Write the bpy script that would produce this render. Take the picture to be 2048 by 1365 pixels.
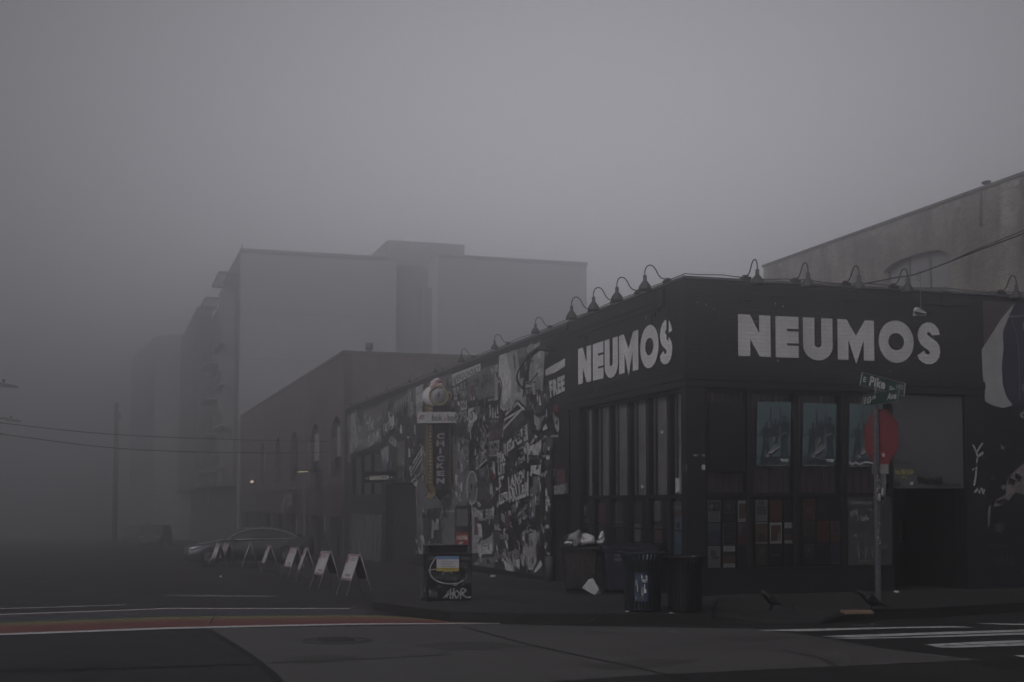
import bpy, bmesh, math, random
from mathutils import Vector, Matrix
R = math.radians
random.seed(7)
SC = bpy.context.scene
for _o in list(bpy.data.objects): bpy.data.objects.remove(_o)
COL = SC.collection

# ------------------------------------------------------------ camera, sky, sun, exposure
FPX = 2600.0; PITCH = R(3.0); YAW = R(17.5); HOR = 1005.0; EYE = 1.82
PPY = HOR - FPX*math.tan(PITCH)
cd = bpy.data.cameras.new('camera'); cam = bpy.data.objects.new('camera', cd); COL.objects.link(cam)
cd.sensor_width = 36; cd.lens = 36*FPX/2048; cd.shift_y = (PPY-682.5)/2048
cd.clip_start = .1; cd.clip_end = 3000
cam.location = (0, 0, EYE); cam.rotation_euler = (R(90)+PITCH, 0, -YAW)
SC.camera = cam

SUN_EL, SUN_AZ = R(34), R(228)       # veiled, behind the camera and to the left; azimuth clockwise from +Y
w = bpy.data.worlds.new('World'); SC.world = w; w.use_nodes = True
nt = w.node_tree; N = nt.nodes; L = nt.links; N.clear()
out = N.new('ShaderNodeOutputWorld'); bg = N.new('ShaderNodeBackground'); bg.inputs['Strength'].default_value = 0.10
sky = N.new('ShaderNodeTexSky'); sky.sky_type = 'NISHITA'; sky.sun_disc = False
sky.sun_elevation = SUN_EL; sky.sun_rotation = SUN_AZ; sky.air_density = 1; sky.dust_density = 6; sky.ozone_density = 1
hs = N.new('ShaderNodeHueSaturation'); hs.inputs['Saturation'].default_value = 0.04
tint = N.new('ShaderNodeMixRGB'); tint.blend_type = 'MULTIPLY'; tint.inputs['Fac'].default_value = 1; tint.inputs['Color2'].default_value = (.975, .96, 1.02, 1)
L.new(sky.outputs['Color'], hs.inputs['Color']); L.new(hs.outputs['Color'], tint.inputs['Color1'])
# the overcast is thinner, and so brighter, low over the street to the north-north-east
GLOW_AZ, GLOW_EL, GLOW_N, GLOW_K = R(19), R(6.5), 12, 3.5
tcw = N.new('ShaderNodeTexCoord'); dp_ = N.new('ShaderNodeVectorMath'); dp_.operation = 'DOT_PRODUCT'
dp_.inputs[1].default_value = (math.sin(GLOW_AZ)*math.cos(GLOW_EL), math.cos(GLOW_AZ)*math.cos(GLOW_EL), math.sin(GLOW_EL))
mxw = N.new('ShaderNodeMath'); mxw.operation = 'MAXIMUM'; mxw.inputs[1].default_value = 0
pw = N.new('ShaderNodeMath'); pw.operation = 'POWER'; pw.inputs[1].default_value = GLOW_N
ma = N.new('ShaderNodeMath'); ma.operation = 'MULTIPLY_ADD'; ma.inputs[1].default_value = GLOW_K; ma.inputs[2].default_value = 1
vm = N.new('ShaderNodeVectorMath'); vm.operation = 'SCALE'
L.new(tcw.outputs['Generated'], dp_.inputs[0]); L.new(dp_.outputs['Value'], mxw.inputs[0]); L.new(mxw.outputs[0], pw.inputs[0]); L.new(pw.outputs[0], ma.inputs[0])
L.new(tint.outputs['Color'], vm.inputs[0]); L.new(ma.outputs[0], vm.inputs['Scale']); L.new(vm.outputs[0], bg.inputs['Color']); L.new(bg.outputs['Background'], out.inputs['Surface'])

sd = bpy.data.lights.new('sun', 'SUN'); sd.energy = 1.3; sd.angle = R(40); sd.color = (1, .97, .93)
sun = bpy.data.objects.new('sun', sd); COL.objects.link(sun)
_sv = Vector((math.sin(SUN_AZ)*math.cos(SUN_EL), math.cos(SUN_AZ)*math.cos(SUN_EL), math.sin(SUN_EL)))
sun.rotation_euler = (-_sv).to_track_quat('-Z', 'Y').to_euler(); sun.location = (0, 0, 60)

vs = SC.view_settings; vs.view_transform = 'Standard'; vs.look = 'None'; vs.gamma = 1; vs.use_curve_mapping = False
vs.exposure = -1.27
cy = SC.cycles; cy.use_denoising = True; cy.volume_bounces = 3; cy.max_bounces = 8; cy.diffuse_bounces = 3; cy.glossy_bounces = 3
cy.transmission_bounces = 4; cy.transparent_max_bounces = 6; cy.sample_clamp_indirect = 4; cy.caustics_reflective = False; cy.caustics_refractive = False
try: cy.denoiser = 'OPENIMAGEDENOISE'; cy.denoising_prefilter = 'ACCURATE'
except Exception: pass

# ------------------------------------------------------------ camera geometry helpers (photo pixel -> ray -> real plane)
_cm = (Matrix.Rotation(-YAW, 3, 'Z') @ Matrix.Rotation(R(90)+PITCH, 3, 'X'))
def ray(u, v): return _cm @ Vector(((u-1024)/FPX, -(v-PPY)/FPX, -1.0))
C0 = Vector((0, 0, EYE))
def onx(u, v, X): d = ray(u, v); return C0 + d*(X/d.x)
def ony(u, v, Y): d = ray(u, v); return C0 + d*(Y/d.y)
def onz(u, v, Z): d = ray(u, v); return C0 + d*((Z-EYE)/d.z)
SLOPE = .020; YB = 20.0
def gz(x, y): return -SLOPE*max(0.0, y-YB)
def ong(u, v, dz=0.0):
    d = ray(u, v); p = C0 + d*((dz-EYE)/d.z)
    if p.y > YB:
        t = (YB*SLOPE+dz-EYE)/(d.z+SLOPE*d.y); p = C0 + d*t
    return p

# ------------------------------------------------------------ materials
MATS = {}
def mat(name, col, rough=.8, metal=0, noise=0, nscale=3.0, bump=0, bscale=20.0, kind=None, col2=None, spec=.3, emit=0):
    if name in MATS: return MATS[name]
    m = bpy.data.materials.new(name); m.use_nodes = True; MATS[name] = m
    nt = m.node_tree; b = nt.nodes['Principled BSDF']
    b.inputs['Base Color'].default_value = (*col, 1); b.inputs['Roughness'].default_value = rough
    b.inputs['Metallic'].default_value = metal; b.inputs['Specular IOR Level'].default_value = spec
    if emit:
        b.inputs['Emission Color'].default_value = (*col, 1); b.inputs['Emission Strength'].default_value = emit
    tc = nt.nodes.new('ShaderNodeTexCoord')
    src = None
    if noise:
        n = nt.nodes.new('ShaderNodeTexNoise'); n.inputs['Scale'].default_value = nscale; n.inputs['Detail'].default_value = 8; n.inputs['Roughness'].default_value = .65
        nt.links.new(tc.outputs['Object'], n.inputs['Vector'])
        r = nt.nodes.new('ShaderNodeValToRGB'); r.color_ramp.elements[0].position = .32; r.color_ramp.elements[1].position = .68
        a = [max(0, c*(1-noise)) for c in col]; c2 = col2 or [min(1, c*(1+noise)) for c in col]
        r.color_ramp.elements[0].color = (*a, 1); r.color_ramp.elements[1].color = (*c2, 1)
        nt.links.new(n.outputs['Fac'], r.inputs['Fac']); nt.links.new(r.outputs['Color'], b.inputs['Base Color'])
        src = r
    if bump:
        n2 = nt.nodes.new('ShaderNodeTexNoise'); n2.inputs['Scale'].default_value = bscale; n2.inputs['Detail'].default_value = 6
        nt.links.new(tc.outputs['Object'], n2.inputs['Vector'])
        bp = nt.nodes.new('ShaderNodeBump'); bp.inputs['Strength'].default_value = bump; bp.inputs['Distance'].default_value = .02
        nt.links.new(n2.outputs['Fac'], bp.inputs['Height']); nt.links.new(bp.outputs['Normal'], b.inputs['Normal'])
    return m
def brick_mat(name, c1, c2, mortar, axis, bw=.21, bh=.075, rough=.85, bump=.6, stain=.35, paint=False):
    """bricks laid in the plane whose normal is `axis` ('x' or 'y')"""
    m = bpy.data.materials.new(name); m.use_nodes = True; MATS[name] = m
    nt = m.node_tree; N = nt.nodes; L = nt.links; b = N['Principled BSDF']; b.inputs['Roughness'].default_value = rough
    b.inputs['Specular IOR Level'].default_value = .25
    g = N.new('ShaderNodeNewGeometry'); s = N.new('ShaderNodeSeparateXYZ'); c = N.new('ShaderNodeCombineXYZ')
    L.new(g.outputs['Position'], s.inputs[0]); L.new(s.outputs['Y' if axis == 'x' else 'X'], c.inputs['X']); L.new(s.outputs['Z'], c.inputs['Y'])
    t = N.new('ShaderNodeTexBrick'); t.inputs['Scale'].default_value = 1; t.inputs['Brick Width'].default_value = bw; t.inputs['Row Height'].default_value = bh
    t.inputs['Mortar Size'].default_value = .007; t.inputs['Mortar Smooth'].default_value = .3
    t.inputs['Color1'].default_value = (*c1, 1); t.inputs['Color2'].default_value = (*c2, 1); t.inputs['Mortar'].default_value = (*mortar, 1)
    L.new(c.outputs[0], t.inputs['Vector'])
    n = N.new('ShaderNodeTexNoise'); n.inputs['Scale'].default_value = .9; n.inputs['Detail'].default_value = 9; n.inputs['Roughness'].default_value = .7
    mp = N.new('ShaderNodeMapping'); mp.inputs['Scale'].default_value = (1, .28, 1); L.new(c.outputs[0], mp.inputs['Vector']); L.new(mp.outputs[0], n.inputs['Vector'])
    mr = N.new('ShaderNodeMapRange'); mr.inputs['From Min'].default_value = .3; mr.inputs['From Max'].default_value = .7
    mr.inputs['To Min'].default_value = 1-stain; mr.inputs['To Max'].default_value = 1+stain; L.new(n.outputs['Fac'], mr.inputs['Value'])
    mx = N.new('ShaderNodeMixRGB'); mx.blend_type = 'MULTIPLY'; mx.inputs['Fac'].default_value = 1
    L.new(t.outputs['Color'], mx.inputs['Color1']); L.new(mr.outputs[0], mx.inputs['Color2']); L.new(mx.outputs[0], b.inputs['Base Color'])
    bp = N.new('ShaderNodeBump'); bp.inputs['Strength'].default_value = bump; bp.inputs['Distance'].default_value = .01; bp.invert = True
    L.new(t.outputs['Fac'], bp.inputs['Height']); L.new(bp.outputs[0], b.inputs['Normal'])
    return m

# ------------------------------------------------------------ mesh builder
WO = {}     # world offset of things whose parts are given in world coordinates
class MB:
    def __init__(s): s.v = []; s.f = []; s.m = []; s.mats = []; s.cur = 0; s.sm = set()
    def use(s, m):
        if m not in s.mats: s.mats.append(m)
        s.cur = s.mats.index(m); return s
    def add(s, vs, fs, smooth=False):
        k = len(s.v); s.v += [tuple(p) for p in vs]
        for f in fs:
            if smooth: s.sm.add(len(s.f))
            s.f.append([i+k for i in f]); s.m.append(s.cur)
        return s
    def quad(s, a, b, c, d): return s.add([a, b, c, d], [(0, 1, 2, 3)])
    def poly(s, pts): return s.add(pts, [tuple(range(len(pts)))])
    def box(s, x0, y0, z0, x1, y1, z1, M=None):
        if x0 > x1: x0, x1 = x1, x0
        if y0 > y1: y0, y1 = y1, y0
        if z0 > z1: z0, z1 = z1, z0
        vs = [Vector(p) for p in ((x0, y0, z0), (x1, y0, z0), (x1, y1, z0), (x0, y1, z0), (x0, y0, z1), (x1, y0, z1), (x1, y1, z1), (x0, y1, z1))]
        if M: vs = [M @ p for p in vs]
        return s.add(vs, [(0, 3, 2, 1), (4, 5, 6, 7), (0, 1, 5, 4), (1, 2, 6, 5), (2, 3, 7, 6), (3, 0, 4, 7)])
    def hexa(s, b4, t4):
        return s.add(list(b4)+list(t4), [(0, 3, 2, 1), (4, 5, 6, 7), (0, 1, 5, 4), (1, 2, 6, 5), (2, 3, 7, 6), (3, 0, 4, 7)])
    def tube(s, pts, r, n=8, cap=True, smooth=True):
        pts = [Vector(p) for p in pts]; rs = r if isinstance(r, (list, tuple)) else [r]*len(pts)
        vs = []; up = None
        for i, p in enumerate(pts):
            t = (pts[min(i+1, len(pts)-1)]-pts[max(i-1, 0)])
            if t.length < 1e-9: t = Vector((0, 0, 1))
            t.normalize()
            if up is None: up = Vector((0, 0, 1)) if abs(t.z) < .9 else Vector((1, 0, 0))
            a = t.cross(up)
            if a.length < 1e-6: a = t.cross(Vector((0, 1, 0)))
            a.normalize(); b = a.cross(t).normalized(); up = b
            for k in range(n):
                an = 2*math.pi*k/n; vs.append(p + (a*math.cos(an)+b*math.sin(an))*rs[i])
        fs = []
        for i in range(len(pts)-1):
            for k in range(n): fs.append((i*n+k, i*n+(k+1) % n, (i+1)*n+(k+1) % n, (i+1)*n+k))
        s.add(vs, fs, smooth)
        if cap:
            k0 = len(s.v)-len(vs)
            s.f.append([k0+k for k in range(n)][::-1]); s.m.append(s.cur)
            s.f.append([k0+(len(pts)-1)*n+k for k in range(n)]); s.m.append(s.cur)
        return s
    def lathe(s, prof, c=(0, 0, 0), n=24, M=None, smooth=True, cap=True):
        """prof: list of (r, z)"""
        vs = []
        for r, z in prof:
            for k in range(n):
                an = 2*math.pi*k/n; p = Vector((r*math.cos(an), r*math.sin(an), z))
                if M: p = M @ p
                vs.append(p+Vector(c))
        fs = [(i*n+k, i*n+(k+1) % n, (i+1)*n+(k+1) % n, (i+1)*n+k) for i in range(len(prof)-1) for k in range(n)]
        s.add(vs, fs, smooth)
        if cap:
            k0 = len(s.v)-len(vs)
            s.f.append([k0+k for k in range(n)][::-1]); s.m.append(s.cur)
            s.f.append([k0+(len(prof)-1)*n+k for k in range(n)]); s.m.append(s.cur)
        return s
    def prism(s, pts, d):
        """closed outline pts (3D, planar) extruded by vector d"""
        n = len(pts); d = Vector(d); a = [Vector(p) for p in pts]; b = [p+d for p in a]
        return s.add(a+b, [tuple(range(n))[::-1], tuple(range(n, 2*n))]+[(i, (i+1) % n, n+(i+1) % n, n+i) for i in range(n)])
    def build(s, name, m=None, parent=None, bevel=0, world=True, tri=True):
        me = bpy.data.meshes.new(name)
        off = Vector((0, 0, 0))
        if parent is not None: off = WO.get(parent.name_full, Vector((0, 0, 0)))
        elif world and s.v:
            xs = [p[0] for p in s.v]; ys = [p[1] for p in s.v]; zs = [p[2] for p in s.v]
            off = Vector(((min(xs)+max(xs))/2, (min(ys)+max(ys))/2, min(zs)))
        me.from_pydata([Vector(p)-off for p in s.v], [], s.f)
        ms = s.mats or ([m] if m else [])
        for x in ms: me.materials.append(x)
        if s.mats:
            for p, k in zip(me.polygons, s.m): p.material_index = k
        for i in s.sm: me.polygons[i].use_smooth = True
        me.validate(); me.update()
        o = bpy.data.objects.new(name, me); COL.objects.link(o)
        if parent is not None:
            o.parent = parent; WO[o.name_full] = off
        else:
            o.location = off; WO[o.name_full] = off
        if bevel:
            bv = o.modifiers.new('bevel', 'BEVEL'); bv.width = bevel; bv.segments = 2; bv.limit_method = 'ANGLE'; bv.angle_limit = R(40)
        return o
def build_split(mb, name, m, parent, bevel=0):
    """every separate piece of the builder becomes a part of its own"""
    par = list(range(len(mb.v)))
    def fd(i):
        while par[i] != i: par[i] = par[par[i]]; i = par[i]
        return i
    for f in mb.f:
        for i in f[1:]: par[fd(i)] = fd(f[0])
    gr = {}
    for k, f in enumerate(mb.f): gr.setdefault(fd(f[0]), []).append(k)
    for ks in gr.values():
        n = MB(); ix = {}
        for k in ks:
            n.f.append([ix.setdefault(i, len(ix)) for i in mb.f[k]]); n.m.append(mb.m[k])
            if k in mb.sm: n.sm.add(len(n.f)-1)
        n.v = [mb.v[i] for i in ix]; n.mats = mb.mats
        n.build(name, m, parent, bevel)
def tag(o, label=None, cat=None, group=None, kind=None):
    if label: o['label'] = label
    if cat: o['category'] = cat
    if group: o['group'] = group
    if kind: o['kind'] = kind
    return o
def thing(name, loc, label, cat, group=None, rz=0, local=False):
    o = bpy.data.objects.new(name, None); COL.objects.link(o); o.location = loc; o.rotation_euler = (0, 0, rz); o.empty_display_size = .2
    WO[o.name_full] = Vector((0, 0, 0)) if local else Vector(loc)
    return tag(o, label, cat, group)
def copy_tree(o, parent=None):
    c = o.copy(); COL.objects.link(c); c.parent = parent
    for ch in [x for x in bpy.data.objects if x.parent == o]: copy_tree(ch, c)
    return c
def structure(name, mb, m=None):
    o = mb.build(name, m); o['kind'] = 'structure'; return o

# text: vertices of a line of lettering in a unit box, mapped on a quad of world points (tl, tr, br, bl)
_tc = {}
def text_mesh(s, bold=0.0, shear=0.0):
    k = (s, bold, shear)
    if k in _tc: return _tc[k]
    cu = bpy.data.curves.new('t', 'FONT'); cu.body = s; cu.resolution_u = 3; cu.offset = bold; cu.shear = shear; cu.space_character = 1+bold*2
    ob = bpy.data.objects.new('t', cu); COL.objects.link(ob); me = bpy.data.meshes.new_from_object(ob)
    vs = [v.co.copy() for v in me.vertices]; fs = [tuple(p.vertices) for p in me.polygons]
    bpy.data.objects.remove(ob); bpy.data.curves.remove(cu); bpy.data.meshes.remove(me)
    x0 = min(v.x for v in vs); x1 = max(v.x for v in vs); y0 = min(v.y for v in vs); y1 = max(v.y for v in vs)
    r = ([((v.x-x0)/(x1-x0), (v.y-y0)/(y1-y0)) for v in vs], fs); _tc[k] = r; return r
def bil(q, a, b):
    tl, tr, br, bl = q
    return (tl*(1-a)+tr*a)*b + (bl*(1-a)+br*a)*(1-b)
def text(mb, s, q, off=Vector((0, 0, 0)), bold=.02, shear=0.0):
    vs, fs = text_mesh(s, bold, shear)
    mb.add([bil(q, a, b)+off for a, b in vs], fs); return mb
def stroke(mb, pts, w, q=None, off=Vector((0, 0, 0)), nrm=None):
    """flat brush stroke through pts (Vectors) of width w, lying in the plane with normal nrm"""
    P = [Vector(p) for p in pts]; Lf = []; Rt = []
    for i, p in enumerate(P):
        t = P[min(i+1, len(P)-1)]-P[max(0, i-1)]
        a = t.cross(nrm)
        if a.length < 1e-9: a = Vector((0, 0, 1))
        a.normalize(); Lf.append(p+a*w/2+off); Rt.append(p-a*w/2+off)
    n = len(P)
    mb.add(Lf+Rt, [(i, i+1, n+i+1, n+i) for i in range(n-1)]); return mb
def smooth_path(pts, k=4):
    P = [Vector(p) for p in pts]; o = []
    for i in range(len(P)-1):
        p0 = P[max(i-1, 0)]; p1 = P[i]; p2 = P[i+1]; p3 = P[min(i+2, len(P)-1)]
        for j in range(k):
            t = j/k
            o.append(.5*((2*p1)+(p2-p0)*t+(2*p0-5*p1+4*p2-p3)*t*t+(3*p1-p0-3*p2+p3)*t*t*t))
    o.append(P[-1]); return o
# ------------------------------------------------------------ the setting: road, sidewalks, markings
XF, YF = 10.2, 21.75          # building lines: x = XF along the avenue, y = YF along the street
def speck_mat(name, c, c2, rough=.75, sc=60, big=.35, bump=.35, spec=.3, CHIP=.12):
    m = bpy.data.materials.new(name); m.use_nodes = True; MATS[name] = m
    nt = m.node_tree; N = nt.nodes; L = nt.links; b = N['Principled BSDF']; b.inputs['Roughness'].default_value = rough; b.inputs['Specular IOR Level'].default_value = spec
    g = N.new('ShaderNodeNewGeometry')
    a = N.new('ShaderNodeTexNoise'); a.inputs['Scale'].default_value = sc; a.inputs['Detail'].default_value = 3
    d = N.new('ShaderNodeTexNoise'); d.inputs['Scale'].default_value = .45; d.inputs['Detail'].default_value = 10; d.inputs['Roughness'].default_value = .62
    v = N.new('ShaderNodeTexVoronoi'); v.inputs['Scale'].default_value = 9
    for n in (a, d, v): L.new(g.outputs['Position'], n.inputs['Vector'])
    r = N.new('ShaderNodeValToRGB'); r.color_ramp.elements[0].position = .35; r.color_ramp.elements[1].position = .75
    r.color_ramp.elements[0].color = (*c, 1); r.color_ramp.elements[1].color = (*c2, 1)
    L.new(a.outputs['Fac'], r.inputs['Fac'])
    mr = N.new('ShaderNodeMapRange'); mr.inputs['From Min'].default_value = .3; mr.inputs['From Max'].default_value = .7; mr.inputs['To Min'].default_value = 1-big; mr.inputs['To Max'].default_value = 1+big
    L.new(d.outputs['Fac'], mr.inputs['Value'])
    mx = N.new('ShaderNodeMixRGB'); mx.blend_type = 'MULTIPLY'; mx.inputs['Fac'].default_value = 1
    L.new(r.outputs['Color'], mx.inputs['Color1']); L.new(mr.outputs[0], mx.inputs['Color2'])
    # pale stone chips
    lt = N.new('ShaderNodeMath'); lt.operation = 'LESS_THAN'; lt.inputs[1].default_value = .12; L.new(v.outputs['Distance'], lt.inputs[0])
    mm = N.new('ShaderNodeMixRGB'); mm.inputs['Color2'].default_value = (*[min(1, x*3.2) for x in c2], 1)
    ml = N.new('ShaderNodeMath'); ml.operation = 'MULTIPLY'; ml.inputs[1].default_value = CHIP; L.new(lt.outputs[0], ml.inputs[0]); L.new(ml.outputs[0], mm.inputs['Fac'])
    L.new(mx.outputs[0], mm.inputs['Color1']); L.new(mm.outputs[0], b.inputs['Base Color'])
    rr = N.new('ShaderNodeMapRange'); rr.inputs['From Min'].default_value = .35; rr.inputs['From Max'].default_value = .65; rr.inputs['To Min'].default_value = rough-.12; rr.inputs['To Max'].default_value = rough+.12
    L.new(d.outputs['Fac'], rr.inputs['Value']); L.new(rr.outputs[0], b.inputs['Roughness'])
    bp = N.new('ShaderNodeBump'); bp.inputs['Strength'].default_value = bump; bp.inputs['Distance'].default_value = .008
    L.new(a.outputs['Fac'], bp.inputs['Height']); L.new(bp.outputs[0], b.inputs['Normal'])
    return m
M_ASPH = speck_mat('asphalt', (.013, .0125, .0125), (.030, .029, .029), CHIP=.8, big=.5)
M_CONC = speck_mat('slab_concrete', (.072, .069, .068), (.105, .10, .098), sc=35, big=.22, bump=.2)
M_WALK = speck_mat('sidewalk_concrete', (.026, .0245, .024), (.044, .042, .041), sc=30, big=.3, bump=.2)
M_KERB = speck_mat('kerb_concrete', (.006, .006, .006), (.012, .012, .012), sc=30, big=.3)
M_JOINT = mat('joint_tar', (.004, .004, .004), .7)
def paint_mat(name, c, wear=.5):
    m = bpy.data.materials.new(name); m.use_nodes = True; MATS[name] = m
    nt = m.node_tree; N = nt.nodes; L = nt.links; b = N['Principled BSDF']; b.inputs['Roughness'].default_value = .7; b.inputs['Specular IOR Level'].default_value = .3
    g = N.new('ShaderNodeNewGeometry'); n = N.new('ShaderNodeTexNoise'); n.inputs['Scale'].default_value = 6; n.inputs['Detail'].default_value = 12; n.inputs['Roughness'].default_value = .75
    L.new(g.outputs['Position'], n.inputs['Vector'])
    r = N.new('ShaderNodeValToRGB'); r.color_ramp.elements[0].position = wear-.08; r.color_ramp.elements[1].position = wear+.06
    r.color_ramp.elements[0].color = (.05, .048, .048, 1); r.color_ramp.elements[1].color = (*c, 1)
    L.new(n.outputs['Fac'], r.inputs['Fac']); L.new(r.outputs['Color'], b.inputs['Base Color'])
    return m
P_WHITE = paint_mat('road_paint_white', (.5, .5, .5), .42)
P_FAINT = paint_mat('road_paint_faint', (.2, .2, .2), .5)

road = MB()
xs = [-260, -60, -20, 0, 20, 60, 260]; ys = [-60, 0, YB, 60, 120, 420]
vv = [(x, y, gz(x, y)) for y in ys for x in xs]; n = len(xs)
road.add(vv, [(j*n+i, j*n+i+1, (j+1)*n+i+1, (j+1)*n+i) for j in range(len(ys)-1) for i in range(n-1)])
structure('road', road, M_ASPH)

def gp(u, v, dz=.004): p = ong(u, v, dz); return p
def gpoly(name, pts, m, dz=.004):
    mb = MB(); mb.poly([gp(u, v, dz) for u, v in pts]); return structure(name, mb, m)
# pale concrete panel across the middle of the crossing
slab = [(415, 1257), (1010, 1249), (1200, 1253), (1500, 1258), (1640, 1275), (1760, 1297), (1960, 1320), (1270, 1352), (1100, 1364), (900, 1390), (590, 1395), (545, 1345), (500, 1310)]
gpoly('concrete_road', slab, M_CONC, .004)
def gline(name, pts, wid, m, dz=.008):
    mb = MB(); P = [gp(u, v, dz) for u, v in pts]; stroke(mb, P, wid, nrm=Vector((0, 0, 1))); return structure(name, mb, m)
gline('road_joint', [(412, 1256), (440, 1272), (500, 1310), (545, 1345), (592, 1396)], .07, M_JOINT)
gline('road_joint', [(-40, 1343), (200, 1338), (512, 1327)], .06, M_JOINT)
gline('road_joint', [(512, 1327), (760, 1317), (900, 1309)], .035, M_JOINT)
gline('road_joint', [(930, 1255), (1060, 1290), (1200, 1320), (1320, 1346), (1420, 1372)], .045, M_JOINT)

# rainbow crosswalk over the avenue: bands between the two white lines, running along the street
near_l = [(-60, 1274), (0, 1271), (350, 1258), (700, 1250), (1010, 1248)]
far_l = [(-60, 1230), (0, 1228.5), (250, 1220), (330, 1216.5), (700, 1217)]
def interp(L_, u):
    for (a, b), (c, d) in zip(L_, L_[1:]):
        if u <= c: return b+(d-b)*(u-a)/(c-a)
    return L_[-1][1]+(u-L_[-1][0])*.012
bands = [('road_paint_white2', (.5, .5, .5), 0, .07), ('road_paint_red', (.17, .052, .048), .07, .34), ('road_paint_orange', (.18, .10, .05), .34, .43), ('road_paint_yellow', (.17, .145, .06), .43, .54),
         ('road_paint_green', (.04, .058, .047), .54, .67), ('road_paint_blue', (.04, .044, .065), .67, .80), ('road_paint_purple', (.055, .04, .055), .80, .96), ('road_paint_white3', (.5, .5, .5), .96, 1.0)]
for nm, c, a, b in bands:
    m = paint_mat(nm, c, .36 if 'white' in nm else .40); mb = MB(); lo = []; hi = []
    ulist = [-60, 0, 120, 250, 330, 450, 580, 700] + ([760, 820, 880, 940, 1000] if a < .5 else [730] if a < .9 else [])
    for u in ulist:
        v0 = interp(near_l, u); v1 = interp(far_l, u)
        # spacing of the bands is even on the ground, not in the picture
        d0 = 1/(v0-HOR); d1 = 1/(v1-HOR)
        fa = HOR+1/(d0+(d1-d0)*a); fb = HOR+1/(d0+(d1-d0)*b)
        if u > 760 and a > 0:
            k = max(0, 1-(u-760)/240.0); fa = v0-.6+(fa-v0)*k; fb = v0-.6+(fb-v0)*k
        lo.append(gp(u, fa, .010)); hi.append(gp(u, fb, .010))
    k = len(lo); mb.add(lo+hi, [(i, i+1, k+i+1, k+i) for i in range(k-1)]); structure('crosswalk', mb, m)
gline('stop_line', [(-60, 1219.5), (0, 1218), (252, 1210)], .13, P_WHITE, .010)
gpoly('road_marking', [(330, 1191), (400, 1190), (560, 1192), (545, 1194.5), (420, 1194), (330, 1193)], P_FAINT, .010)
gline('road_marking', [(430, 1140), (350, 1133), (300, 1120), (362, 1117)], .06, P_FAINT, .010)
# crosswalk lines over the street, right
zeb = [[(1515, 1260.5), (1640, 1257.5), (1905, 1252.5), (1950, 1255), (1800, 1257), (1700, 1260), (1600, 1263), (1530, 1262)],
       [(1640, 1273), (1700, 1270.5), (1900, 1264), (2100, 1258), (2100, 1261), (1980, 1266), (1800, 1272), (1700, 1275)],
       [(1655, 1276.5), (1800, 1274.5), (2000, 1267), (2100, 1264), (2100, 1268), (1900, 1274), (1700, 1278.5)],
       [(1950, 1246.5), (2100, 1249), (2100, 1251.5), (2000, 1249.5)],
       [(1848, 1289.5), (1950, 1284), (2040, 1281), (2100, 1280), (2100, 1283), (1980, 1288), (1870, 1292.5)],
       [(1865, 1293.5), (1960, 1290), (2100, 1284.5), (2100, 1290), (2000, 1293), (1890, 1296.5)],
       [(2028, 1311), (2100, 1309), (2100, 1316), (2045, 1315)]]
for z in zeb: gpoly('crosswalk', z, P_WHITE, .010)
gline('road_marking', [(1335, 1263), (1350, 1264.5), (1368, 1266)], .10, P_FAINT, .012)

# patched trench and hairline cracks in the asphalt
gline('road_joint', [(150, 1365), (190, 1340), (230, 1322), (215, 1300), (240, 1278)], .03, M_JOINT)
gline('road_joint', [(420, 1248), (424, 1240), (430, 1232), (428, 1224)], .02, M_JOINT, .014)
gline('road_joint', [(1560, 1300), (1640, 1316), (1700, 1345), (1790, 1352), (1900, 1365)], .025, M_JOINT)
gline('road_joint', [(1100, 1256), (1130, 1263), (1180, 1262), (1250, 1270)], .025, M_JOINT)
gpoly('road_patch', [(560, 1165), (640, 1160), (690, 1172), (650, 1178), (580, 1176)], speck_mat('asphalt_patch', (.010, .010, .010), (.02, .02, .02), CHIP=.3), .004)
gpoly('road_patch', [(30, 1330), (160, 1322), (230, 1330), (130, 1345), (20, 1348)], MATS['asphalt_patch'], .004)
gpoly('road_patch', [(1930, 1322), (2048, 1316), (2100, 1330), (2000, 1340)], MATS['asphalt_patch'], .004)
M_STAIN = speck_mat('slab_stain', (.05, .048, .047), (.075, .072, .07), sc=35, big=.3, bump=.2)
gpoly('road_stain', [(830, 1290), (900, 1284), (1010, 1286), (1060, 1293), (980, 1300), (880, 1299)], M_STAIN, .007)
gpoly('road_stain', [(1150, 1330), (1290, 1318), (1400, 1321), (1330, 1333), (1220, 1340)], M_STAIN, .007)
gpoly('road_stain', [(560, 1318), (640, 1309), (720, 1312), (690, 1322), (600, 1328)], M_STAIN, .007)
gpoly('road_stain', [(1420, 1276), (1520, 1271), (1600, 1276), (1500, 1284)], M_STAIN, .007)
# manhole
mh = MB(); c = gp(672, 1281, .007); M_IRON = mat('cast_iron', (.05, .047, .045), .6, .3, .4, 30)
mh.lathe([(.0, .004), (.38, .004), (.38, .001), (.41, .001), (.41, .004), (.47, .003), (.47, -.002)], c=c, n=32, smooth=False)
for i in range(5): mh.box(c.x-.25+.02*abs(i-2), c.y-.22+i*.11, c.z+.0045, c.x+.25-.02*abs(i-2), c.y-.19+i*.11, c.z+.009)
tag(mh.build('manhole_cover', M_IRON), 'dark round manhole cover in the pale concrete of the crossing', 'manhole cover')

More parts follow.
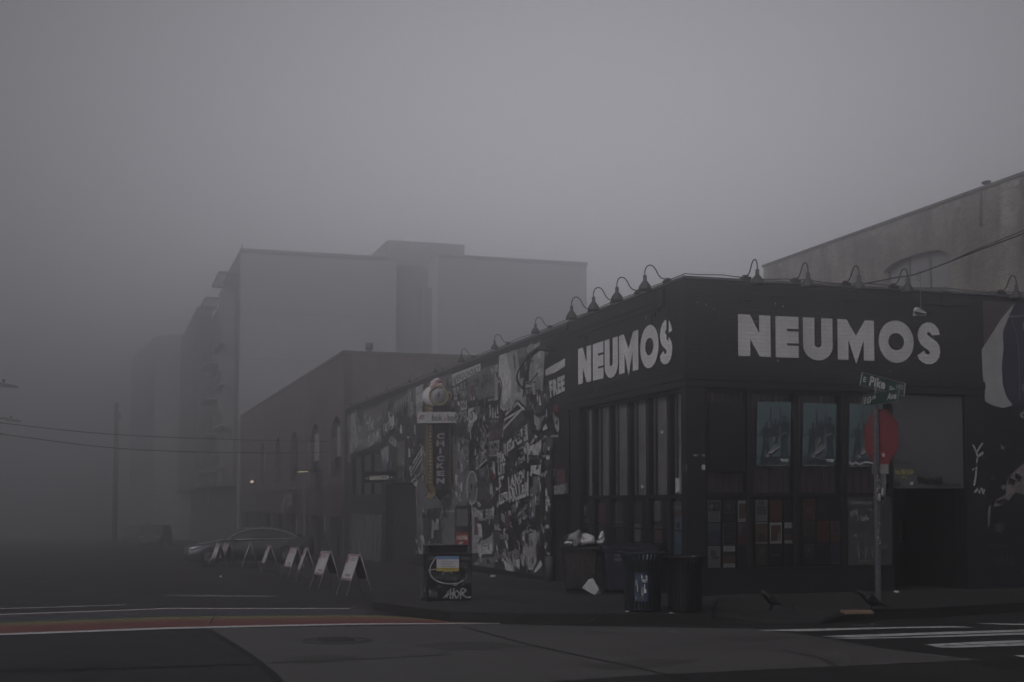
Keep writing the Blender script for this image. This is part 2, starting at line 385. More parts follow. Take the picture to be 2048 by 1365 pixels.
# raised sidewalk with kerb round the corner
SW = .15
kerb_px = [(700, 1168, 0), (737, 1212, .02), (748, 1219, .8), (800, 1231, 1), (850, 1239, 1), (900, 1245, 1), (1000, 1248, 1), (1150, 1249, 1), (1400, 1249, 1), (1440, 1249.5, .7),
           (1540, 1251, .08), (1640, 1250, .08), (1700, 1243, .75), (1730, 1240.5, 1), (1850, 1237, 1), (2048, 1224, 1), (2500, 1200, 1)]
bot = [gp(u, v, 0) for u, v, k in kerb_px]; hs_ = [.012+.14*k for u, v, k in kerb_px]
# far run of the kerb along the avenue
KX = 5.3
far = [Vector((KX, y, gz(0, y))) for y in (420, 120, 76, 70, 50, 34)]
bot = far+bot; hs_ = [.15, .15, .15, .012, .012, .012]+hs_
cen = Vector((30, 200, 0))
top = []; inn = []
for i, (p, h) in enumerate(zip(bot, hs_)):
    t = bot[min(i+1, len(bot)-1)]-bot[max(i-1, 0)]; nrm_ = Vector((-t.y, t.x, 0)).normalized()
    top.append(p+Vector((0, 0, h))+nrm_*.02); inn.append(p+Vector((0, 0, h+.0))+nrm_*.17)
n = len(bot)
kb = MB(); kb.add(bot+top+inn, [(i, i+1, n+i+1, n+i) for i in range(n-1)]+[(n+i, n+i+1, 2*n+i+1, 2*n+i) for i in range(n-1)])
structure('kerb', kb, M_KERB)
def swz(x, y): return gz(x, y)+SW
# sidewalk surface: strip from the kerb's inner edge to the building line (runs under the walls)
wk = MB(); inner = inn; back = []
for i, p in enumerate(inner):
    if i < len(far): q = Vector((XF+.6, p.y, swz(0, p.y)))
    else:
        f = (i-len(far))/(len(inner)-1-len(far))
        if p.x < XF-1.0 and i < len(far)+7:
            yy = 34+(YF+.6-34)*min(1, (i-len(far)+1)/7.0); q = Vector((XF+.6, yy, swz(0, yy)))
        else: q = Vector((max(p.x, XF+.6), YF+1.9, swz(0, YF+1.9)))
    back.append(q)
mids = [a*.55+b*.45 for a, b in zip(inner, back)]
for i, mpt in enumerate(mids): mpt.z = swz(0, mpt.y) if hs_[i] > .1 else (swz(0, mpt.y)*.75+inner[i].z*.25)
n = len(inner)
wk.add(inner+mids+back, [(i, i+1, n+i+1, n+i) for i in range(n-1)]+[(n+i, n+i+1, 2*n+i+1, 2*n+i) for i in range(n-1)])
structure('sidewalk', wk, M_WALK)
def sp(u, v): return ong(u, v, SW)

def wline(pts, w_=.03):
    mb = MB(); P = [ong(u, v, SW+.004) for u, v in pts]; stroke(mb, P, w_, nrm=Vector((0, 0, 1))); return structure('sidewalk_joint', mb, M_JOINT)
wline([(1010, 1241), (1120, 1200), (1180, 1172)]); wline([(1180, 1243), (1235, 1206), (1268, 1186)]); wline([(1420, 1242), (1432, 1206), (1440, 1190)]); wline([(1590, 1228), (1580, 1190)]); wline([(1880, 1228), (1850, 1186)])
wline([(900, 1221), (1150, 1217), (1500, 1213), (1900, 1203), (2048, 1196)]); wline([(960, 1200), (1100, 1206), (1250, 1213)], .03)
# ------------------------------------------------------------ corner club building
ROOF, CORN, SILL, LOW = 5.95, 4.16, 1.95, .61
YM = 28.02           # where the mural front begins
XR = 16.70           # right end of the club's street front
NX = Vector((-1, 0, 0)); NY = Vector((0, -1, 0))
M_BLK = brick_mat('black_painted_brick_side', (.018, .0175, .018), (.025, .024, .025), (.011, .011, .011), 'x', bump=.9)
M_BLKY = brick_mat('black_painted_brick_front', (.018, .0175, .018), (.025, .024, .025), (.011, .011, .011), 'y', bump=.9)
M_TRIM = mat('black_trim_paint', (.013, .013, .014), .5, noise=.3, nscale=5, bump=.15, bscale=40)
M_FLASH = mat('parapet_flashing', (.20, .20, .21), .35, .7, .3, 3)
M_ROOFM = mat('roof_membrane', (.06, .06, .06), .9)
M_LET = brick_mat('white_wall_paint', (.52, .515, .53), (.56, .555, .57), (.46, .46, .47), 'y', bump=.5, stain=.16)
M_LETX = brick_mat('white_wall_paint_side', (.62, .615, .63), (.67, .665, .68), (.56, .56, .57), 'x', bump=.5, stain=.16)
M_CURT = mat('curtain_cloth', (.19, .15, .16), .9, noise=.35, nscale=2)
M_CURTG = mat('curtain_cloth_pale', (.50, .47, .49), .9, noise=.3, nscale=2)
M_DARKIN = mat('dark_interior', (.006, .006, .006), .9)
def glass_mat(name, tint=(.9, .91, .91), fac=.10, rough=.05):
    m = bpy.data.materials.new(name); m.use_nodes = True; nt = m.node_tree; N = nt.nodes; L = nt.links; N.clear()
    o = N.new('ShaderNodeOutputMaterial'); t = N.new('ShaderNodeBsdfTransparent'); t.inputs[0].default_value = (*tint, 1)
    g = N.new('ShaderNodeBsdfGlossy'); g.inputs['Roughness'].default_value = rough; g.inputs[0].default_value = (.9, .9, .9, 1)
    f = N.new('ShaderNodeFresnel'); f.inputs['IOR'].default_value = 1.5
    n = N.new('ShaderNodeTexNoise'); n.inputs['Scale'].default_value = 1.3; n.inputs['Detail'].default_value = 6
    b = N.new('ShaderNodeBump'); b.inputs['Strength'].default_value = .05; L.new(n.outputs['Fac'], b.inputs['Height']); L.new(b.outputs[0], g.inputs['Normal'])
    x = N.new('ShaderNodeMixShader'); L.new(f.outputs[0], x.inputs[0]); L.new(t.outputs[0], x.inputs[1]); L.new(g.outputs[0], x.inputs[2]); L.new(x.outputs[0], o.inputs['Surface'])
    return m
M_GLASS = glass_mat('window_glass')

club = thing('corner_club', (XF, YF, SW), 'black painted corner club building with big white wall lettering and curtained windows', 'building')
# upper walls (parapet bands) as a hollow box with roof
u = MB().use(M_BLKY); u.box(XF, YF, CORN, XR, YF+.35, ROOF)
u.use(M_BLK).box(XF, YF+.352, CORN, XF+.35, YM, ROOF)
u.build('upper_wall', parent=club)
r = MB(); r.box(XF+.36, YF+.36, ROOF-.5, XR+1, YM+14, ROOF-.35); r.build('roof', M_ROOFM, club)
c = MB()
c.box(XF-.05, YF-.05, CORN-.09, XR+.0, YF+.1, CORN+.04); c.box(XF-.05, YF+.102, CORN-.09, XF+.1, YM, CORN+.04)
c.box(XF-.03, YF-.03, CORN-.22, XR, YF+.1, CORN-.094); c.box(XF-.03, YF+.102, CORN-.22, XF+.1, YM, CORN-.094)
build_split(c, 'cornice', M_TRIM, club, .008)
f = MB(); f.box(XF-.035, YF-.035, ROOF+.002, XR+1.3, YF+.38, ROOF+.045); f.box(XF-.035, YF+.382, ROOF+.002, XF+.38, YM, ROOF+.045)
f.build('parapet_flashing', M_FLASH, club)
# stepped brick relief near the top of each band (shallow corbels)
s = MB().use(M_BLK)
def relief_left(y0, y1):
    for k, (zz, a, b) in enumerate(((5.72, 0, 1), (5.60, .04, .96))):
        s.box(XF-.025, y0+(y1-y0)*a, zz-.035, XF-.001, y0+(y1-y0)*b, zz+.03)
relief_left(YF+.9, YM-.15)
for yy, d in ((22.75, 1), (27.3, -1)):
    for k in range(4):
        s.box(XF-.022, yy+d*k*.16, 5.50-k*.0-.1*k*0, XF-.001, yy+d*(k*.16+.07), 5.56-.12*k+.1)
s.box(XF-.022, YF+.72, 4.9, XF-.001, YF+.78, 5.6)
s.use(M_BLKY)
s.box(XF+.35, YF-.022, 5.69, XR-.3, YF-.001, 5.75)
for k in range(5): s.box(XF+1.1+k*1.15, YF-.018, 5.60, XF+1.35+k*1.15, YF-.001, 5.64)
s.build('wall_relief', parent=club)
# small junction boxes / vents on the band
j = MB(); p = ony(1476, 585, YF); j.box(p.x, YF-.05, p.z-.16, p.x+.24, YF-.001, p.z+.16)
p = ony(1890, 598, YF); j.box(p.x-.1, YF-.05, p.z-.16, p.x+.12, YF-.001, p.z+.14)
p = onx(1325, 595, XF); j.box(XF-.06, p.y-.12, p.z-.18, XF-.001, p.y+.12, p.z+.15)
build_split(j, 'junction_box', M_TRIM, club, .01)

# white lettering
def arc(cx, cy, rx, ry, a0, a1, n=18): return [(cx+rx*math.cos(R(a0+(a1-a0)*i/n)), cy+ry*math.sin(R(a0+(a1-a0)*i/n))) for i in range(n+1)]
GL = {
 'N': [(0, 0), (0, 1), (.37, 1), (.65, .56), (.65, 1), (1, 1), (1, 0), (.66, 0), (.37, .42), (.37, 0)],
 'E': [(0, 0), (0, 1), (1, 1), (1, .70), (.5, .70), (.5, .64), (1, .64), (1, .35), (.5, .35), (.5, .29), (1, .29), (1, 0)],
 'U': [(0, 1), (.385, 1), (.385, .36)]+arc(.5, .36, .115, .09, 180, 360, 10)+[(.615, .36), (.615, 1), (1, 1), (1, .32)]+arc(.5, .32, .5, .36, 0, -180, 22)+[(0, .32)],
 'M': [(0, 0), (0, 1), (.25, 1), (.5, .60), (.75, 1), (1, 1), (1, 0), (.71, 0), (.71, .50), (.5, -.10), (.29, .50), (.29, 0)],
 'S': [(.99, .72), (.93, .86), (.80, .96), (.62, 1.02), (.42, 1.02), (.22, .96), (.08, .84), (.02, .69), (.05, .57), (.14, .47), (.30, .39), (.44, .34), (.52, .29), (.54, .25), (.50, .215),
       (.42, .21), (.34, .24), (.30, .30), (.0, .185), (.07, .08), (.20, .01), (.38, -.03), (.60, -.03), (.80, .03), (.94, .14), (1.0, .29), (.97, .43), (.86, .53), (.68, .61), (.52, .67), (.45, .71), (.43, .745), (.46, .775),
       (.53, .78), (.60, .75), (.64, .69)],
}
def letter(mb, ch, x0, x1, z0, z1, put):
    if ch == 'O':
        n = 40; o_ = arc(.5, .5, .5, .53, 0, 360, n)[:-1]; i_ = arc(.5, .5, .225, .215, 0, 360, n)[:-1]
        vs = [put(x0+(x1-x0)*a, z0+(z1-z0)*b) for a, b in o_+i_]
        mb.add(vs, [(k, (k+1) % n, n+(k+1) % n, n+k) for k in range(n)])
    else: mb.poly([put(x0+(x1-x0)*a, z0+(z1-z0)*b) for a, b in GL[ch]])
edges = [('N', 1476, 1541), ('E', 1551, 1597), ('U', 1606, 1665), ('M', 1675, 1748), ('O', 1757, 1827), ('S', 1834, 1880)]
for ch, a, b in edges:
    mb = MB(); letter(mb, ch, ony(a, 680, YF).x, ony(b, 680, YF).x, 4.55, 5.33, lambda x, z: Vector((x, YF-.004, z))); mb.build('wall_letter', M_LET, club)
edges = [('N', 1156.5, 1182.5), ('E', 1186, 1207), ('U', 1209.5, 1236), ('M', 1238.5, 1277), ('O', 1281, 1317.5), ('S', 1320, 1345)]
for ch, a, b in edges:
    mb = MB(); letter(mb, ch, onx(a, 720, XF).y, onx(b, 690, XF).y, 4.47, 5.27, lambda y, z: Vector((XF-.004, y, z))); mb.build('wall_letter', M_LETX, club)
# chips and bird marks in the paint
ch_ = MB().use(mat('bare_chip', (.35, .34, .34), .9))
rnd = random.Random(3)
for u_, v_ in ((1395, 605), (1412, 610), (1428, 618), (1566, 613), (1551, 608), (1460, 692), (1447, 677), (1556, 722), (1780, 742)):
    p = ony(u_, v_, YF); k = .008+.014*rnd.random(); ch_.poly([Vector((p.x+math.cos(a)*k, YF-.003, p.z+math.sin(a)*k*1.7)) for a in (0, 1.2, 2.4, 3.6, 5)])
for u_, v_ in ((1226, 634), (1292, 636), (1267, 770), (1193, 780)):
    p = onx(u_, v_, XF); k = .012+.014*rnd.random(); ch_.poly([Vector((XF-.003, p.y+math.cos(a)*k, p.z+math.sin(a)*k*1.7)) for a in (0, 1.2, 2.4, 3.6, 5)])
build_split(ch_, 'paint_chip', None, club)

# columns, mullions, transoms, plinth
def Y(u, v=880): return onx(u, v, XF).y
def X(u, v=880): return ony(u, v, YF).x
col_ = MB()
col_.box(XF+.0, YF+.0, SW-.1, X(1412), Y(1362), CORN-.224)       # corner column
col_.box(XF+.02, Y(1157), -.3, XF+.4, YM-.0, CORN-.224)
build_split(col_, 'column', M_TRIM, club, .01)
XE0, XE1 = X(1789), X(1931)
c2 = MB(); c2.box(XE1, YF+.001, SW-.1, XR, YF+.4, CORN-.224); c2.build('column', M_TRIM, club, bevel=.01)
pl = MB(); pl.box(XF+.06, Y(1362)+.001, -.3, XF+.36, Y(1157)-.001, LOW-.05); pl.box(XF+.02, Y(1362)+.001, LOW-.048, XF+.36, Y(1157)-.001, LOW)
pl.box(X(1412)+.001, YF+.06, -.05, XE0, YF+.36, LOW-.05); pl.box(X(1412)+.001, YF+.02, LOW-.048, XE0, YF+.36, LOW)
build_split(pl, 'window_plinth', M_TRIM, club, .006)
fr = [1181.5, 1214.7, 1251.5, 1289, 1331]
ybays = [Y(1362)+.0]+[]
ms = sorted([Y(a) for a in fr]); lim = [Y(1362)]+ms+[Y(1157)]
TR = 1.93
def wavy(mb, p0, p1, z0, z1, amp=.03, pitch=.16, back=Vector((0, 0, 0)), nrm=Vector((0, 1, 0))):
    n = max(8, int((p1-p0).length/pitch*8)); a = []; b = []
    for i in range(n+1):
        t = i/n; p = p0.lerp(p1, t)+back+nrm*(amp*math.sin(2*math.pi*t*(p1-p0).length/pitch+.8*math.sin(t*7)))
        a.append((p.x, p.y, z0)); b.append((p.x, p.y, z1))
    mb.add(a+b, [(i, i+1, n+2+i, n+1+i) for i in range(n)], True)
mw = .055
for i in range(len(lim)-1):
    y0, y1 = lim[i], lim[i+1]
    y0i = y0+(mw if i else .0); y1i = y1-(mw if i < len(lim)-2 else .0)
    w_ = MB()
    if i: w_.box(XF+.05, y0-mw+.001, LOW+.001, XF+.17, y0+mw-.001, CORN-.225)
    w_.box(XF+.07, y0i, TR-.035, XF+.15, y1i, TR+.035); w_.box(XF+.07, y0i, CORN-.30, XF+.15, y1i, CORN-.226)
    w_.box(XF+.075, y0i, 1.28, XF+.14, y1i, 1.31)
    if not i: w_.box(XF+.06, y0i+.001, LOW+.001, XF+.16, y0i+.05, CORN-.3)
    wf = w_.build('window', M_TRIM, club, bevel=.006)
    g = MB(); g.quad((XF+.11, y1i, LOW), (XF+.11, y0i, LOW), (XF+.11, y0i, CORN-.3), (XF+.11, y1i, CORN-.3)); g.build('pane', M_GLASS, wf)
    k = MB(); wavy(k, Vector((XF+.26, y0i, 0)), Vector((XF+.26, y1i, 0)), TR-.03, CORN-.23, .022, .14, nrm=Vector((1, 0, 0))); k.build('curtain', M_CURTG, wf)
    k = MB(); k.box(XF+.22, y0i, LOW, XF+.235, y1i, TR-.032); k.build('backing_board', M_DARKIN, wf)
xm = [X(1412), X(1502.5), X(1595), X(1691), X(1786)]
for i in range(4):
    x0, x1 = xm[i], xm[i+1]; x0i = x0+(mw if i else 0); x1i = x1-(mw if i < 3 else .03)
    w_ = MB()
    if i: w_.box(x0-mw+.001, YF+.05, LOW+.001, x0+mw-.001, YF+.17, CORN-.225)
    w_.box(x0i, YF+.07, TR, x1i, YF+.15, TR+.07); w_.box(x0i, YF+.07, CORN-.30, x1i, YF+.15, CORN-.226)
    if i == 3: w_.box(x1-.03, YF+.04, LOW+.001, x1+.03, YF+.17, CORN-.225)
    if not i: w_.box(x0i+.001, YF+.06, LOW+.001, x0i+.05, YF+.16, CORN-.3)
    wf = w_.build('window', M_TRIM, club, bevel=.006)
    g = MB(); g.quad((x0i, YF+.11, LOW), (x1i, YF+.11, LOW), (x1i, YF+.11, CORN-.3), (x0i, YF+.11, CORN-.3)); g.build('pane', M_GLASS, wf)
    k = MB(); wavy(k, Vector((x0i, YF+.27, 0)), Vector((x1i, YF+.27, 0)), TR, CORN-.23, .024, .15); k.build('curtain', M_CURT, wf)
    if i < 3: k = MB(); k.box(x0i, YF+.16, LOW, x1i, YF+.175, TR-.002); k.build('backing_board', M_DARKIN, wf)
# black board over most of the first bay
b = MB(); q = [ony(1418, 806, YF+.045), ony(1490, 806, YF+.045), ony(1490, 946, YF+.045), ony(1418, 946, YF+.045)]
b.box(q[0].x, YF+.03, q[2].z, q[1].x, YF+.06, q[0].z); b.build('black_board', mat('black_board_paint', (.010, .010, .010), .6), club)
# scrawled panel low in the fourth bay
M_SCR = mat('scratched_panel', (.045, .046, .046), .7, noise=.55, nscale=5)
b = MB(); b.box(xm[3]+mw, YF+.035, LOW+.01, xm[4]-.04, YF+.068, TR-.005); sp_ = b.build('lower_panel', M_SCR, club)
M_TAGW = mat('tag_paint_grey', (.22, .22, .23), .7); M_TAGY = mat('tag_paint_yellow', (.26, .27, .07), .7); M_TAGK = mat('tag_paint_black', (.012, .012, .013), .6)
def scrawl(mb, u0, v0, u1, v1, n, w, plane, seed, off=0.0):
    rr = random.Random(seed); f_, val = plane; nrm = NX if f_ is onx else NY
    x = u0
    for k in range(n):
        cw = (u1-u0)/n; h = v1-v0; pts = [(x+rr.uniform(0, .3)*cw, v0+rr.uniform(0, .3)*h), (x+rr.uniform(.1, .6)*cw, v1-rr.uniform(0, .2)*h), (x+rr.uniform(.4, .9)*cw, v0+rr.uniform(.1, .6)*h), (x+rr.uniform(.6, 1.1)*cw, v1-rr.uniform(0, .5)*h)]
        P = smooth_path([f_(a, b_, val) for a, b_ in pts], 3); stroke(mb, P, w, nrm=nrm, off=nrm*off); x += cw
PY = (ony, YF+.035)
t = MB().use(M_TAGW); scrawl(t, 1702, 1000, 1745, 1010, 6, .010, PY, 1, .003); scrawl(t, 1700, 1016, 1716, 1036, 4, .012, PY, 2, .003); scrawl(t, 1714, 1030, 1738, 1044, 4, .016, PY, 3, .003)
scrawl(t, 1714, 1090, 1752, 1118, 3, .012, PY, 4, .003); scrawl(t, 1716, 1120, 1742, 1126, 6, .008, PY, 5, .003); scrawl(t, 1757, 1088, 1774, 1100, 2, .012, PY, 6, .003)
P = [ony(1708, 1070, YF+.035), ony(1714, 1073, YF+.035)]; stroke(t, P, .04, nrm=NY, off=NY*.003)
t.build('scrawl', parent=club)
# wide grey board above the entrance
M_PLY = mat('grey_board', (.075, .075, .082), .75, noise=.22, nscale=1.2)
z0 = ony(1850, 977, YF).z; z1 = CORN-.24
b = MB(); b.box(X(1788)+.002, YF+.05, z0, X(1929), YF+.12, z1); b.build('boarded_window', M_PLY, club)
t = MB().use(M_TAGY); PB = (ony, YF+.05); scrawl(t, 1789, 937, 1826, 950, 6, .022, PB, 11, .003); scrawl(t, 1803, 951, 1815, 958, 2, .02, PB, 12, .003)
t.use(M_TAGK); scrawl(t, 1788, 920, 1822, 930, 6, .02, PB, 13, .003); scrawl(t, 1835, 950, 1885, 973, 7, .035, PB, 14, .003); scrawl(t, 1888, 966, 1920, 974, 8, .022, PB, 15, .003); scrawl(t, 1790, 960, 1800, 975, 2, .03, PB, 16, .003)
t.build('scrawl', parent=club)
# entrance recess: side walls, back wall with door, ceiling
XA = XE0; e = MB()
e.box(XA-.1, YF+.364, SW-.1, XA-.002, YF+2.0, z0-.002)      # left reveal
e.box(XE1+.002, YF+.402, SW-.1, XE1+.1, YF+2.0, z0-.002)
e.box(XA-.1, YF+2.002, SW-.1, XE1+.1, YF+2.15, z0+.1)
e.box(XA-.1, YF+.124, z0+.001, XE1+.1, YF+2.0, z0+.1)
e.build('entrance_recess', M_DARKIN, club)
d = MB(); d.box(XA+.55, YF+1.95, SW, XA+1.5, YF+1.998, z0-.12); dd = d.build('door', mat('door_black', (.012, .012, .012), .4), club, bevel=.01)
h = MB(); h.tube([(XA+1.38, YF+1.93, 1.0), (XA+1.38, YF+1.88, 1.02), (XA+1.38, YF+1.88, 1.4), (XA+1.38, YF+1.93, 1.42)], .012); h.build('handle', M_FLASH, dd)
nb = MB(); p = ony(1847, 1032, YF+1.9); nb.box(p.x-.13, YF+1.925, p.z-.14, p.x+.13, YF+1.945, p.z+.14); nb.build('notice', mat('notice_grey', (.28, .28, .29), .6), club)
# inner shell so nothing shows through
sh = MB(); sh.box(XF+.55, YF+.55, -.2, XA-.12, YM+12, ROOF-.55); sh.build('inner_wall', M_DARKIN, club)
# stickers and scribbles on the corner column and panes
st = MB().use(mat('sticker_pale', (.42, .42, .43), .6))
for u_, v_, a, b_ in ((1392, 911, 5, 3), (1407, 911, 3, 3), (1407, 935, 3.5, 5)):
    p0 = ony(u_-a, v_-b_, YF); p1 = ony(u_+a, v_+b_, YF); st.box(p0.x, YF-.004, p1.z, p1.x, YF-.001, p0.z) if b_ > 3 else scrawl(st, u_-a, v_-b_, u_+a, v_+b_, 4, .008, (ony, YF), int(u_), .003)
scrawl(st, 1365.5, 925, 1375, 946, 2, .010, (onx, XF), 5, .003)
for u_, v_, a, b_ in ((1356, 971, 3.8, 14), (1325, 864, 2, 3), (1285.5, 974, 2, 3)):
    y0_ = onx(u_+a, v_, XF+.1).y; y1_ = onx(u_-a, v_, XF+.1).y; zt = onx(u_, v_-b_, XF+.1).z; zb = onx(u_, v_+b_, XF+.1).z; st.box(XF+.085, y0_, zb, XF+.105, y1_, zt)
for u_, v_, a, b_ in ((1823, 967.5, 3.3, 3),):
    p0 = ony(u_-a, v_-b_, YF+.05); p1 = ony(u_+a, v_+b_, YF+.05); st.box(p0.x, YF+.044, p1.z, p1.x, YF+.049, p0.z)
build_split(st, 'sticker', None, club)
# drips of old white paint on the right-hand column
t = MB().use(mat('tag_paint_white', (.35, .35, .36), .7)); PC = (ony, YF)
for pts, w in (([(1946, 890), (1953, 905), (1965, 886)], .045), ([(1953, 905), (1955, 914), (1966, 905)], .05), ([(1955, 914), (1953, 926)], .03), ([(1944, 941), (1953, 935), (1951, 955), (1948, 972)], .045), ([(1949, 986), (1955, 978), (1958, 986), (1963, 976), (1966, 988), (1969, 979)], .05)):
    stroke(t, [ony(a, b_, YF) for a, b_ in pts], w, nrm=NY, off=NY*.003)
t.build('drip_scrawl', parent=club)

sk_ = MB().use(mat('streak_paint_worn', (.035, .034, .035), .8)); rq = random.Random(8)
for i in range(26):
    x = rq.uniform(XF+.3, XR-.3); z1_ = rq.uniform(4.5, 5.85); L_ = rq.uniform(.15, .7); w_ = rq.uniform(.006, .022)
    P = [Vector((x+rq.uniform(-.01, .01), YF-.0025, z1_-L_*k/3)) for k in range(4)]; stroke(sk_, P, w_, nrm=NY)
for i in range(14):
    y = rq.uniform(YF+.3, YM-.2); z1_ = rq.uniform(4.5, 5.5); L_ = rq.uniform(.15, .6); w_ = rq.uniform(.008, .025)
    P = [Vector((XF-.0025, y+rq.uniform(-.01, .01), z1_-L_*k/3)) for k in range(4)]; stroke(sk_, P, w_, nrm=NX)
tag(sk_.build('rain_streak', parent=club), kind='stuff')
# ------------------------------------------------------------ neighbours and background buildings
# --- low front covered with pasted art, along the avenue
YE = 56.9
mural_b = thing('mural_building', (XF, YM, swz(0, YM)), 'low building front pasted all over with black and white street art', 'building')
M_WALLM = mat('mural_ground_dark', (.035, .035, .037), .85, noise=.5, nscale=2.5, bump=.3)
yD0, yD1 = onx(1138, 1060, XF).y, onx(1108, 1060, XF).y       # narrow doorway next to the club
zD = onx(1120, 990, XF).z
yB0, yB1 = onx(830, 1050, XF).y, onx(772, 1050, XF).y          # wide dark doorway under the small sign
zB = onx(800, 968, XF).z
yW0, yW1 = onx(763, 930, XF).y, onx(703, 930, XF).y            # windows left of it
zW1, zW0 = onx(735, 902, XF).z, onx(735, 995, XF).z
yO0, yO1 = onx(944, 1060, XF).y, onx(914, 1060, XF).y          # order window
m = MB()
m.box(XF, YM+.001, -.6, XF+.3, yD0, ROOF-.03); m.box(XF, yD0, zD, XF+.3, yD1, ROOF-.03)
m.box(XF, yD1, -.8, XF+.3, yB0, ROOF-.03); m.box(XF, yB0, zB, XF+.3, yB1, ROOF-.03)
m.box(XF, yB1, -1.2, XF+.3, yW0, ROOF-.03); m.box(XF, yW0, zW1, XF+.3, yW1, ROOF-.03); m.box(XF, yW0, -1.2, XF+.3, yW1, zW0)
m.box(XF, yW1, -1.2, XF+.3, YE, ROOF-.03)
m.box(XF+.3, YM+12.1, -1.2, XF+14, YE, ROOF-.4)
m.build('wall', M_WALLM, mural_b)
f = MB(); f.box(XF-.04, YM+.002, ROOF-.028, XF+.36, YE, ROOF+.03); f.build('parapet_flashing', M_FLASH, mural_b)
f = MB(); f.box(XF-.03, YM+.01, ROOF-.16, XF-.001, YE, ROOF-.03); f.build('parapet_trim', M_TRIM, mural_b)
for (a, b_, zt, nm) in ((yD0, yD1, zD, 0), (yB0, yB1, zB, 1)):
    d = MB(); d.box(XF+.62, a-.05, -.9, XF+.7, b_+.05, zt+.05); d.box(XF+.301, a-.06, -.9, XF+.62, a-.002, zt+.05); d.box(XF+.301, b_+.002, -.9, XF+.62, b_+.06, zt+.05)
    d.box(XF+.301, a-.05, zt+.002, XF+.62, b_+.05, zt+.06)
    d.build('doorway', M_DARKIN, mural_b)
    dd = MB(); n_ = 1 if not nm else 2
    for i in range(n_):
        y0_ = a+(b_-a)*i/n_; dd.box(XF+.56, y0_+.05, swz(0, a)-.12, XF+.61, a+(b_-a)*(i+1)/n_-.04, zt-.1)
    dd.build('door', mat('door_black', (.012, .012, .012), .4), mural_b, bevel=.01)
fr_ = MB(); fr_.box(XF-.04, yD1+.001, -.3, XF-.001, yD1+.07, zD+.05); fr_.build('door_frame', mat('worn_white_trim', (.25, .25, .25), .7, noise=.4, nscale=8), mural_b)
# window strip over the panelled base
w_ = MB(); n_ = 3
for i in range(n_+1): yy = yW0+(yW1-yW0)*i/n_; w_.box(XF+.04, yy-.12, zW0, XF+.14, yy+.12, zW1)
w_.box(XF+.05, yW0, zW0, XF+.13, yW1, zW0+.12); w_.box(XF+.05, yW0, zW1-.15, XF+.13, yW1, zW1)
wf = w_.build('window', M_TRIM, mural_b)
g = MB(); g.quad((XF+.09, yW1, zW0), (XF+.09, yW0, zW0), (XF+.09, yW0, zW1), (XF+.09, yW1, zW1)); g.build('pane', M_GLASS, wf)
g = MB(); g.box(XF+.28, yW0, zW0, XF+.3, yW1, zW1); g.build('backing_board', mat('window_backing', (.26, .28, .28), .8), wf)
pn = MB(); z1_, z0_ = onx(735, 1030, XF).z, onx(735, 1120, XF).z
for i in range(9):
    a = yW0-.2+(yW1-yW0+.2)*i/9; pn.box(XF-.05, a+.06, z0_, XF-.001, a+(yW1-yW0)/9-.06, z1_)
pn.build('panelled_base', mat('base_panel_paint', (.11, .11, .113), .7, noise=.4, nscale=3), mural_b)
ow = MB(); zO1, zO0 = onx(925, 1018, XF).z, onx(925, 1060, XF).z
ow.box(XF-.06, yO0, zO0-.9, XF-.002, yO1, zO1+.1); of = ow.build('order_window', M_TRIM, mural_b)
g = MB(); g.quad((XF-.065, yO0+.2, zO0+.1), (XF-.065, yO1-.2, zO0+.1), (XF-.065, yO1-.2, zO1), (XF-.065, yO0+.2, zO1)); g.build('pane', mat('dull_pane', (.10, .10, .105), .2, spec=.6), of)
rs = MB().use(mat('red_board', (.22, .035, .03), .6)); q = [onx(917, 1064, XF), onx(943, 1065, XF), onx(943, 1092, XF), onx(917, 1091, XF)]
rs.box(XF-.09, q[1].y, q[2].z, XF-.07, q[0].y, q[0].z); rs.build('order_board', parent=of)
tx = MB().use(mat('sign_white', (.6, .6, .6), .6)); O_ = Vector((-.092, 0, 0))
def onxq(a, b_, c_, d_, X_=XF): return [onx(*a, X_), onx(*b_, X_), onx(*c_, X_), onx(*d_, X_)]
text(tx, 'ORDER', onxq((919, 1072), (941, 1071), (941, 1080), (919, 1079.5)), O_, .03); text(tx, 'AT', onxq((924, 1084), (932, 1084), (932, 1091), (924, 1090.5)), O_, .03)
tx.build('order_lettering', parent=of)

# --- pasted and painted art, traced on the wall; pale to dark paper
SH = {0: (.013, .013, .014), 1: (.05, .05, .052), 2: (.14, .14, .145), 3: (.30, .30, .305), 4: (.48, .48, .485), 'r': (.16, .035, .03), 'b': (.12, .13, .2), 'p': (.10, .06, .065), 'y': (.3, .27, .12)}
MS = {k: mat('paste_%s' % {0: 'black', 1: 'charcoal', 2: 'grey', 3: 'pale', 4: 'white', 'r': 'red', 'b': 'lilac', 'p': 'plum', 'y': 'ochre'}[k], v, .85, noise=.28, nscale=4) for k, v in SH.items()}
art = MB(); _lay = [0]
def A(sh, *pts, lay=None, sm=False):
    _lay[0] += 1; off = -.003-.0009*(_lay[0] % 12) if lay is None else lay
    P = [onx(a, b_, XF) for a, b_ in pts]
    if sm: P = smooth_path(P+[P[0]], 3)[:-1]
    art.use(MS[sh]); art.poly([p+Vector((off, 0, 0)) for p in P])
def S(sh, w, *pts, sm=True, off=-.016):
    P = [onx(a, b_, XF) for a, b_ in pts]
    if sm and len(P) > 2: P = smooth_path(P, 4)
    art.use(MS[sh]); stroke(art, P, w, nrm=NX, off=Vector((off, 0, 0)))
def T(sh, s_, tl, tr, br, bl, bold=.03, off=-.018): art.use(MS[sh]); text(art, s_, onxq(tl, tr, br, bl), Vector((off, 0, 0)), bold)
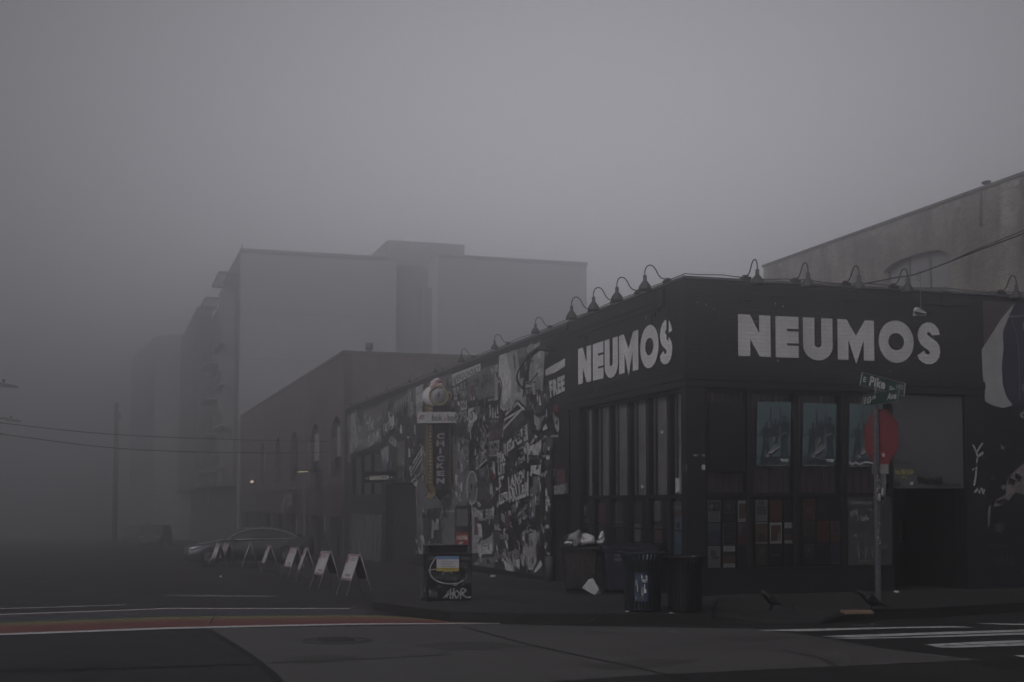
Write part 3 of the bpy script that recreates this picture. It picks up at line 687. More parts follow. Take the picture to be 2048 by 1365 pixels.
def ell(sh, cx, cy, rx, ry, off=None, n=20): A(sh, *[(cx+rx*math.cos(2*math.pi*i/n), cy+ry*math.sin(2*math.pi*i/n)) for i in range(n)], lay=off)
# far end: band of pale paste-ups
A(2, (694, 833), (742, 818), (778, 800), (772, 842), (765, 884), (730, 896), (697, 912), lay=-.003)
A(2, (700, 835), (735, 822), (733, 868), (705, 900)); A(3, (703, 828), (708, 826), (718, 890), (700, 908)); A(3, (728, 835), (733, 826), (735, 850)); A(3, (750, 822), (766, 812), (762, 838), (754, 842)); A(1, (712, 830), (728, 824), (724, 850)); A(2, (745, 818), (770, 806), (768, 830), (745, 845))
T(4, 'THE', (735, 846), (749, 840), (748, 858), (736, 864)); T(4, 'RUNAWAY', (737, 872), (783, 838), (782, 862), (737, 897)); T(3, "IT'S A", (718, 882), (736, 873), (736, 896), (720, 903))
A(4, (776, 825), (788, 818), (790, 850), (782, 862)); A(1, (778, 800), (830, 772), (830, 800), (780, 836)); 
for i in range(7): S(3, .10, (787+i*5, 830-i*3), (791+i*5, 806-i*3.5), (793+i*5, 825-i*3))
A(2, (817, 776), (832, 768), (832, 830), (816, 836)); A(3, (832, 775), (848, 768), (846, 812), (833, 815)); A(0, (832, 776), (850, 766), (850, 815), (832, 820))
T(4, 'SEE', (833, 775), (847, 768), (847, 781), (833, 787)); T(4, 'ENDS', (833, 792), (848, 786), (848, 802), (833, 807)); T(4, 'NA', (834, 815), (846, 812), (846, 832), (834, 836))
A(1, (775, 870), (800, 845), (826, 840), (826, 905), (812, 960), (790, 930), (773, 905)); A(1, (785, 880), (800, 862), (806, 900), (795, 935)); A(3, (780, 868), (794, 882), (792, 896), (778, 884))
A(3, (762, 898), (778, 892), (776, 925), (766, 935)); ell('b', 770, 930, 4, 14); S(4, .08, (806, 945), (808, 963))
A(2, (795, 885), (812, 880), (808, 950), (795, 960)); A(0, (812, 850), (816, 850), (812, 965), (808, 965)); A(1, (820, 850), (833, 846), (833, 910), (822, 915))
A(4, (819, 937), (847, 890), (848, 915), (822, 955)); A(4, (822, 963), (852, 935), (852, 965), (836, 977)); S(0, .10, (824, 948), (844, 912), sm=False); S(0, .10, (826, 966), (850, 945), sm=False); S(0, .08, (823, 940), (842, 905), sm=False)
# behind the vertical sign
A(2, (848, 905), (900, 870), (940, 880), (940, 1010), (900, 1015), (835, 1020), (832, 985)); A('p', (905, 890), (935, 884), (935, 940), (905, 945)); A(1, (840, 985), (870, 985), (868, 1010), (840, 1012)); A('p', (905, 960), (932, 955), (932, 1008), (905, 1012))
A(2, (833, 1000), (848, 998), (848, 1080), (834, 1082)); A(3, (838, 1074), (848, 1072), (846, 1108), (837, 1108)); A(1, (850, 990), (880, 990), (880, 1090), (850, 1090)); A(3, (864, 1040), (878, 1038), (878, 1060), (864, 1062)); A(2, (884, 1015), (912, 1015), (912, 1090), (884, 1090))
T(1, 'ROXY', (882, 996), (897, 994), (896, 1010), (884, 1012)); S(3, .05, (885, 1060), (882, 1030), (888, 1024), (912, 1023)); S(4, .05, (870, 1085), (872, 1098), (874, 1085))
for i in range(9): S(3 if i % 2 else 1, .04, (866+i*5.2, 925+(i % 3)*14), (869+i*5.2, 948+(i % 4)*9), (868+i*5, 970))
# top strip right of the sign
A(2, (852, 762), (903, 742), (903, 775), (895, 800), (852, 790), lay=-.003); A(2, (886, 752), (903, 745), (903, 775), (887, 780)); A(4, (904, 750), (962, 727), (962, 741), (906, 773))
T(1, 'WEIRDO CULT', (906, 755), (960, 732), (960, 742), (907, 769), .01)
A(1, (905, 776), (935, 762), (935, 800), (908, 806)); T(4, 'THE', (907, 778), (919, 773), (919, 785), (908, 789)); T(3, 'ILL', (922, 768), (933, 763), (933, 776), (922, 780)); T(3, 'THIN', (921, 784), (935, 778), (935, 792), (921, 796)); T(4, 'ZE', (911, 789), (919, 786), (919, 795), (911, 797))
A(2, (935, 754), (965, 738), (989, 730), (988, 792), (960, 797), (937, 803), lay=-.004); A(1, (937, 760), (958, 748), (963, 770), (961, 798), (945, 790)); A('p', (938, 775), (950, 770), (952, 798), (939, 800)); T(1, 'VIRAL', (968, 752), (986, 745), (986, 765), (968, 770), .01)
A(1, (990, 725), (998, 722), (998, 800), (990, 803)); 
for i in range(9): S(3, .10, (990, 735+i*8), (997, 732+i*8), sm=False)
A(0, (937, 806), (990, 793), (998, 803), (998, 812), (938, 822)); T(4, 'KNOW', (978, 799), (997, 795), (997, 799), (978, 803))
A(3, (905, 800), (912, 797), (905, 830), (900, 838)); A(4, (921, 803), (934, 798), (934, 818), (922, 822)); T(0, 'NG', (922, 804), (933, 800), (933, 815), (923, 819))
A(4, (937, 818), (958, 812), (955, 838), (948, 845), (938, 848)); ell(0, 943, 832, 3.2, 9); ell(4, 943, 832, 1.4, 6.5, off=-.016); A(2, (948, 815), (962, 812), (960, 825), (950, 830)); T(3, '1979', (905, 830), (935, 820), (935, 845), (905, 850), .02)
A(0, (938, 850), (965, 838), (978, 850), (978, 930), (938, 940)); A(2, (942, 862), (950, 852), (955, 878), (945, 895)); S(4, .07, (948, 845), (942, 860), (943, 880)); S(3, .06, (962, 830), (958, 850), (966, 868), (962, 890), (970, 900)); S(3, .06, (972, 828), (966, 850), (974, 870), (968, 895))
A(1, (978, 800), (998, 795), (998, 850), (978, 852))
for i in range(4): A(4, (979+i*5, 836), (981+i*5, 810-i), (983+i*5, 836)); A(3, (980+i*5, 842), (981+i*5, 838), (982+i*5, 848))
A('p', (979, 862), (996, 857), (996, 880), (979, 882)); A(1, (978, 853), (998, 848), (998, 858), (978, 862)); A(3, (977, 884), (999, 880), (998, 912), (978, 914))
for i in range(6): S(1, .05, (979+i*3.4, 888), (980.5+i*3.4, 898), sm=False); S(0, .05, (979+i*3.4, 901), (980+i*3.4, 910), sm=False)
A(0, (952, 917), (974, 900), (975, 918), (954, 938)); S(4, .05, (953, 939), (953, 917), (974, 900), (975, 919), (953, 939), sm=False); T(4, 'STUPID', (954, 918), (974, 903), (974, 915), (955, 934), .01)
A(1, (957, 938), (975, 930), (974, 955), (960, 958)); T(3, 'DEAD', (960, 940), (971, 934), (971, 948), (961, 954), .01)
A(0, (925, 905), (950, 900), (950, 940), (930, 945)); ell(4, 945, 976, 11.2, 34, off=-.014, n=28); ell(2, 945, 976, 9.6, 31.5, off=-.0155, n=28); ell(0, 943.5, 974, 2.2, 7, off=-.017)
A(1, (958, 958), (992, 945), (995, 1010), (958, 1012)); A(0, (978, 918), (998, 916), (998, 1010), (985, 1012)); S(3, .05, (975, 930), (978, 945), (976, 965), sm=True); A('r', (986, 948), (992, 946), (992, 958), (986, 960))
for i in range(10): S(2, .045, (960+i*3.3, 965+(i*7) % 20), (963+i*3.1, 982+(i*5) % 15), (961+i*3.3, 1000))
# large pale drips and the ship-like figure
A(3, (1000, 705), (1050, 688), (1052, 735), (1075, 700), (1090, 690), (1085, 800), (1080, 838), (1050, 812), (1038, 802), (1022, 822), (1008, 826), (1000, 815), (1003, 775), (997, 752), lay=-.004)
A(4, (999, 712), (1012, 706), (1022, 745), (1024, 790), (1008, 812), (1003, 775), (998, 750)); A(4, (1014, 708), (1030, 704), (1032, 740), (1020, 738))
A(1, (1011, 722), (1017, 724), (1022, 742), (1024, 795), (1019, 793), (1013, 745)); A(1, (1026, 712), (1031, 710), (1032, 745), (1030, 740)); A(1, (1036, 715), (1050, 705), (1050, 735), (1040, 740)); A(2, (1033, 695), (1050, 690), (1050, 712), (1036, 718))
A(0, (1040, 733), (1052, 731), (1052, 755), (1040, 758)); A(2, (1035, 760), (1042, 758), (1040, 786), (1034, 782)); A(1, (1048, 782), (1052, 780), (1052, 792)); S(0, .07, (1000, 755), (1005, 775), (1000, 812), (1010, 824), (1025, 816), (1036, 802), (1046, 812)); S(4, .07, (1002, 815), (1012, 823), (1026, 813), (1037, 801))
for i in range(7): S(1, .05, (1058+i*3.4, 778+i), (1059+i*3.2, 800+i*2), sm=False)
A(0, (1004, 830), (1038, 803), (1052, 820), (1052, 838), (1034, 850), (1008, 880)); S(4, .07, (1012, 830), (1036, 806), (1050, 820), sm=False); S(4, .07, (1008, 858), (1048, 815), sm=False); T(4, 'ALSO', (1014, 823), (1028, 812), (1028, 818), (1014, 830), .0)
S(4, .06, (1006, 875), (1010, 840), (1040, 822), sm=False); A(1, (1010, 850), (1044, 822), (1054, 836), (1010, 878), lay=-.013)
A(4, (1014, 885), (1055, 848), (1057, 880), (1040, 888), (1016, 905)); T(0, 'CE', (1017, 890), (1026, 882), (1026, 892), (1018, 901), .05); T(0, 'ELE', (1034, 867), (1052, 853), (1052, 872), (1035, 886), .05); A(0, (1024, 873), (1034, 868), (1034, 878), (1024, 884)); A(0, (1024, 887), (1033, 880), (1033, 890), (1024, 897))
A(4, (1035, 900), (1056, 884), (1056, 892), (1036, 911)); T(1, 'NOTES', (1036, 900), (1055, 887), (1055, 891), (1037, 906), .02)
A(0, (1015, 907), (1056, 893), (1056, 935), (1040, 942), (1016, 940)); T(4, 'New York', (1022, 925), (1052, 906), (1052, 921), (1023, 942), .02)
A(1, (1052, 790), (1100, 770), (1100, 900), (1060, 880), (1054, 838)); A(0, (1054, 820), (1080, 830), (1100, 800), (1104, 880), (1082, 885), (1066, 872)); A(3, (1068, 828), (1080, 838), (1076, 855), (1070, 850)); A(3, (1080, 838), (1085, 836), (1084, 850), (1078, 862), (1072, 858)); A(4, (1087, 855), (1093, 848), (1096, 858), (1086, 862)); A(3, (1085, 834), (1091, 830), (1086, 845))
A(4, (1060, 890), (1072, 870), (1076, 874), (1064, 888)); A(4, (1060, 893), (1078, 884), (1084, 878), (1083, 900), (1076, 912), (1060, 910)); A(0, (1060, 912), (1082, 910), (1082, 930), (1060, 928)); T(2, 'SOIR', (1064, 914), (1080, 914), (1080, 920), (1064, 920)); A(4, (1056, 932), (1082, 930), (1081, 951), (1058, 946)); S(4, .10, (1057, 905), (1057, 985), sm=False); A(4, (1052, 940), (1062, 935), (1068, 990), (1056, 997)); A(2, (1060, 955), (1080, 952), (1078, 985), (1062, 990))
for k_, (s_, a, b_, c_, d_) in enumerate((('PIK', (995, 906), (1013, 900), (1013, 922), (996, 927)), ('UIT', (997, 930), (1012, 925), (1012, 948), (997, 952)), ('ST', (998, 955), (1009, 951), (1008, 974), (1000, 978)))): A(0, (a[0]-1, a[1]-2), (b_[0]+1, b_[1]-2), (c_[0]+1, c_[1]+1), (d_[0]-1, d_[1]+1)); T(4, s_, a, b_, c_, d_, .05)
A(0, (1010, 955), (1060, 932), (1062, 1000), (1002, 1020)); T(4, 'LANDI', (1017, 955), (1050, 939), (1050, 963), (1018, 980), .06); T(4, 'ARLLER', (1014, 980), (1060, 962), (1059, 992), (1020, 1006), .06); A(4, (998, 990), (1015, 983), (1018, 1000), (998, 1012)); T(0, 'THE', (1000, 992), (1013, 988), (1013, 1000), (1001, 1004))
# lower figures
A(0, (995, 1010), (1056, 995), (1056, 1010), (1040, 1040), (1050, 1060), (1040, 1100), (1015, 1100), (1008, 1070), (998, 1050), lay=-.005); A('p', (1008, 1030), (1018, 1026), (1018, 1060), (1010, 1062)); A(2, (1024, 1012), (1033, 1006), (1034, 1024), (1026, 1028)); S(4, .08, (1008, 1060), (1010, 1075), (1017, 1098)); A(3, (1009, 1062), (1012, 1062), (1018, 1098), (1014, 1098))
T(4, 'JOIN IN ACT', (1036, 1028), (1055, 1008), (1055, 1018), (1037, 1037), .03); T(4, 'DETAILS', (1038, 1040), (1055, 1026), (1055, 1035), (1039, 1050), .03)
A(0, (1040, 1052), (1078, 1038), (1082, 1066), (1040, 1070)); A(3, (1046, 1062), (1072, 1060), (1076, 1120), (1066, 1140), (1058, 1140), (1046, 1110), lay=-.008); A(4, (1052, 1062), (1056, 1060), (1060, 1080), (1056, 1088)); A(0, (1050, 1100), (1055, 1098), (1053, 1104)); A(0, (1048, 1120), (1058, 1112), (1058, 1116), (1050, 1126)); A(1, (1060, 1070), (1064, 1066), (1066, 1100), (1062, 1110)); A(4, (1042, 1072), (1046, 1066), (1045, 1090)); S(4, .05, (1072, 1066), (1076, 1088), sm=False)
A(0, (1072, 1065), (1082, 1070), (1090, 1118), (1074, 1130)); A(4, (1082, 1120), (1086, 1130), (1072, 1146), (1068, 1144)); A(3, (1008, 1096), (1018, 1105), (1030, 1140), (1015, 1150), (1008, 1120)); A(4, (1025, 1122), (1040, 1118), (1040, 1140)); A(4, (1008, 1122), (1020, 1130), (1034, 1152), (1014, 1148)); A(3, (1018, 1105), (1038, 1098), (1038, 1116), (1026, 1120)); T(1, 'WORK', (1020, 1104), (1038, 1100), (1038, 1112), (1021, 1116), .0)
A(3, (942, 1015), (950, 1015), (1006, 1062), (1006, 1100), (990, 1102), (942, 1108), lay=-.004); A('p', (949, 1035), (957, 1035), (957, 1070), (949, 1070)); T(4, 'THE HEART', (956, 1022), (990, 1016), (990, 1038), (957, 1040), .02); A(0, (955, 1042), (990, 1041), (988, 1066), (968, 1084), (960, 1070)); A(4, (955, 1048), (963, 1048), (966, 1082), (958, 1072)); A(3, (966, 1082), (988, 1070), (988, 1100), (968, 1102), (958, 1098)); A(1, (986, 1060), (1006, 1062), (1006, 1102), (988, 1102)); A(4, (956, 1090), (985, 1088), (985, 1108), (958, 1110)); A(2, (976, 1088), (979, 1088), (979, 1100), (976, 1100)); A(2, (955, 1118), (990, 1114), (990, 1142), (955, 1138)); A(3, (950, 1125), (957, 1125), (957, 1140), (950, 1140)); A(2, (990, 1104), (1006, 1104), (1006, 1118), (990, 1120))
T(2, 'HOPE', (958, 1120), (985, 1116), (985, 1134), (958, 1136), .0); A(4, (1004, 1110), (1010, 1100), (1010, 1120), (1004, 1124))
A(4, (1060, 1000), (1066, 998), (1066, 1014), (1060, 1014)); A('b', (1058, 1018), (1070, 1015), (1069, 1036), (1058, 1037)); A(2, (1058, 996), (1080, 992), (1080, 1035), (1070, 1036)); A(0, (1071, 1010), (1081, 1006), (1081, 1050), (1071, 1050)); T(3, 'SHI', (1072, 992), (1080, 992), (1080, 1010), (1073, 1012))
# black end next to the club
A(0, (1082, 690), (1135, 660), (1135, 985), (1110, 988), (1108, 1150), (1100, 1160), (1086, 1150), (1083, 900), lay=-.002)
A(3, (1057, 700), (1062, 697), (1078, 684), (1081, 678), (1080, 694), (1068, 702)); A(3, (1056, 692), (1066, 683), (1070, 700), (1057, 706)); A(4, (1091, 740), (1131, 717), (1131, 733), (1112, 745), (1092, 752)); A(4, (1075, 740), (1088, 735), (1088, 750), (1078, 754)); T(4, 'FREE', (1099, 763), (1131, 750), (1131, 782), (1102, 796), .06); S(4, .06, (1074, 755), (1074, 735), (1078, 730), sm=False)
A(4, (1075, 795), (1080, 790), (1084, 810), (1078, 812)); A(4, (1084, 788), (1091, 785), (1091, 796), (1086, 796)); ell('r', 1113.5, 817, 4.3, 9, off=-.012); A(3, (1109, 830), (1118, 838), (1119, 858), (1116, 866), (1110, 855), (1109, 845)); A(0, (1112, 842), (1117, 840), (1115, 850), (1111, 848)); S(4, .03, (1108, 826), (1108, 840), sm=False)
S(3, .05, (1088, 880), (1090, 874), (1094, 874), (1096, 880)); S(3, .03, (1088, 905), (1089, 890), (1092, 890), (1092, 912)); S(3, .05, (1100, 877), (1106, 872), (1112, 873), (1118, 872)); T(3, 'es', (1101, 940), (1112, 937), (1111, 954), (1102, 952), .02); T(3, 'h', (1084, 946), (1092, 944), (1092, 955), (1084, 955)); A('p', (1112, 940), (1130, 936), (1130, 965), (1112, 965)); A(2, (1106, 972), (1135, 966), (1134, 986), (1106, 990), lay=-.010); T(4, 'TAD', (1108, 974), (1130, 970), (1130, 988), (1109, 990), .0)
def clear(u_, v_):
    return not ((770 < u_ < 834 and v_ > 955) or (700 < u_ < 768 and v_ > 893) or (1000 < u_ < 1060 and 700 < v_ < 870))
rs_ = random.Random(21)
def wallpt(u_, v_):
    q_ = onx(u_, v_, XF)
    return q_ if swz(0, q_.y)+.3 < q_.z < ROOF-.35 else None
for _i in range(480):                     # torn scraps, stickers and dabs between the big pieces
    u_ = rs_.uniform(698, 1098); v_ = rs_.uniform(700, 1125); q_ = wallpt(u_, v_)
    if q_ is None or not clear(u_, v_): continue
    kf = max(1, q_.y/34); a_ = rs_.uniform(.03, .17)*kf**1.5; b2 = rs_.uniform(.03, .16)*kf; k_ = rs_.uniform(-.05, .05); xo = XF-.0185-.0004*(_i % 5)
    art.use(MS[rs_.choice([0, 0, 0, 1, 1, 2, 3, 3, 4, 4, 'p'])])
    art.poly([Vector((xo, q_.y-a_, q_.z-b2+k_)), Vector((xo, q_.y+a_*rs_.uniform(.6, 1), q_.z-b2*rs_.uniform(.5, 1))), Vector((xo, q_.y+a_, q_.z+b2-k_)), Vector((xo, q_.y-a_*rs_.uniform(.4, 1), q_.z+b2*rs_.uniform(.4, 1)))])
for _i in range(420):                     # drawn marks: hooks, dashes and loops in paint marker
    u_ = rs_.uniform(698, 1098); v_ = rs_.uniform(700, 1125); q_ = wallpt(u_, v_)
    if q_ is None or not clear(u_, v_): continue
    n_ = rs_.randint(2, 5); s_ = rs_.uniform(.07, .24)*max(1, q_.y/32); P = [Vector((XF-.021, q_.y+rs_.uniform(-s_, s_), q_.z+rs_.uniform(-s_, s_)*.8)) for _ in range(n_)]
    art.use(MS[rs_.choice([0, 0, 3, 4, 4])]); stroke(art, smooth_path(P, 4) if n_ > 2 else P, rs_.uniform(.018, .05)*max(1, q_.y/32), nrm=NX)
art.build('pasted_art', parent=mural_b)
pl_ = MB(); pl_.box(XF-.03, yD1+.6, -.3, XF-.001, yB0-.2, swz(0, 34)+.16); pl_.build('base_trim', M_TRIM, mural_b)
# downpipe pasted with stickers
yp = onx(1101, 1000, XF-.1).y; zt = onx(1100, 905, XF-.1).z
dp = MB(); dp.tube([(XF-.13, yp, swz(0, yp)-.02), (XF-.13, yp, 2.9), (XF-.13, yp, zt), (XF-.05, yp, zt+.35)], .095, 12); dp.tube([(XF-.13, yp, swz(0, yp)), (XF-.13, yp, .55)], .115, 12)
dpo = dp.build('drainpipe', mat('drainpipe_dark', (.05, .05, .052), .6, noise=.4, nscale=6), mural_b)
sk = MB()
for i in range(46):
    z_ = random.uniform(.6, 3.1); an = random.uniform(2.2, 4.6); c_ = Vector((XF-.13+.098*math.cos(an), yp+.098*math.sin(an), z_)); tn = Vector((-math.sin(an), math.cos(an), 0)); a_ = random.uniform(.02, .05); b2 = random.uniform(.02, .07)
    nn = Vector((math.cos(an), math.sin(an), 0))*.002*(1+i % 4)
    sk.use(MS[random.choice([2, 3, 3, 4, 0])]); sk.quad(c_+nn-tn*a_-Vector((0, 0, b2)), c_+nn+tn*a_-Vector((0, 0, b2)), c_+nn+tn*a_+Vector((0, 0, b2)), c_+nn-tn*a_+Vector((0, 0, b2)))
sk.build('sticker', parent=dpo)
# service head with looping cables, flood lamp
cb = MB(); pz = onx(1072, 697, XF-.3); 
cb.tube([(XF-.02, pz.y-.5, pz.z-.1), (XF-.3, pz.y-.3, pz.z-.03), (XF-.38, pz.y+.05, pz.z-.12)], .06, 8)
r2 = random.Random(5)
for i in range(7):
    e_ = onx(1048+i*4.5, 745+r2.uniform(-15, 45), XF-.1); q1 = Vector((XF-.36, pz.y+.05+i*.03, pz.z-.12)); md = q1.lerp(e_, .5)+Vector((-.12, .15*r2.random(), -.25-r2.random()*.3))
    cb.tube(smooth_path([q1, q1.lerp(md, .5)+Vector((0, 0, .1)), md, e_], 5), .013, 5)
cb.tube(smooth_path([onx(1062, 708, XF-.3), onx(1040, 735, XF-.25), onx(1033, 760, XF-.25), onx(1045, 777, XF-.25), onx(1062, 776, XF-.2)], 5), .018, 5)
cb.tube(smooth_path([onx(1056, 712, XF-.2), onx(1035, 745, XF-.2), onx(1040, 770, XF-.2), onx(1056, 779, XF-.2)], 5), .014, 5)
cb.build('cable_bundle', M_TRIM, mural_b)

def Yat(u, v, X_=XF): return onx(u, v, X_).y
# --- mural on the street front right of the club
mr = thing('painted_neighbour', (XR+.01, YF, SW), 'dark neighbouring shopfront with painted night sky mural at the right edge', 'building')
m = MB(); m.box(XR+.002, YF+.02, -.1, XR+9, YF+.35, ROOF); m.box(XR+.002, YF+.352, -.1, XR+9, YF+7, ROOF-.4); m.build('wall', mat('dark_blue_wall', (.010, .011, .017), .7, noise=.4, nscale=3), mr)
g = MB(); g.box(XR+.004, YF-.012, 4.9, XR+.75, YF+.019, ROOF-.12); g.build('plank_board', mat('board_brown', (.06, .05, .05), .8, noise=.4, nscale=(8)), mr)
def B(mb, m_, *pts, off=-.02, sm=False):
    P = [ony(a, b_, YF)+Vector((0, off, 0)) for a, b_ in pts]
    if sm: P = smooth_path(P+[P[0]], 4)[:-1]
    mb.use(m_).poly(P)
g = MB(); MPW = mat('mural_white', (.30, .30, .31), .8, noise=.15, nscale=3); MPN = mat('mural_skin', (.14, .12, .12), .8, noise=.5, nscale=3)
B(g, MPW, (2029, 605), (2017, 632), (2004, 665), (2006, 700), (2002, 730), (2004, 770), (2012, 795), (2024, 811), (2005, 817), (1985, 812), (1969, 803), (1965, 768), (1962, 700), (1980, 672), (2000, 640))
B(g, mat('mural_blue', (.022, .024, .045), .8), (2030, 606), (2018, 634), (2005, 667), (2007, 700), (2003, 730), (2005, 770), (2013, 795), (2026, 812), (2090, 812), (2090, 606), off=-.015)
g.use(MPW); 
for pts, w_ in (([(2017, 634), (2050, 632)], .025), ([(2050, 640), (2045, 650), (2048, 662), (2060, 665)], .03), ([(2052, 765), (2044, 772), (2046, 782), (2060, 785)], .03), ([(2050, 824), (2041, 828), (2043, 835), (2060, 836)], .03), ([(2022, 640), (2035, 690), (2038, 800)], .012)):
    stroke(g, smooth_path([ony(a, b_, YF) for a, b_ in pts], 4), w_, nrm=NY, off=NY*.024)
for a in range(0, 8):                     # star
    L_ = 16 if a in (5,) else (10 if a % 2 else 4); an = math.radians(a*45+18); c_ = (2004, 896)
    B(g, MPW, (c_[0]+math.cos(an+1.5)*.9, c_[1]+math.sin(an+1.5)*.9), (c_[0]+math.cos(an)*L_, c_[1]+math.sin(an)*L_), (c_[0]+math.cos(an-1.5)*.9, c_[1]+math.sin(an-1.5)*.9), off=-.022)
def disc(mb, m_, cx, cy, r_, off=-.022): B(mb, m_, *[(cx+r_*math.cos(i*math.pi/6), cy+r_*math.sin(i*math.pi/6)) for i in range(12)], off=off)
disc(g, mat('mural_teal', (.03, .06, .07), .8), 1984, 956, 5); disc(g, mat('mural_grey', (.13, .13, .14), .8), 2006, 975, 5.5)
B(g, MPN, (2012, 962), (2025, 945), (2048, 925), (2090, 900), (2090, 985), (2048, 990), (2030, 985), (2018, 1000), (2000, 1012), (1985, 1015), (1990, 1000), (2010, 990)); B(g, M_TAGK, (2018, 955), (2030, 962), (2026, 972), (2014, 968), off=-.024); B(g, M_TAGK, (2030, 945), (2042, 955), (2038, 965), (2028, 955), off=-.024); B(g, M_TAGK, (1990, 1003), (2010, 996), (2016, 1005), (1995, 1010), off=-.024)
B(g, mat('mural_dim', (.05, .05, .052), .8), (1986, 1050), (2002, 1046), (2010, 1060), (2000, 1066), (1988, 1064)); B(g, MPN, (1975, 1015), (1980, 1012), (1979, 1050), (1974, 1060))
g.use(mat('tag_dim', (.06, .05, .055), .8)); scrawl(g, 1976, 1086, 2016, 1098, 5, .02, (ony, YF), 31, .024); scrawl(g, 1984, 1108, 2030, 1136, 8, .03, (ony, YF), 32, .024); scrawl(g, 2040, 1136, 2060, 1150, 2, .03, (ony, YF), 33, .024)
build_split(g, 'painted_mark', None, mr)
f = MB(); f.box(XR+1.302, YF-.03, ROOF+.002, XR+9, YF+.38, ROOF+.045); f.build('parapet_flashing', M_FLASH, mr)

# --- tall pale brick building behind, right
M_BR = brick_mat('weathered_pale_brick', (.17, .158, .145), (.27, .25, .23), (.36, .345, .33), 'x', bw=.26, bh=.10, stain=.75, bump=1)
XB = 27.0; ZB = onx(1527, 535, XB).z; yBf = onx(1527, 560, XB).y
tb = thing('brick_warehouse', (XB, 30, 0), 'tall weathered pale brick building with an arched window behind the corner club', 'building')
wy0, wy1 = onx(1895, 545, XB).y, onx(1768, 560, XB).y; wz = onx(1830, 600, XB).z-.8; wt = onx(1870, 503, XB).z+.1; ws = onx(1768, 545, XB).z
b = MB().use(M_BR); seg = 14; arc_pts = []
cyy = (wy0+wy1)/2; hw = (wy1-wy0)/2
for i in range(seg+1):
    t_ = -1+2*i/seg; arc_pts.append((cyy+t_*hw, ws+(wt-ws)*(1-t_*t_)**.5 if abs(t_) < 1 else ws))
for i in range(seg):
    (a0, z0_), (a1, z1_) = arc_pts[i], arc_pts[i+1]; b.quad((XB, a0, z0_), (XB, a1, z1_), (XB, a1, ZB), (XB, a0, ZB)); b.quad((XB, a0, z0_), (XB, a1, z1_), (XB+.3, a1, z1_), (XB+.3, a0, z0_))
b.quad((XB, 5, 0), (XB, wy0, 0), (XB, wy0, ZB), (XB, 5, ZB)); b.quad((XB, wy1, 0), (XB, yBf, 0), (XB, yBf, ZB), (XB, wy1, ZB)); b.quad((XB, wy0, 0), (XB, wy1, 0), (XB, wy1, wz), (XB, wy0, wz))
b.quad((XB, wy0, wz), (XB+.3, wy0, wz), (XB+.3, wy0, ws), (XB, wy0, ws)); b.quad((XB, wy1, wz), (XB+.3, wy1, wz), (XB+.3, wy1, ws), (XB, wy1, ws))
b.quad((XB, 5, ZB), (XB, yBf, ZB), (XB+18, yBf, ZB), (XB+18, 5, ZB)); b.quad((XB, yBf, -.5), (XB+18, yBf, -.5), (XB+18, yBf, ZB), (XB, yBf, ZB)); b.quad((XB, 5, 0), (XB+18, 5, 0), (XB+18, 5, ZB), (XB, 5, ZB))
b.build('wall', parent=tb)
cp = MB(); cp.box(XB-.05, 5, ZB+.002, XB+.35, yBf+.05, ZB+.10); cp.build('coping', mat('coping_dark', (.12, .12, .12), .7, noise=.3), tb)
k_ = MB()
for u_ in (1560, 1636, 1662, 1748, 1812, 1918, 2036):
    q_ = onx(u_, 500, XB); k_.box(XB-.02, q_.y-.12, ZB-.27, XB-.001, q_.y+.12, ZB-.08)
build_split(k_, 'wall_patch', mat('patch_pale', (.32, .31, .30), .8), tb)
wn = MB(); n_ = 3
for i in range(n_+1):
    yy = wy0+.02+(wy1-wy0-.04)*i/n_; h_ = ws+(wt-ws)*max(0, 1-((yy-cyy)/hw)**2)**.5-.02; wn.box(XB+.2, yy-.06, wz, XB+.28, yy+.06, h_)
wn.box(XB+.2, wy0, wz+.95, XB+.28, wy1, wz+1.05)
wo = wn.build('arched_window', mat('window_frame_grey', (.13, .13, .135), .6), tb)
g = MB(); g.poly([(XB+.24, a, z_) for a, z_ in arc_pts]+[(XB+.24, wy1, wz), (XB+.24, wy0, wz)]); g.build('pane', mat('pale_blind_glass', (.26, .26, .28), .25, spec=.6), wo)
ar = MB()
for i in range(seg):
    (a0, z0_), (a1, z1_) = arc_pts[i], arc_pts[i+1]; ar.quad((XB-.012, a0, z0_), (XB-.012, a1, z1_), (XB-.012, a1, z1_+.28), (XB-.012, a0, z0_+.28))
ar.build('window_arch', brick_mat('arch_brick', (.19, .175, .16), (.24, .22, .2), (.25, .24, .22), 'x', bw=.1, bh=.23, stain=.3), tb)
q_ = onx(1973, 375, XB+.2); v_ = MB(); v_.tube([(XB+.2, q_.y, ZB), (XB+.2, q_.y, ZB+.22)], .06, 8); v_.box(XB+.12, q_.y-.13, ZB+.22, XB+.28, q_.y+.13, ZB+.3); v_.build('roof_vent', M_TRIM, tb)
v_ = MB(); v_.tube([(XB-.05, q_.y, ZB-.02), (XB-.05, q_.y, ZB-1.2)], .05, 8); v_.build('drainpipe', mat('pipe_grey', (.1, .1, .1), .7), tb)

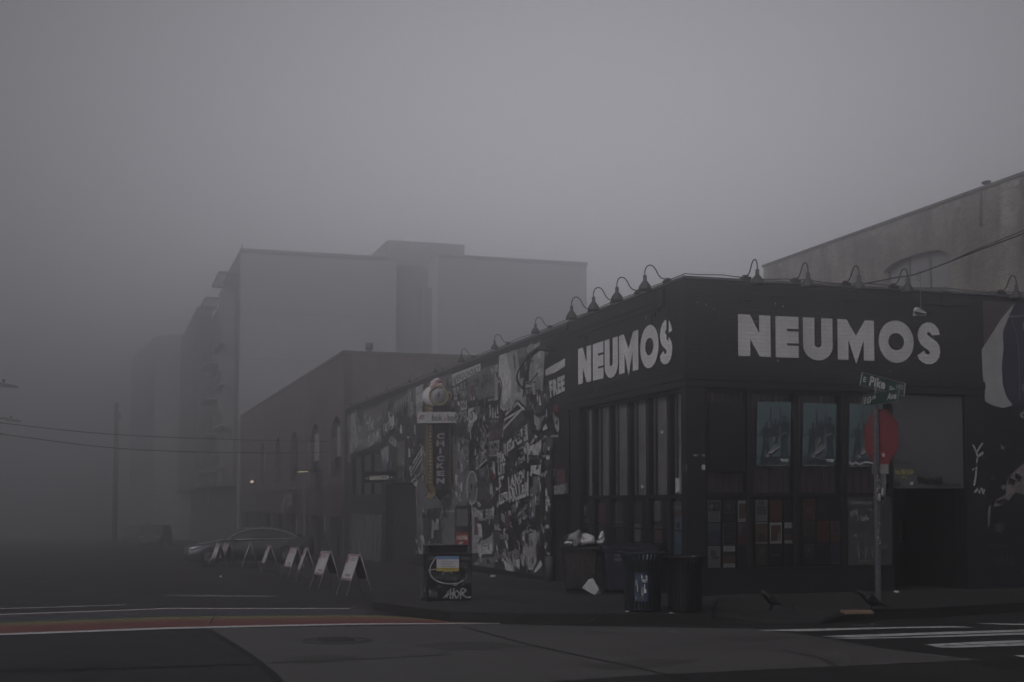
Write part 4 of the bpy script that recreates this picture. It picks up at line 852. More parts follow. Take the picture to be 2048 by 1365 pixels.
# --- two-storey brick building along the avenue
M_RB = brick_mat('dark_red_brick', (.10, .09, .088), (.14, .125, .122), (.14, .13, .128), 'x', bw=.24, bh=.09, stain=.4)
M_RBY = brick_mat('dark_grey_brick', (.13, .115, .11), (.18, .16, .15), (.17, .16, .15), 'y', bw=.24, bh=.09, stain=.4)
bb = thing('brick_block', (XF, 57, -.5), 'two-storey dark brick block with arched upper windows and red ground floor', 'building')
Y0, Y1, ZT = 57.1, 102.3, 8.43
rowz = onx(634, 905, XF).z
wins = []        # (px centre, half width px, top v, bottom v, kind)
for u_, vt, vb in ((672, 808, 905), (630, 822, 915), (588, 842, 930), (556, 856, 935), (526, 868, 945)):
    a = onx(u_, vb, XF); wins.append((a.y, a.z, onx(u_, vt, XF).z))
yc = [Yat(u_, 880) for u_ in (672, 630, 588, 556, 526)]; 
sp_step = 7.4; WZ0, WZ1 = 3.0, 5.75
b = MB().use(M_RB)
ycs = [yc[0]]+[yc[1]]+yc[2:]; hw2 = 1.35
prev = Y0; zs = 2.55
b.box(XF, Y0, zs, XF+.35, Y1, WZ0)
for y_ in ycs:
    b.box(XF, prev, WZ0, XF+.35, y_-hw2, ZT); prev = y_+hw2
    n_ = 8
    for i in range(n_):
        t0, t1 = -1+2*i/n_, -1+2*(i+1)/n_; z0_ = WZ1-.9+.9*max(0, 1-t0*t0)**.5; z1_ = WZ1-.9+.9*max(0, 1-t1*t1)**.5
        P = [(y_+t0*hw2, z0_), (y_+t1*hw2, z1_), (y_+t1*hw2, ZT), (y_+t0*hw2, ZT)]; b.prism([(XF, a, z_) for a, z_ in P], (.35, 0, 0))
b.box(XF, prev, WZ0, XF+.35, Y1, ZT)
b.use(M_RBY).box(XF+.352, Y0, -2, XF+26, Y0+.3, ZT); b.box(XF+.352, Y1-.3, -3, XF+26, Y1, ZT)
b.build('wall', parent=bb)
rf = MB(); rf.box(XF+.352, Y0+.302, ZT-.3, XF+26, Y1-.302, ZT-.2); rf.build('roof', M_ROOFM, bb)
cp = MB(); cp.box(XF-.06, Y0-.04, ZT+.002, XF+.4, Y1, ZT+.14); cp.box(XF+.402, Y0-.04, ZT+.002, XF+26, Y0+.34, ZT+.12); cp.build('coping', mat('coping_dark', (.12, .12, .12), .7), bb)
pi_ = MB(); 
for y_ in (Yat(612, 860), 102.0): pi_.box(XF-.08, y_-.25, -2.4, XF-.001, y_+.25, ZT-.3)
build_split(pi_, 'pilaster', mat('pilaster_grey', (.15, .14, .14), .8), bb)
M_WFR = mat('pale_frame', (.34, .34, .35), .6); M_DGL = mat('dark_glass', (.03, .03, .033), .15, spec=.7)
for i, y_ in enumerate(ycs):
    w_ = MB(); w_.use(M_TRIM).box(XF+.2, y_-hw2, WZ0, XF+.28, y_+hw2, WZ0+.9)
    nb_ = [2, 4, 1, 1, 2][i]; xs_ = {2: (-.35, .5), 4: (-1.1, -.45, .35, 1.05), 1: (-.3,)}[nb_]
    wf = w_.build('arched_window', M_TRIM, bb)
    g = MB(); g.box(XF+.285, y_-hw2, WZ0+.9, XF+.3, y_+hw2, WZ1); g.build('pane', M_DGL, wf)
    k_ = MB()
    for q_ in xs_: k_.box(XF+.16, y_+q_-(.16 if abs(q_) < .5 and nb_ == 4 else .06), WZ0+.95, XF+.26, y_+q_+(.16 if abs(q_) < .5 and nb_ == 4 else .06), WZ1-.45)
    k_.build('mullion', M_WFR, wf)
# ground floor: red-painted fascia, piers, dark shop openings
gf = MB().use(mat('red_fascia', (.075, .058, .056), .75, noise=.35, nscale=1.5)); gf.box(XF-.05, Y0, 1.15, XF+.3, Y1-12, 2.55); gf.build('fascia', parent=bb)
go = MB().use(mat('grey_fascia', (.07, .07, .07), .75)); go.box(XF-.05, Y1-11.998, 1.15, XF+.3, Y1, 2.55)
for i, (a, b_) in enumerate(((57.1, 57.9), (60.6, 62.0), (66.4, 67.2), (70.0, 71.5), (76, 77), (82, 83), (88, 89), (95, 96), (101, 102.3))): go.box(XF, a, -2.6, XF+.35, b_, 1.148)
build_split(go, 'pier', None, bb)
dk = MB(); dk.box(XF+.5, Y0, -2.8, XF+.6, Y1, 2.54); dk.build('shop_front', mat('shopfront_dark', (.02, .02, .022), .3), bb)
sl = MB().use(M_WFR)
for u_, v0_, v1_ in ((593, 1028, 1064), (608, 1030, 1064), (650, 1030, 1066), (657, 1000, 1010)):
    a = onx(u_, v0_, XF+.1); c_ = onx(u_, v1_, XF+.1); sl.box(XF+.06, a.y-.10, c_.z, XF+.12, a.y+.10, a.z)
build_split(sl, 'door_frame', None, bb)
for u_, v_, hh in ((732, 700, .55), (908, 714, .4)):
    p_ = onx(u_, v_, XF+2); 
for (x_, y_, w2, h2) in ((XF+1.5, Y0+2.0, .22, .75), (XF+7.6, Y0+3, .5, .30)):
    v_ = MB(); v_.tube([(x_, y_, ZT-.2), (x_, y_, ZT+h2*.6)], w2*.55, 10); v_.tube([(x_, y_, ZT+h2*.6), (x_, y_, ZT+h2)], w2*.8, 10); v_.build('roof_vent', mat('vent_metal', (.12, .12, .12), .6), bb)
# lit lamps over the shops
M_WARM = mat('warm_lamp', (1.0, .78, .52), .5, emit=1.0)
p_ = onx(601, 943, XF-1.0); lt = thing('awning_lamp', (p_.x, p_.y, p_.z), 'long narrow lit lamp under the red fascia of the brick block', 'lamp')
m_ = MB(); m_.box(p_.x-.06, p_.y-.9, p_.z, p_.x+.9, p_.y+.9, p_.z+.05); m_.build('lamp_housing', M_TRIM, lt)
m_ = MB(); m_.box(p_.x-.05, p_.y-.85, p_.z-.035, p_.x+.25, p_.y+.85, p_.z-.002); m_.build('lamp_tube', M_WARM, lt)
p_ = onx(504, 964, XF-.4); lt = thing('wall_lamp', (p_.x, p_.y, p_.z), 'small bright round lamp on the far end of the brick block', 'lamp')
m_ = MB(); m_.lathe([(.02, -.10), (.11, -.05), (.13, 0), (.11, .06), (.03, .10)], c=p_, n=16); m_.build('bulb', mat('warm_bulb', (1.0, .85, .6), .5, emit=2.5), lt)
m_ = MB(); m_.tube([p_+Vector((0, 0, .1)), p_+Vector((.1, 0, .16)), p_+Vector((.4, 0, .16))], .02, 6); m_.build('bracket', M_TRIM, lt)
# white sandwich sign fixed above a shop door
p_ = onx(577, 1010, XF-.5)
ws_ = thing('shop_sign', (p_.x, p_.y, p_.z), 'slanted pale hanging shop sign on the brick block beyond the car', 'sign')
m_ = MB().use(M_WFR); m_.prism([onx(568, 993, XF-.5), onx(571, 993, XF-.5), onx(564, 1028, XF-.5), onx(561, 1028, XF-.5)], (.06, .3, 0)); m_.build('slat', parent=ws_)
m_ = MB().use(mat('sign_blue_grey', (.22, .22, .26), .6)); 
for a, b_ in ((989, 996), (1003, 1012)): m_.prism([onx(573, a, XF-.5), onx(584, a, XF-.5), onx(584, b_, XF-.5), onx(573, b_, XF-.5)], (.06, .2, 0))
m_.build('panel', parent=ws_)
m_ = MB(); m_.box(p_.x, p_.y, p_.z+.75, XF, p_.y+.06, p_.z+.81); m_.build('bracket', M_TRIM, ws_)

# --- tall apartment building beyond
M_PAN = mat('pale_panel', (.40, .405, .42), .7, noise=.06, nscale=.5)
m2 = bpy.data.materials.new('ribbed_panel'); m2.use_nodes = True; MATS['ribbed_panel'] = m2
nt = m2.node_tree; b_ = nt.nodes['Principled BSDF']; b_.inputs['Roughness'].default_value = .6
g_ = nt.nodes.new('ShaderNodeNewGeometry'); wv = nt.nodes.new('ShaderNodeTexWave'); wv.inputs['Scale'].default_value = 1.6; wv.inputs['Distortion'].default_value = .0
rp = nt.nodes.new('ShaderNodeValToRGB'); rp.color_ramp.elements[0].color = (.40, .405, .43, 1); rp.color_ramp.elements[1].color = (.50, .505, .53, 1)
nt.links.new(g_.outputs['Position'], wv.inputs['Vector']); nt.links.new(wv.outputs['Fac'], rp.inputs['Fac']); nt.links.new(rp.outputs[0], b_.inputs['Base Color'])
M_DP = mat('dark_cladding', (.13, .13, .137), .6, noise=.2, nscale=.8); M_MP = mat('grey_cladding', (.26, .26, .27), .6, noise=.2, nscale=.8)
ap = thing('apartment_building', (XF, 105, -2), 'tall pale panelled apartment building fading into the fog with balconies', 'building')
YA, ZA = 105.0, 21.9
xr1 = ony(757, 520, YA).x; xr2 = ony(858, 600, YA).x; xr3 = ony(1173, 545, YA).x; xr0 = XF+.15
b = MB().use(m2); b.box(xr0, YA, -3, ony(793, 600, YA).x, YA+.4, ZA); b.box(xr2, YA-3.0, -3, ony(1173, 545, YA-3).x, YA+.4, ZA+.1*0-.05)
b.use(M_PAN).box(ony(793, 600, YA).x+.001, YA+1.5, -3, xr2-.001, YA+1.9, ZA)
b.use(M_MP).box(xr0, YA+.402, -3, ony(1173, 545, YA-3).x, YA+20, ZA-.3)
b.build('wall', parent=ap)
b = MB().use(M_PAN); b.box(ony(775, 500, YA+2).x, YA+2, ZA-.4, ony(929, 500, YA+2).x, YA+12, ony(850, 485, YA+2).z); b.build('roof_house', parent=ap)
b = MB(); b.box(xr0-.1, YA-.1, ZA+.002, ony(793, 600, YA).x, YA+.5, ZA+.25); b.box(xr2, YA-3.1, ZA-.048, ony(1173, 545, YA-3).x+.1, YA+.3, ZA+.15)
for z_ in (ony(600, 630, YA).z, ony(600, 722, YA).z, ony(600, 815, YA).z): b.box(xr0-.02, YA-.03, z_, ony(793, 600, YA).x, YA-.001, z_+.10)
build_split(b, 'wall_joint', mat('joint_grey', (.34, .34, .36), .7), ap)
for v0_, v1_ in ((578, 630), (662, 712)):
    a = ony(795, v0_, YA+1.5); c_ = ony(817, v1_, YA+1.5); w_ = MB(); w_.box(a.x, YA+1.45, c_.z, c_.x, YA+1.499, a.z); wf = w_.build('window', M_DP, ap)
    g = MB(); g.box(a.x+.15, YA+1.42, c_.z+.15, c_.x-.15, YA+1.448, a.z-.15); g.build('pane', M_DGL, wf)
b = MB(); a = ony(836, 570, YA-1); b.box(xr2-.9, YA-1, -3, xr2-.002, YA-.0, ony(840, 575, YA-1).z); b.build('corner_strip', M_MP, ap)
# avenue side with balconies and sun shades (faces -x)
sd_ = MB().use(M_DP)
sd_.box(XF, YA+.5, -3, XF+.14, YA+14.5, ZA-.01)
sd_.use(M_MP).box(XF+.14, YA+.5, -3, XF+9, YA+14.5, ZA-.02)
sd_.use(M_DP).box(XF+.0, YA+14.502, -3, XF+14, YA+56, 20.1)
sd_.use(M_DP).box(XF-1.45, YA+26.5, 3.2, XF-.001, YA+55, 21.2)
sd_.use(M_MP).box(XF-.9, YA+3, 3.2, XF-.001, YA+8, 19.6)
sd_.build('avenue_wall', parent=ap)
def pergola(y0, y1, z_, xo):
    m_ = MB(); m_.box(XF+xo, y0, z_, XF-.0, y0+.14, z_+.18); m_.box(XF+xo, y1-.14, z_, XF-.0, y1, z_+.18); m_.box(XF+xo-.12, y0, z_, XF+xo-.001, y1, z_+.2)
    for i in range(6):
        xx = XF+xo+.12+i*(-xo-.2)/6; m_.box(xx, y0+.15, z_+.04, xx+.09, y1-.15, z_+.14)
    m_.build('sun_shade', M_DP, ap)
pergola(YA-.2, YA+7.2, 20.0, -1.45); pergola(YA+14.6, YA+20.4, 20.2, -1.45); pergola(YA+20.9, YA+26.4, 20.2, -1.45)
rail = mat('balcony_rail', (.12, .12, .125), .5)
for (ya, yb) in ((YA+.6, YA+8.5), (YA+16, YA+24)):
    for z_ in (4.6, 7.9, 11.2, 14.5):
        m_ = MB().use(M_MP); m_.box(XF-1.3, ya, z_, XF-.902 if ya < YA+2 else XF-.002, yb, z_+.2); o_ = m_.build('balcony', parent=ap)
        m_ = MB().use(rail); m_.box(XF-1.32, ya, z_+1.15, XF-1.26, yb, z_+1.2); n_ = int((yb-ya)/.45)
        for i in range(n_+1): m_.box(XF-1.31, ya+i*(yb-ya)/n_-.02, z_+.2, XF-1.27, ya+i*(yb-ya)/n_+.02, z_+1.15)
        m_.build('railing', parent=o_)
# window columns on the side (dark glass with pale frames)
for yy in (YA+10.5, YA+13.2, YA+28, YA+44, YA+47):
    for z_ in (1.5, 4.9, 8.2, 11.5, 14.8, 17.3):
        m_ = MB().use(M_WFR); m_.box(XF-.05, yy, z_, XF-.002, yy+1.5, z_+1.7); o_ = m_.build('window', parent=ap); m_ = MB(); m_.box(XF-.07, yy+.1, z_+.1, XF-.052, yy+1.4, z_+1.6); m_.build('pane', M_DGL, o_)
b = MB(); b.box(XF-1.6, YA+.2, 3.1, XF-.002, YA+74, 3.4); b.build('canopy', M_DP, ap)
for i_, (v_, dz) in enumerate(((478.5, 0),)): 
    b = MB(); b.tube([(xr0+.1, YA+.3, ZA+.2), (xr0+.1, YA+.3, ZA+.7)], .05, 6); b.build('roof_post', M_DP, ap)

# --- last block before the fog swallows the street
fb = thing('far_block', (6, 165, -3), 'faint squared block at the far end of the avenue almost lost in fog', 'building')
b = MB(); b.use(M_MP).hexa([(13, 160, -6), (13, 200, -6), (3.7, 192, -6), (6.1, 165, -6)], [(13, 160, 22.3), (13, 200, 22.3), (3.7, 192, 22.3), (6.1, 165, 22.3)]); b.build('wall', parent=fb)
for k in range(5):
    for z_ in (5, 8.5, 12, 15.5):
        p0 = Vector((6.1-.05, 165, z_)).lerp(Vector((3.7-.05, 192, z_)), .06+k*.19); p1 = Vector((6.1-.05, 165, z_)).lerp(Vector((3.7-.05, 192, z_)), .06+k*.19+.1)
        m_ = MB(); m_.prism([p0, p1, p1+Vector((0, 0, 2)), p0+Vector((0, 0, 2))], (-.04, 0, 0)); m_.build('window', M_DGL, fb)
# ------------------------------------------------------------ gooseneck lamps along the parapet
M_LAMP = mat('lamp_enamel', (.05, .05, .052), .45, .2, .2, 8); M_ARM = mat('lamp_arm', (.03, .03, .032), .5, .3); M_ARMP = mat('lamp_enamel_worn', (.12, .12, .125), .5, .2, .4, 12)
def gooseneck(label):
    t = thing('wall_lamp', (0, 0, 0), label, 'lamp', 'gooseneck lamps along the parapet', local=True)
    m = MB(); m.box(-.02, -.09, -.02, .10, .09, .035); m.box(.0, -.05, .036, .07, .05, .07); m.build('mount', M_ARM, t, bevel=.008)
    m = MB(); m.tube(smooth_path([(.05, 0, .05), (.14, 0, .06), (.22, 0, .12), (.29, 0, .24), (.37, 0, .30), (.46, 0, .27), (.50, 0, .17), (.50, 0, .08)], 4), .012, 8); m.build('arm', M_ARM, t)
    m = MB(); m.lathe([(.030, .10), (.036, .09), (.036, .0), (.045, -.01)], c=(.50, 0, 0), n=20, cap=False); m.lathe([(.045, -.01), (.075, -.05), (.11, -.10), (.125, -.15), (.13, -.185), (.122, -.18), (.10, -.10), (.04, -.02)], c=(.50, 0, 0), n=24, cap=False); m.build('lamp_shade', M_LAMP, t)
    m = MB(); m.lathe([(.0, -.03), (.03, -.05), (.035, -.09), (.02, -.12), (.0, -.125)], c=(.50, 0, 0), n=12); m.build('bulb', mat('bulb_off', (.35, .35, .36), .3), t)
    return t
g0 = None
spots = []
for i, u_ in enumerate((1515, 1616, 1718, 1815)): p = ony(u_, 575, YF-.48); spots.append((p.x, YF+.02, -90, ['first', 'second', 'third', 'fourth'][i]+' gooseneck lamp from the corner above the white letters of the street front'))
p = ony(2033, 600, YF-.48); spots.append((p.x, YF+.02, -90, 'gooseneck lamp above the painted night sky at the right edge'))
for i, u_ in enumerate((1290, 1234, 1187, 1143)): p = onx(u_, 590, XF-.48); spots.append((XF+.02, p.y, 180, ['nearest to the corner', 'second from the corner', 'third from the corner', 'farthest from the corner'][i]+' of the four gooseneck lamps above the avenue-side lettering'))
nm = ['over the hanging cable bundle', 'over the large pale drips of the pasted art', 'over the pasted strip reading weirdo cult', 'right behind the vertical chicken sign', 'just left of the vertical chicken sign', 'above the small dark doorway sign', 'over the pasted word runaway', 'at the far end of the pasted wall']
for i, u_ in enumerate((1063, 982, 916, 857, 807, 763, 724, 693)): p = onx(u_, 700, XF-.48); spots.append((XF+.02, p.y, 180, 'gooseneck lamp on the parapet '+nm[i]))
for i, (x, y, a, lb) in enumerate(spots):
    if i == 0: o = g0 = gooseneck(lb)
    else: o = copy_tree(g0); o['label'] = lb
    o.location = (x, y, ROOF+.05); o.rotation_euler = (0, 0, R(a))
    if i >= 9: k_ = .8 if i < 12 else .55; o.scale = (k_, k_, k_)
# electric cable clipped along the parapet
m = MB(); pts = [Vector((XF-.0, 56, ROOF+.09))]+[Vector((XF+.02, y, ROOF+.085+.02*math.sin(y*3))) for y in [54-i*1.3 for i in range(24)]]+[Vector((XF+.02, YF+.02, ROOF+.09))]+[Vector((XF+.3+i*.45, YF+.02, ROOF+.085+.02*math.sin(i*1.7))) for i in range(20)]
m.tube(pts, .009, 6); tag(m.build('parapet_cable', M_ARM), 'thin dark cable running along the top of the parapet past the lamps', 'cable')

# ------------------------------------------------------------ vertical blade sign
YC = 38.3
def cz(u, v, dy=0): return ony(u, v, YC+dy)
pb = cz(880, 1000); cs = thing('chicken_sign', (pb.x, YC, pb.z), 'tall vertical sign spelling chicken with round white head and yellow edges', 'sign')
M_YEL = mat('sign_yellow', (.17, .13, .06), .6, noise=.35, nscale=9); M_SGD = mat('sign_panel_dark', (.018, .018, .02), .5); M_SGW = mat('sign_white', (.6, .6, .6), .6)
m = MB(); m.prism([cz(866, 812), cz(898, 812), cz(898, 985), cz(882, 1000), cz(870, 985)], (0, .22, 0)); m.build('panel', M_SGD, cs)
m = MB(); m.prism([cz(855, 812, -.03), cz(865.7, 812, -.03), cz(865.7, 968, -.03), cz(873, 983, -.03), cz(857, 996, -.03), cz(862, 985, -.03), cz(855, 970, -.03)], (0, .28, 0)); m.build('yellow_edge', M_YEL, cs)
m = MB(); m.prism([cz(898.3, 812, -.03), cz(903, 812, -.03), cz(903, 975, -.03), cz(898.3, 982, -.03)], (0, .28, 0)); m.build('yellow_edge', mat('sign_yellow_dull', (.09, .07, .045), .6), cs)
m = MB(); m.prism([cz(856, 995, -.04), cz(868, 984, -.04), cz(871, 989, -.04), cz(862, 999, -.04)], (0, .26, 0)); m.build('arrow_tip', mat('sign_yellow_bright', (.32, .26, .12), .6), cs)
m = MB()
for i in range(22):
    c = cz(860.5, 818+i*7.0, -.035); m.lathe([(.0, 0), (.028, .0), (.026, .02), (.0, .035)], c=c, n=8, M=Matrix.Rotation(R(90), 3, 'X'))
m.build('bulb_row', mat('bulb_off', (.35, .35, .36), .3), cs)
for i, ch in enumerate('CHICKEN'):
    v0 = 867+i*14.9 if True else 0; m = MB(); a, b = 873, 889
    if ch == 'I': a, b = 878.5, 882.5
    q = [cz(a, v0, -.012), cz(b, v0, -.012), cz(b, v0+11, -.012), cz(a, v0+11, -.012)]; text(m, ch, q, bold=.045); m.build('sign_letter', mat('sign_letter_pale', (.36, .36, .38), .6), cs)
m = MB(); m.prism([cz(839, 825, -.30), cz(919, 824, -.30), cz(919, 846, -.30), cz(838, 846.5, -.30)], (0, .25, 0)); wb = m.build('name_board', mat('sign_board_white', (.52, .52, .53), .6, noise=.08), cs)
def ct(s_, u0, v0, u1, v1, m_, b=.02): k = MB(); text(k, s_, [cz(u0, v0, -.303), cz(u1, v0, -.303), cz(u1, v1, -.303), cz(u0, v1, -.303)], bold=b); k.build('lettering', m_, wb)
MK = mat('sign_ink', (.02, .02, .022), .6); ct('AT', 838, 830.5, 849, 840.5, mat('sign_red', (.25, .03, .03), .6), .03); ct('bok', 864, 829.5, 885, 842, MK); ct('a', 888, 836, 892.5, 840.5, mat('sign_orange', (.4, .12, .05), .6)); ct('bok', 895, 829, 915, 842, MK)
hc = cz(876.5, 792, -.16); rr_ = (cz(896, 792).x-cz(857, 792).x)/2; MX = Matrix.Rotation(R(90), 3, 'X')
m = MB(); m.lathe([(rr_*.3, .20), (rr_*.8, .17), (rr_*1.0, .08), (rr_*1.0, .0)], c=hc+Vector((-.13, .26, 0)), n=28, M=MX); hb = m.build('round_head', M_SGW, cs)
m = MB(); m.lathe([(rr_*.86, .0), (rr_*1.0, .0), (rr_*1.03, .05), (rr_*.9, .09), (rr_*.84, .05)], c=hc, n=32, M=MX, cap=False); m.build('gold_rim', mat('sign_gold', (.32, .27, .15), .5), hb)
m = MB(); m.lathe([(.0, .04), (rr_*.84, .04), (rr_*.84, .0), (.0, .0)], c=hc, n=32, M=MX); m.build('round_face', mat('sign_face', (.42, .43, .43), .6, noise=.1), hb)
m = MB(); m.lathe([(.0, .06), (rr_*.12, .05), (rr_*.14, .0)], c=hc, n=10, M=MX); m.tube([hc+Vector((-.02, -.05, .02)), hc+Vector((.03, -.05, .10))], .015, 6); m.tube([hc+Vector((.0, -.05, -.02)), hc+Vector((-.02, -.05, -.10))], .015, 6); m.build('face_mark', MK, hb)
m = MB(); 
for a, b, c_, d in ((861, 776, 874, 768), (863, 769, 880, 761), (868, 778, 884, 772)): m.tube(smooth_path([cz(a, b, -.05), cz((a+c_)/2, (b+d)/2-3, -.07), cz(c_, d, -.05)], 4), [.05]+[.075]*7+[.06], 8)
m.build('comb', mat('sign_comb', (.55, .42, .42), .6), hb)
m = MB(); m.tube(smooth_path([cz(873, 766, -.02), cz(881, 763, -.02), cz(883, 774, -.02)], 4), .06, 8); m.build('comb', mat('sign_comb_red', (.30, .07, .07), .6), hb)
m = MB(); m.tube(smooth_path([cz(892, 788, .0), cz(899, 786, .0), cz(902, 793, .0), cz(897, 800, .0), cz(892, 797, .0)], 4), .045, 8); m.build('tail_curl', mat('sign_gold', (.32, .27, .15), .5), hb)
m = MB()
for v_ in (820, 950): p = cz(900, v_, .08); m.tube([p, Vector((XF+.01, p.y, p.z))], .03, 8)
m.build('bracket', M_ARM, cs)

# small sign over the dark doorway
YB_ = onx(792, 955, XF).y
def bz(u, v, dy=0): return ony(u, v, YB_+dy)
p = bz(760, 965); bs = thing('door_sign', (p.x, YB_, p.z), 'small black projecting sign reading barboza above the dark doorway', 'sign')
m = MB(); m.prism([bz(729, 945), bz(791, 944), bz(791, 964), bz(729, 965.5)], (0, .25, 0)); bp_ = m.build('panel', M_SGD, bs)
m = MB()
for a, b, c_, d in ((727.5, 943.5, 792, 945.5), (727.5, 964, 792, 966), (727.5, 943.5, 729.5, 966), (790.5, 943.5, 792, 966)): m.prism([bz(a, b, -.02), bz(c_, b, -.02), bz(c_, d, -.02), bz(a, d, -.02)], (0, .29, 0))
m.build('frame', M_ARM, bs)
m = MB().use(mat('sign_letter_cream', (.8, .78, .7), .5)); text(m, 'BARBOZA', [bz(739, 952.5, -.006), bz(778, 950.5, -.006), bz(778, 959, -.006), bz(739, 961, -.006)], bold=.035)
m.use(mat('sign_letter_grey', (.26, .26, .28), .6)); m.poly([bz(732, 954.5, -.006), bz(737, 954.3, -.006), bz(737, 958.8, -.006), bz(732, 959, -.006)]); m.poly([bz(780, 953.0, -.006), bz(785, 952.8, -.006), bz(785, 957.3, -.006), bz(780, 957.5, -.006)])
m.build('lettering', parent=bp_)

# ------------------------------------------------------------ street name and stop sign post
pp = sp(1757, 1209); ps = thing('street_sign_post', (pp.x, pp.y, SW), 'square metal post on the sidewalk carrying green street names and a red octagon', 'sign post')
M_POST = mat('galvanised_post', (.13, .135, .15), .5, .4, .3, 10); M_SGN = mat('sign_green', (.012, .045, .036), .45, noise=.15); M_REFL = mat('sign_letter_white', (.5, .5, .5), .45)
tp = ony(1757, 812, pp.y).z; m = MB(); m.box(pp.x-.035, pp.y-.035, SW-.1, pp.x+.035, pp.y+.035, tp); m.build('post', M_POST, ps, bevel=.006)
m = MB().use(mat('post_hole', (.02, .02, .02), .8))
z_ = SW+.3
while z_ < tp-.1: m.lathe([(.0, .0), (.012, .0), (.012, .001)], c=(pp.x, pp.y-.0365, z_), n=8, M=MX); z_ += .09
m.build('hole_row', parent=ps)
def onpl(u, v, P0, n): d = ray(u, v); return C0+d*((P0-C0).dot(n)/d.dot(n))
def plate(name, quad_, P0, az, th, m_, parent):
    """plate whose face lies in the vertical plane through P0 with heading az"""
    n = Vector((math.cos(az), -math.sin(az), 0)); n = n if n.dot(C0-P0) > 0 else -n
    P = [onpl(u, v, P0, n) for u, v in quad_]; b = MB(); b.prism(P, -n*th); return b.build(name, m_, parent), P, n
s1, P1, n1 = plate('street_name_plate', [(1723.6, 744.6), (1811, 767.2), (1808.7, 792.5), (1718.8, 771)], Vector((pp.x, pp.y+.02, 0)), R(82), .008, M_SGN, ps)
def lett(s_, P, n, a0, b0, a1, b1, par, m_, bold=.02, d=.003):
    q = [bil([P[0], P[1], P[2], P[3]], a, b) for a, b in ((a0, b1), (a1, b1), (a1, b0), (a0, b0))]; k = MB(); text(k, s_, q, n*d, bold); k.build('lettering', m_, par)
def border(P, n, par, m_, w=.012):
    k = MB()
    for i in range(4):
        a, b = P[i], P[(i+1) % 4]; c_ = sum(P, Vector((0, 0, 0)))/4; a2 = a+(c_-a).normalized()*w*1.5; b2 = b+(c_-b).normalized()*w*1.5; k.quad(a+n*.002, b+n*.002, b2+n*.002, a2+n*.002)
    k.build('border', m_, par)
border(P1, n1, s1, M_REFL); lett('E', P1, n1, .055, .32, .12, .70, s1, M_REFL); lett('Pike', P1, n1, .20, .12, .55, .88, s1, M_REFL, .035); lett('St', P1, n1, .65, .20, .76, .50, s1, M_REFL); lett('1400', P1, n1, .80, .42, .96, .80, s1, M_REFL, .0)
s2, P2, n2 = plate('street_name_plate', [(1727, 791), (1800, 777.6), (1795.2, 803.5), (1723, 813.4)], Vector((pp.x-.05, pp.y-.05, 0)), R(12), .008, M_SGN, ps)
border(P2, n2, s2, M_REFL); lett('10', P2, n2, .06, .15, .26, .82, s2, M_REFL, .035); lett('th', P2, n2, .28, .50, .38, .85, s2, M_REFL); lett('Ave', P2, n2, .70, .22, .95, .80, s2, M_REFL, .03)
m = MB(); m.box(pp.x-.03, pp.y-.03, tp+.001, pp.x+.03, pp.y+.03, tp+.1); m.tube([(pp.x, pp.y, tp+.1), (pp.x, pp.y, tp+.32)], .02, 8); m.build('bracket', M_POST, ps)
# red octagon fixed behind the post
azs = R(178); nS = Vector((math.cos(azs), -math.sin(azs), 0)); wS = Vector((math.sin(azs), math.cos(azs), 0))
if nS.dot(C0-pp) < 0: nS = -nS
cS = onpl(1762, 874, Vector((pp.x, pp.y, 0))-nS*.06, nS); Rr = .457/math.cos(math.pi/8)
def octo(r_, off, k, th): k.prism([cS+nS*off+wS*(r_*math.cos(R(22.5+45*i)))+Vector((0, 0, r_*math.sin(R(22.5+45*i)))) for i in range(8)], -nS*th)
m = MB(); octo(Rr, 0, m, .004); so = m.build('octagon_plate', mat('octagon_red', (.17, .035, .04), .5, noise=.08), ps)
m = MB(); octo(Rr-.004, .003, m, .002)
st2 = MB().use(mat('sticker_pale', (.42, .42, .43), .6))
for (u0, v0, du, dv) in ((1767, 911, 3, 4.5), (1748, 903, 2.2, 2.2)):
    st2.poly([onpl(u0+a*du, v0+b*dv, cS+nS*.004, nS) for a, b in ((-1, -.3), (.3, -1), (1, .4), (-.3, 1))])
st2.build('sticker', parent=so)
m = MB(); q = [onpl(u, v, cS+nS*.002, nS) for u, v in ((1744, 930), (1777, 928.5), (1777, 948), (1744, 947.5))]; m.prism(q, -nS*.004); ap_ = m.build('lower_plate', mat('plate_grey', (.20, .19, .19), .5, noise=.2, nscale=20), ps)
m = MB(); 
for i in range(3): q2 = [onpl(1746+i*3, 933, cS+nS*.004, nS), onpl(1747.5+i*3, 933, cS+nS*.004, nS), onpl(1747.5+i*3, 945, cS+nS*.004, nS), onpl(1746+i*3, 945, cS+nS*.004, nS)]; m.poly(q2)
m.build('mark', MK, ap_)
m = MB(); q = [onpl(u, v, cS+nS*.002, nS) for u, v in ((1761, 949), (1772, 948.5), (1771, 1003), (1760, 1003))]; m.prism(q, -nS*.004); hp = m.build('hanging_plate', mat('plate_dark', (.12, .12, .12), .5, noise=.3, nscale=15), ps)
m = MB().use(mat('sticker_pale', (.42, .42, .43), .6)); q = [onpl(u, v, cS+nS*.004, nS) for u, v in ((1763, 976), (1767, 977), (1766, 991), (1763, 991))]; m.poly(q); m.use(MK); m.poly([onpl(u, v, cS+nS*.004, nS) for u, v in ((1761, 994), (1770, 994), (1770, 1001), (1761, 1001))]); m.build('sticker', parent=hp)
m = MB(); r3 = random.Random(4)
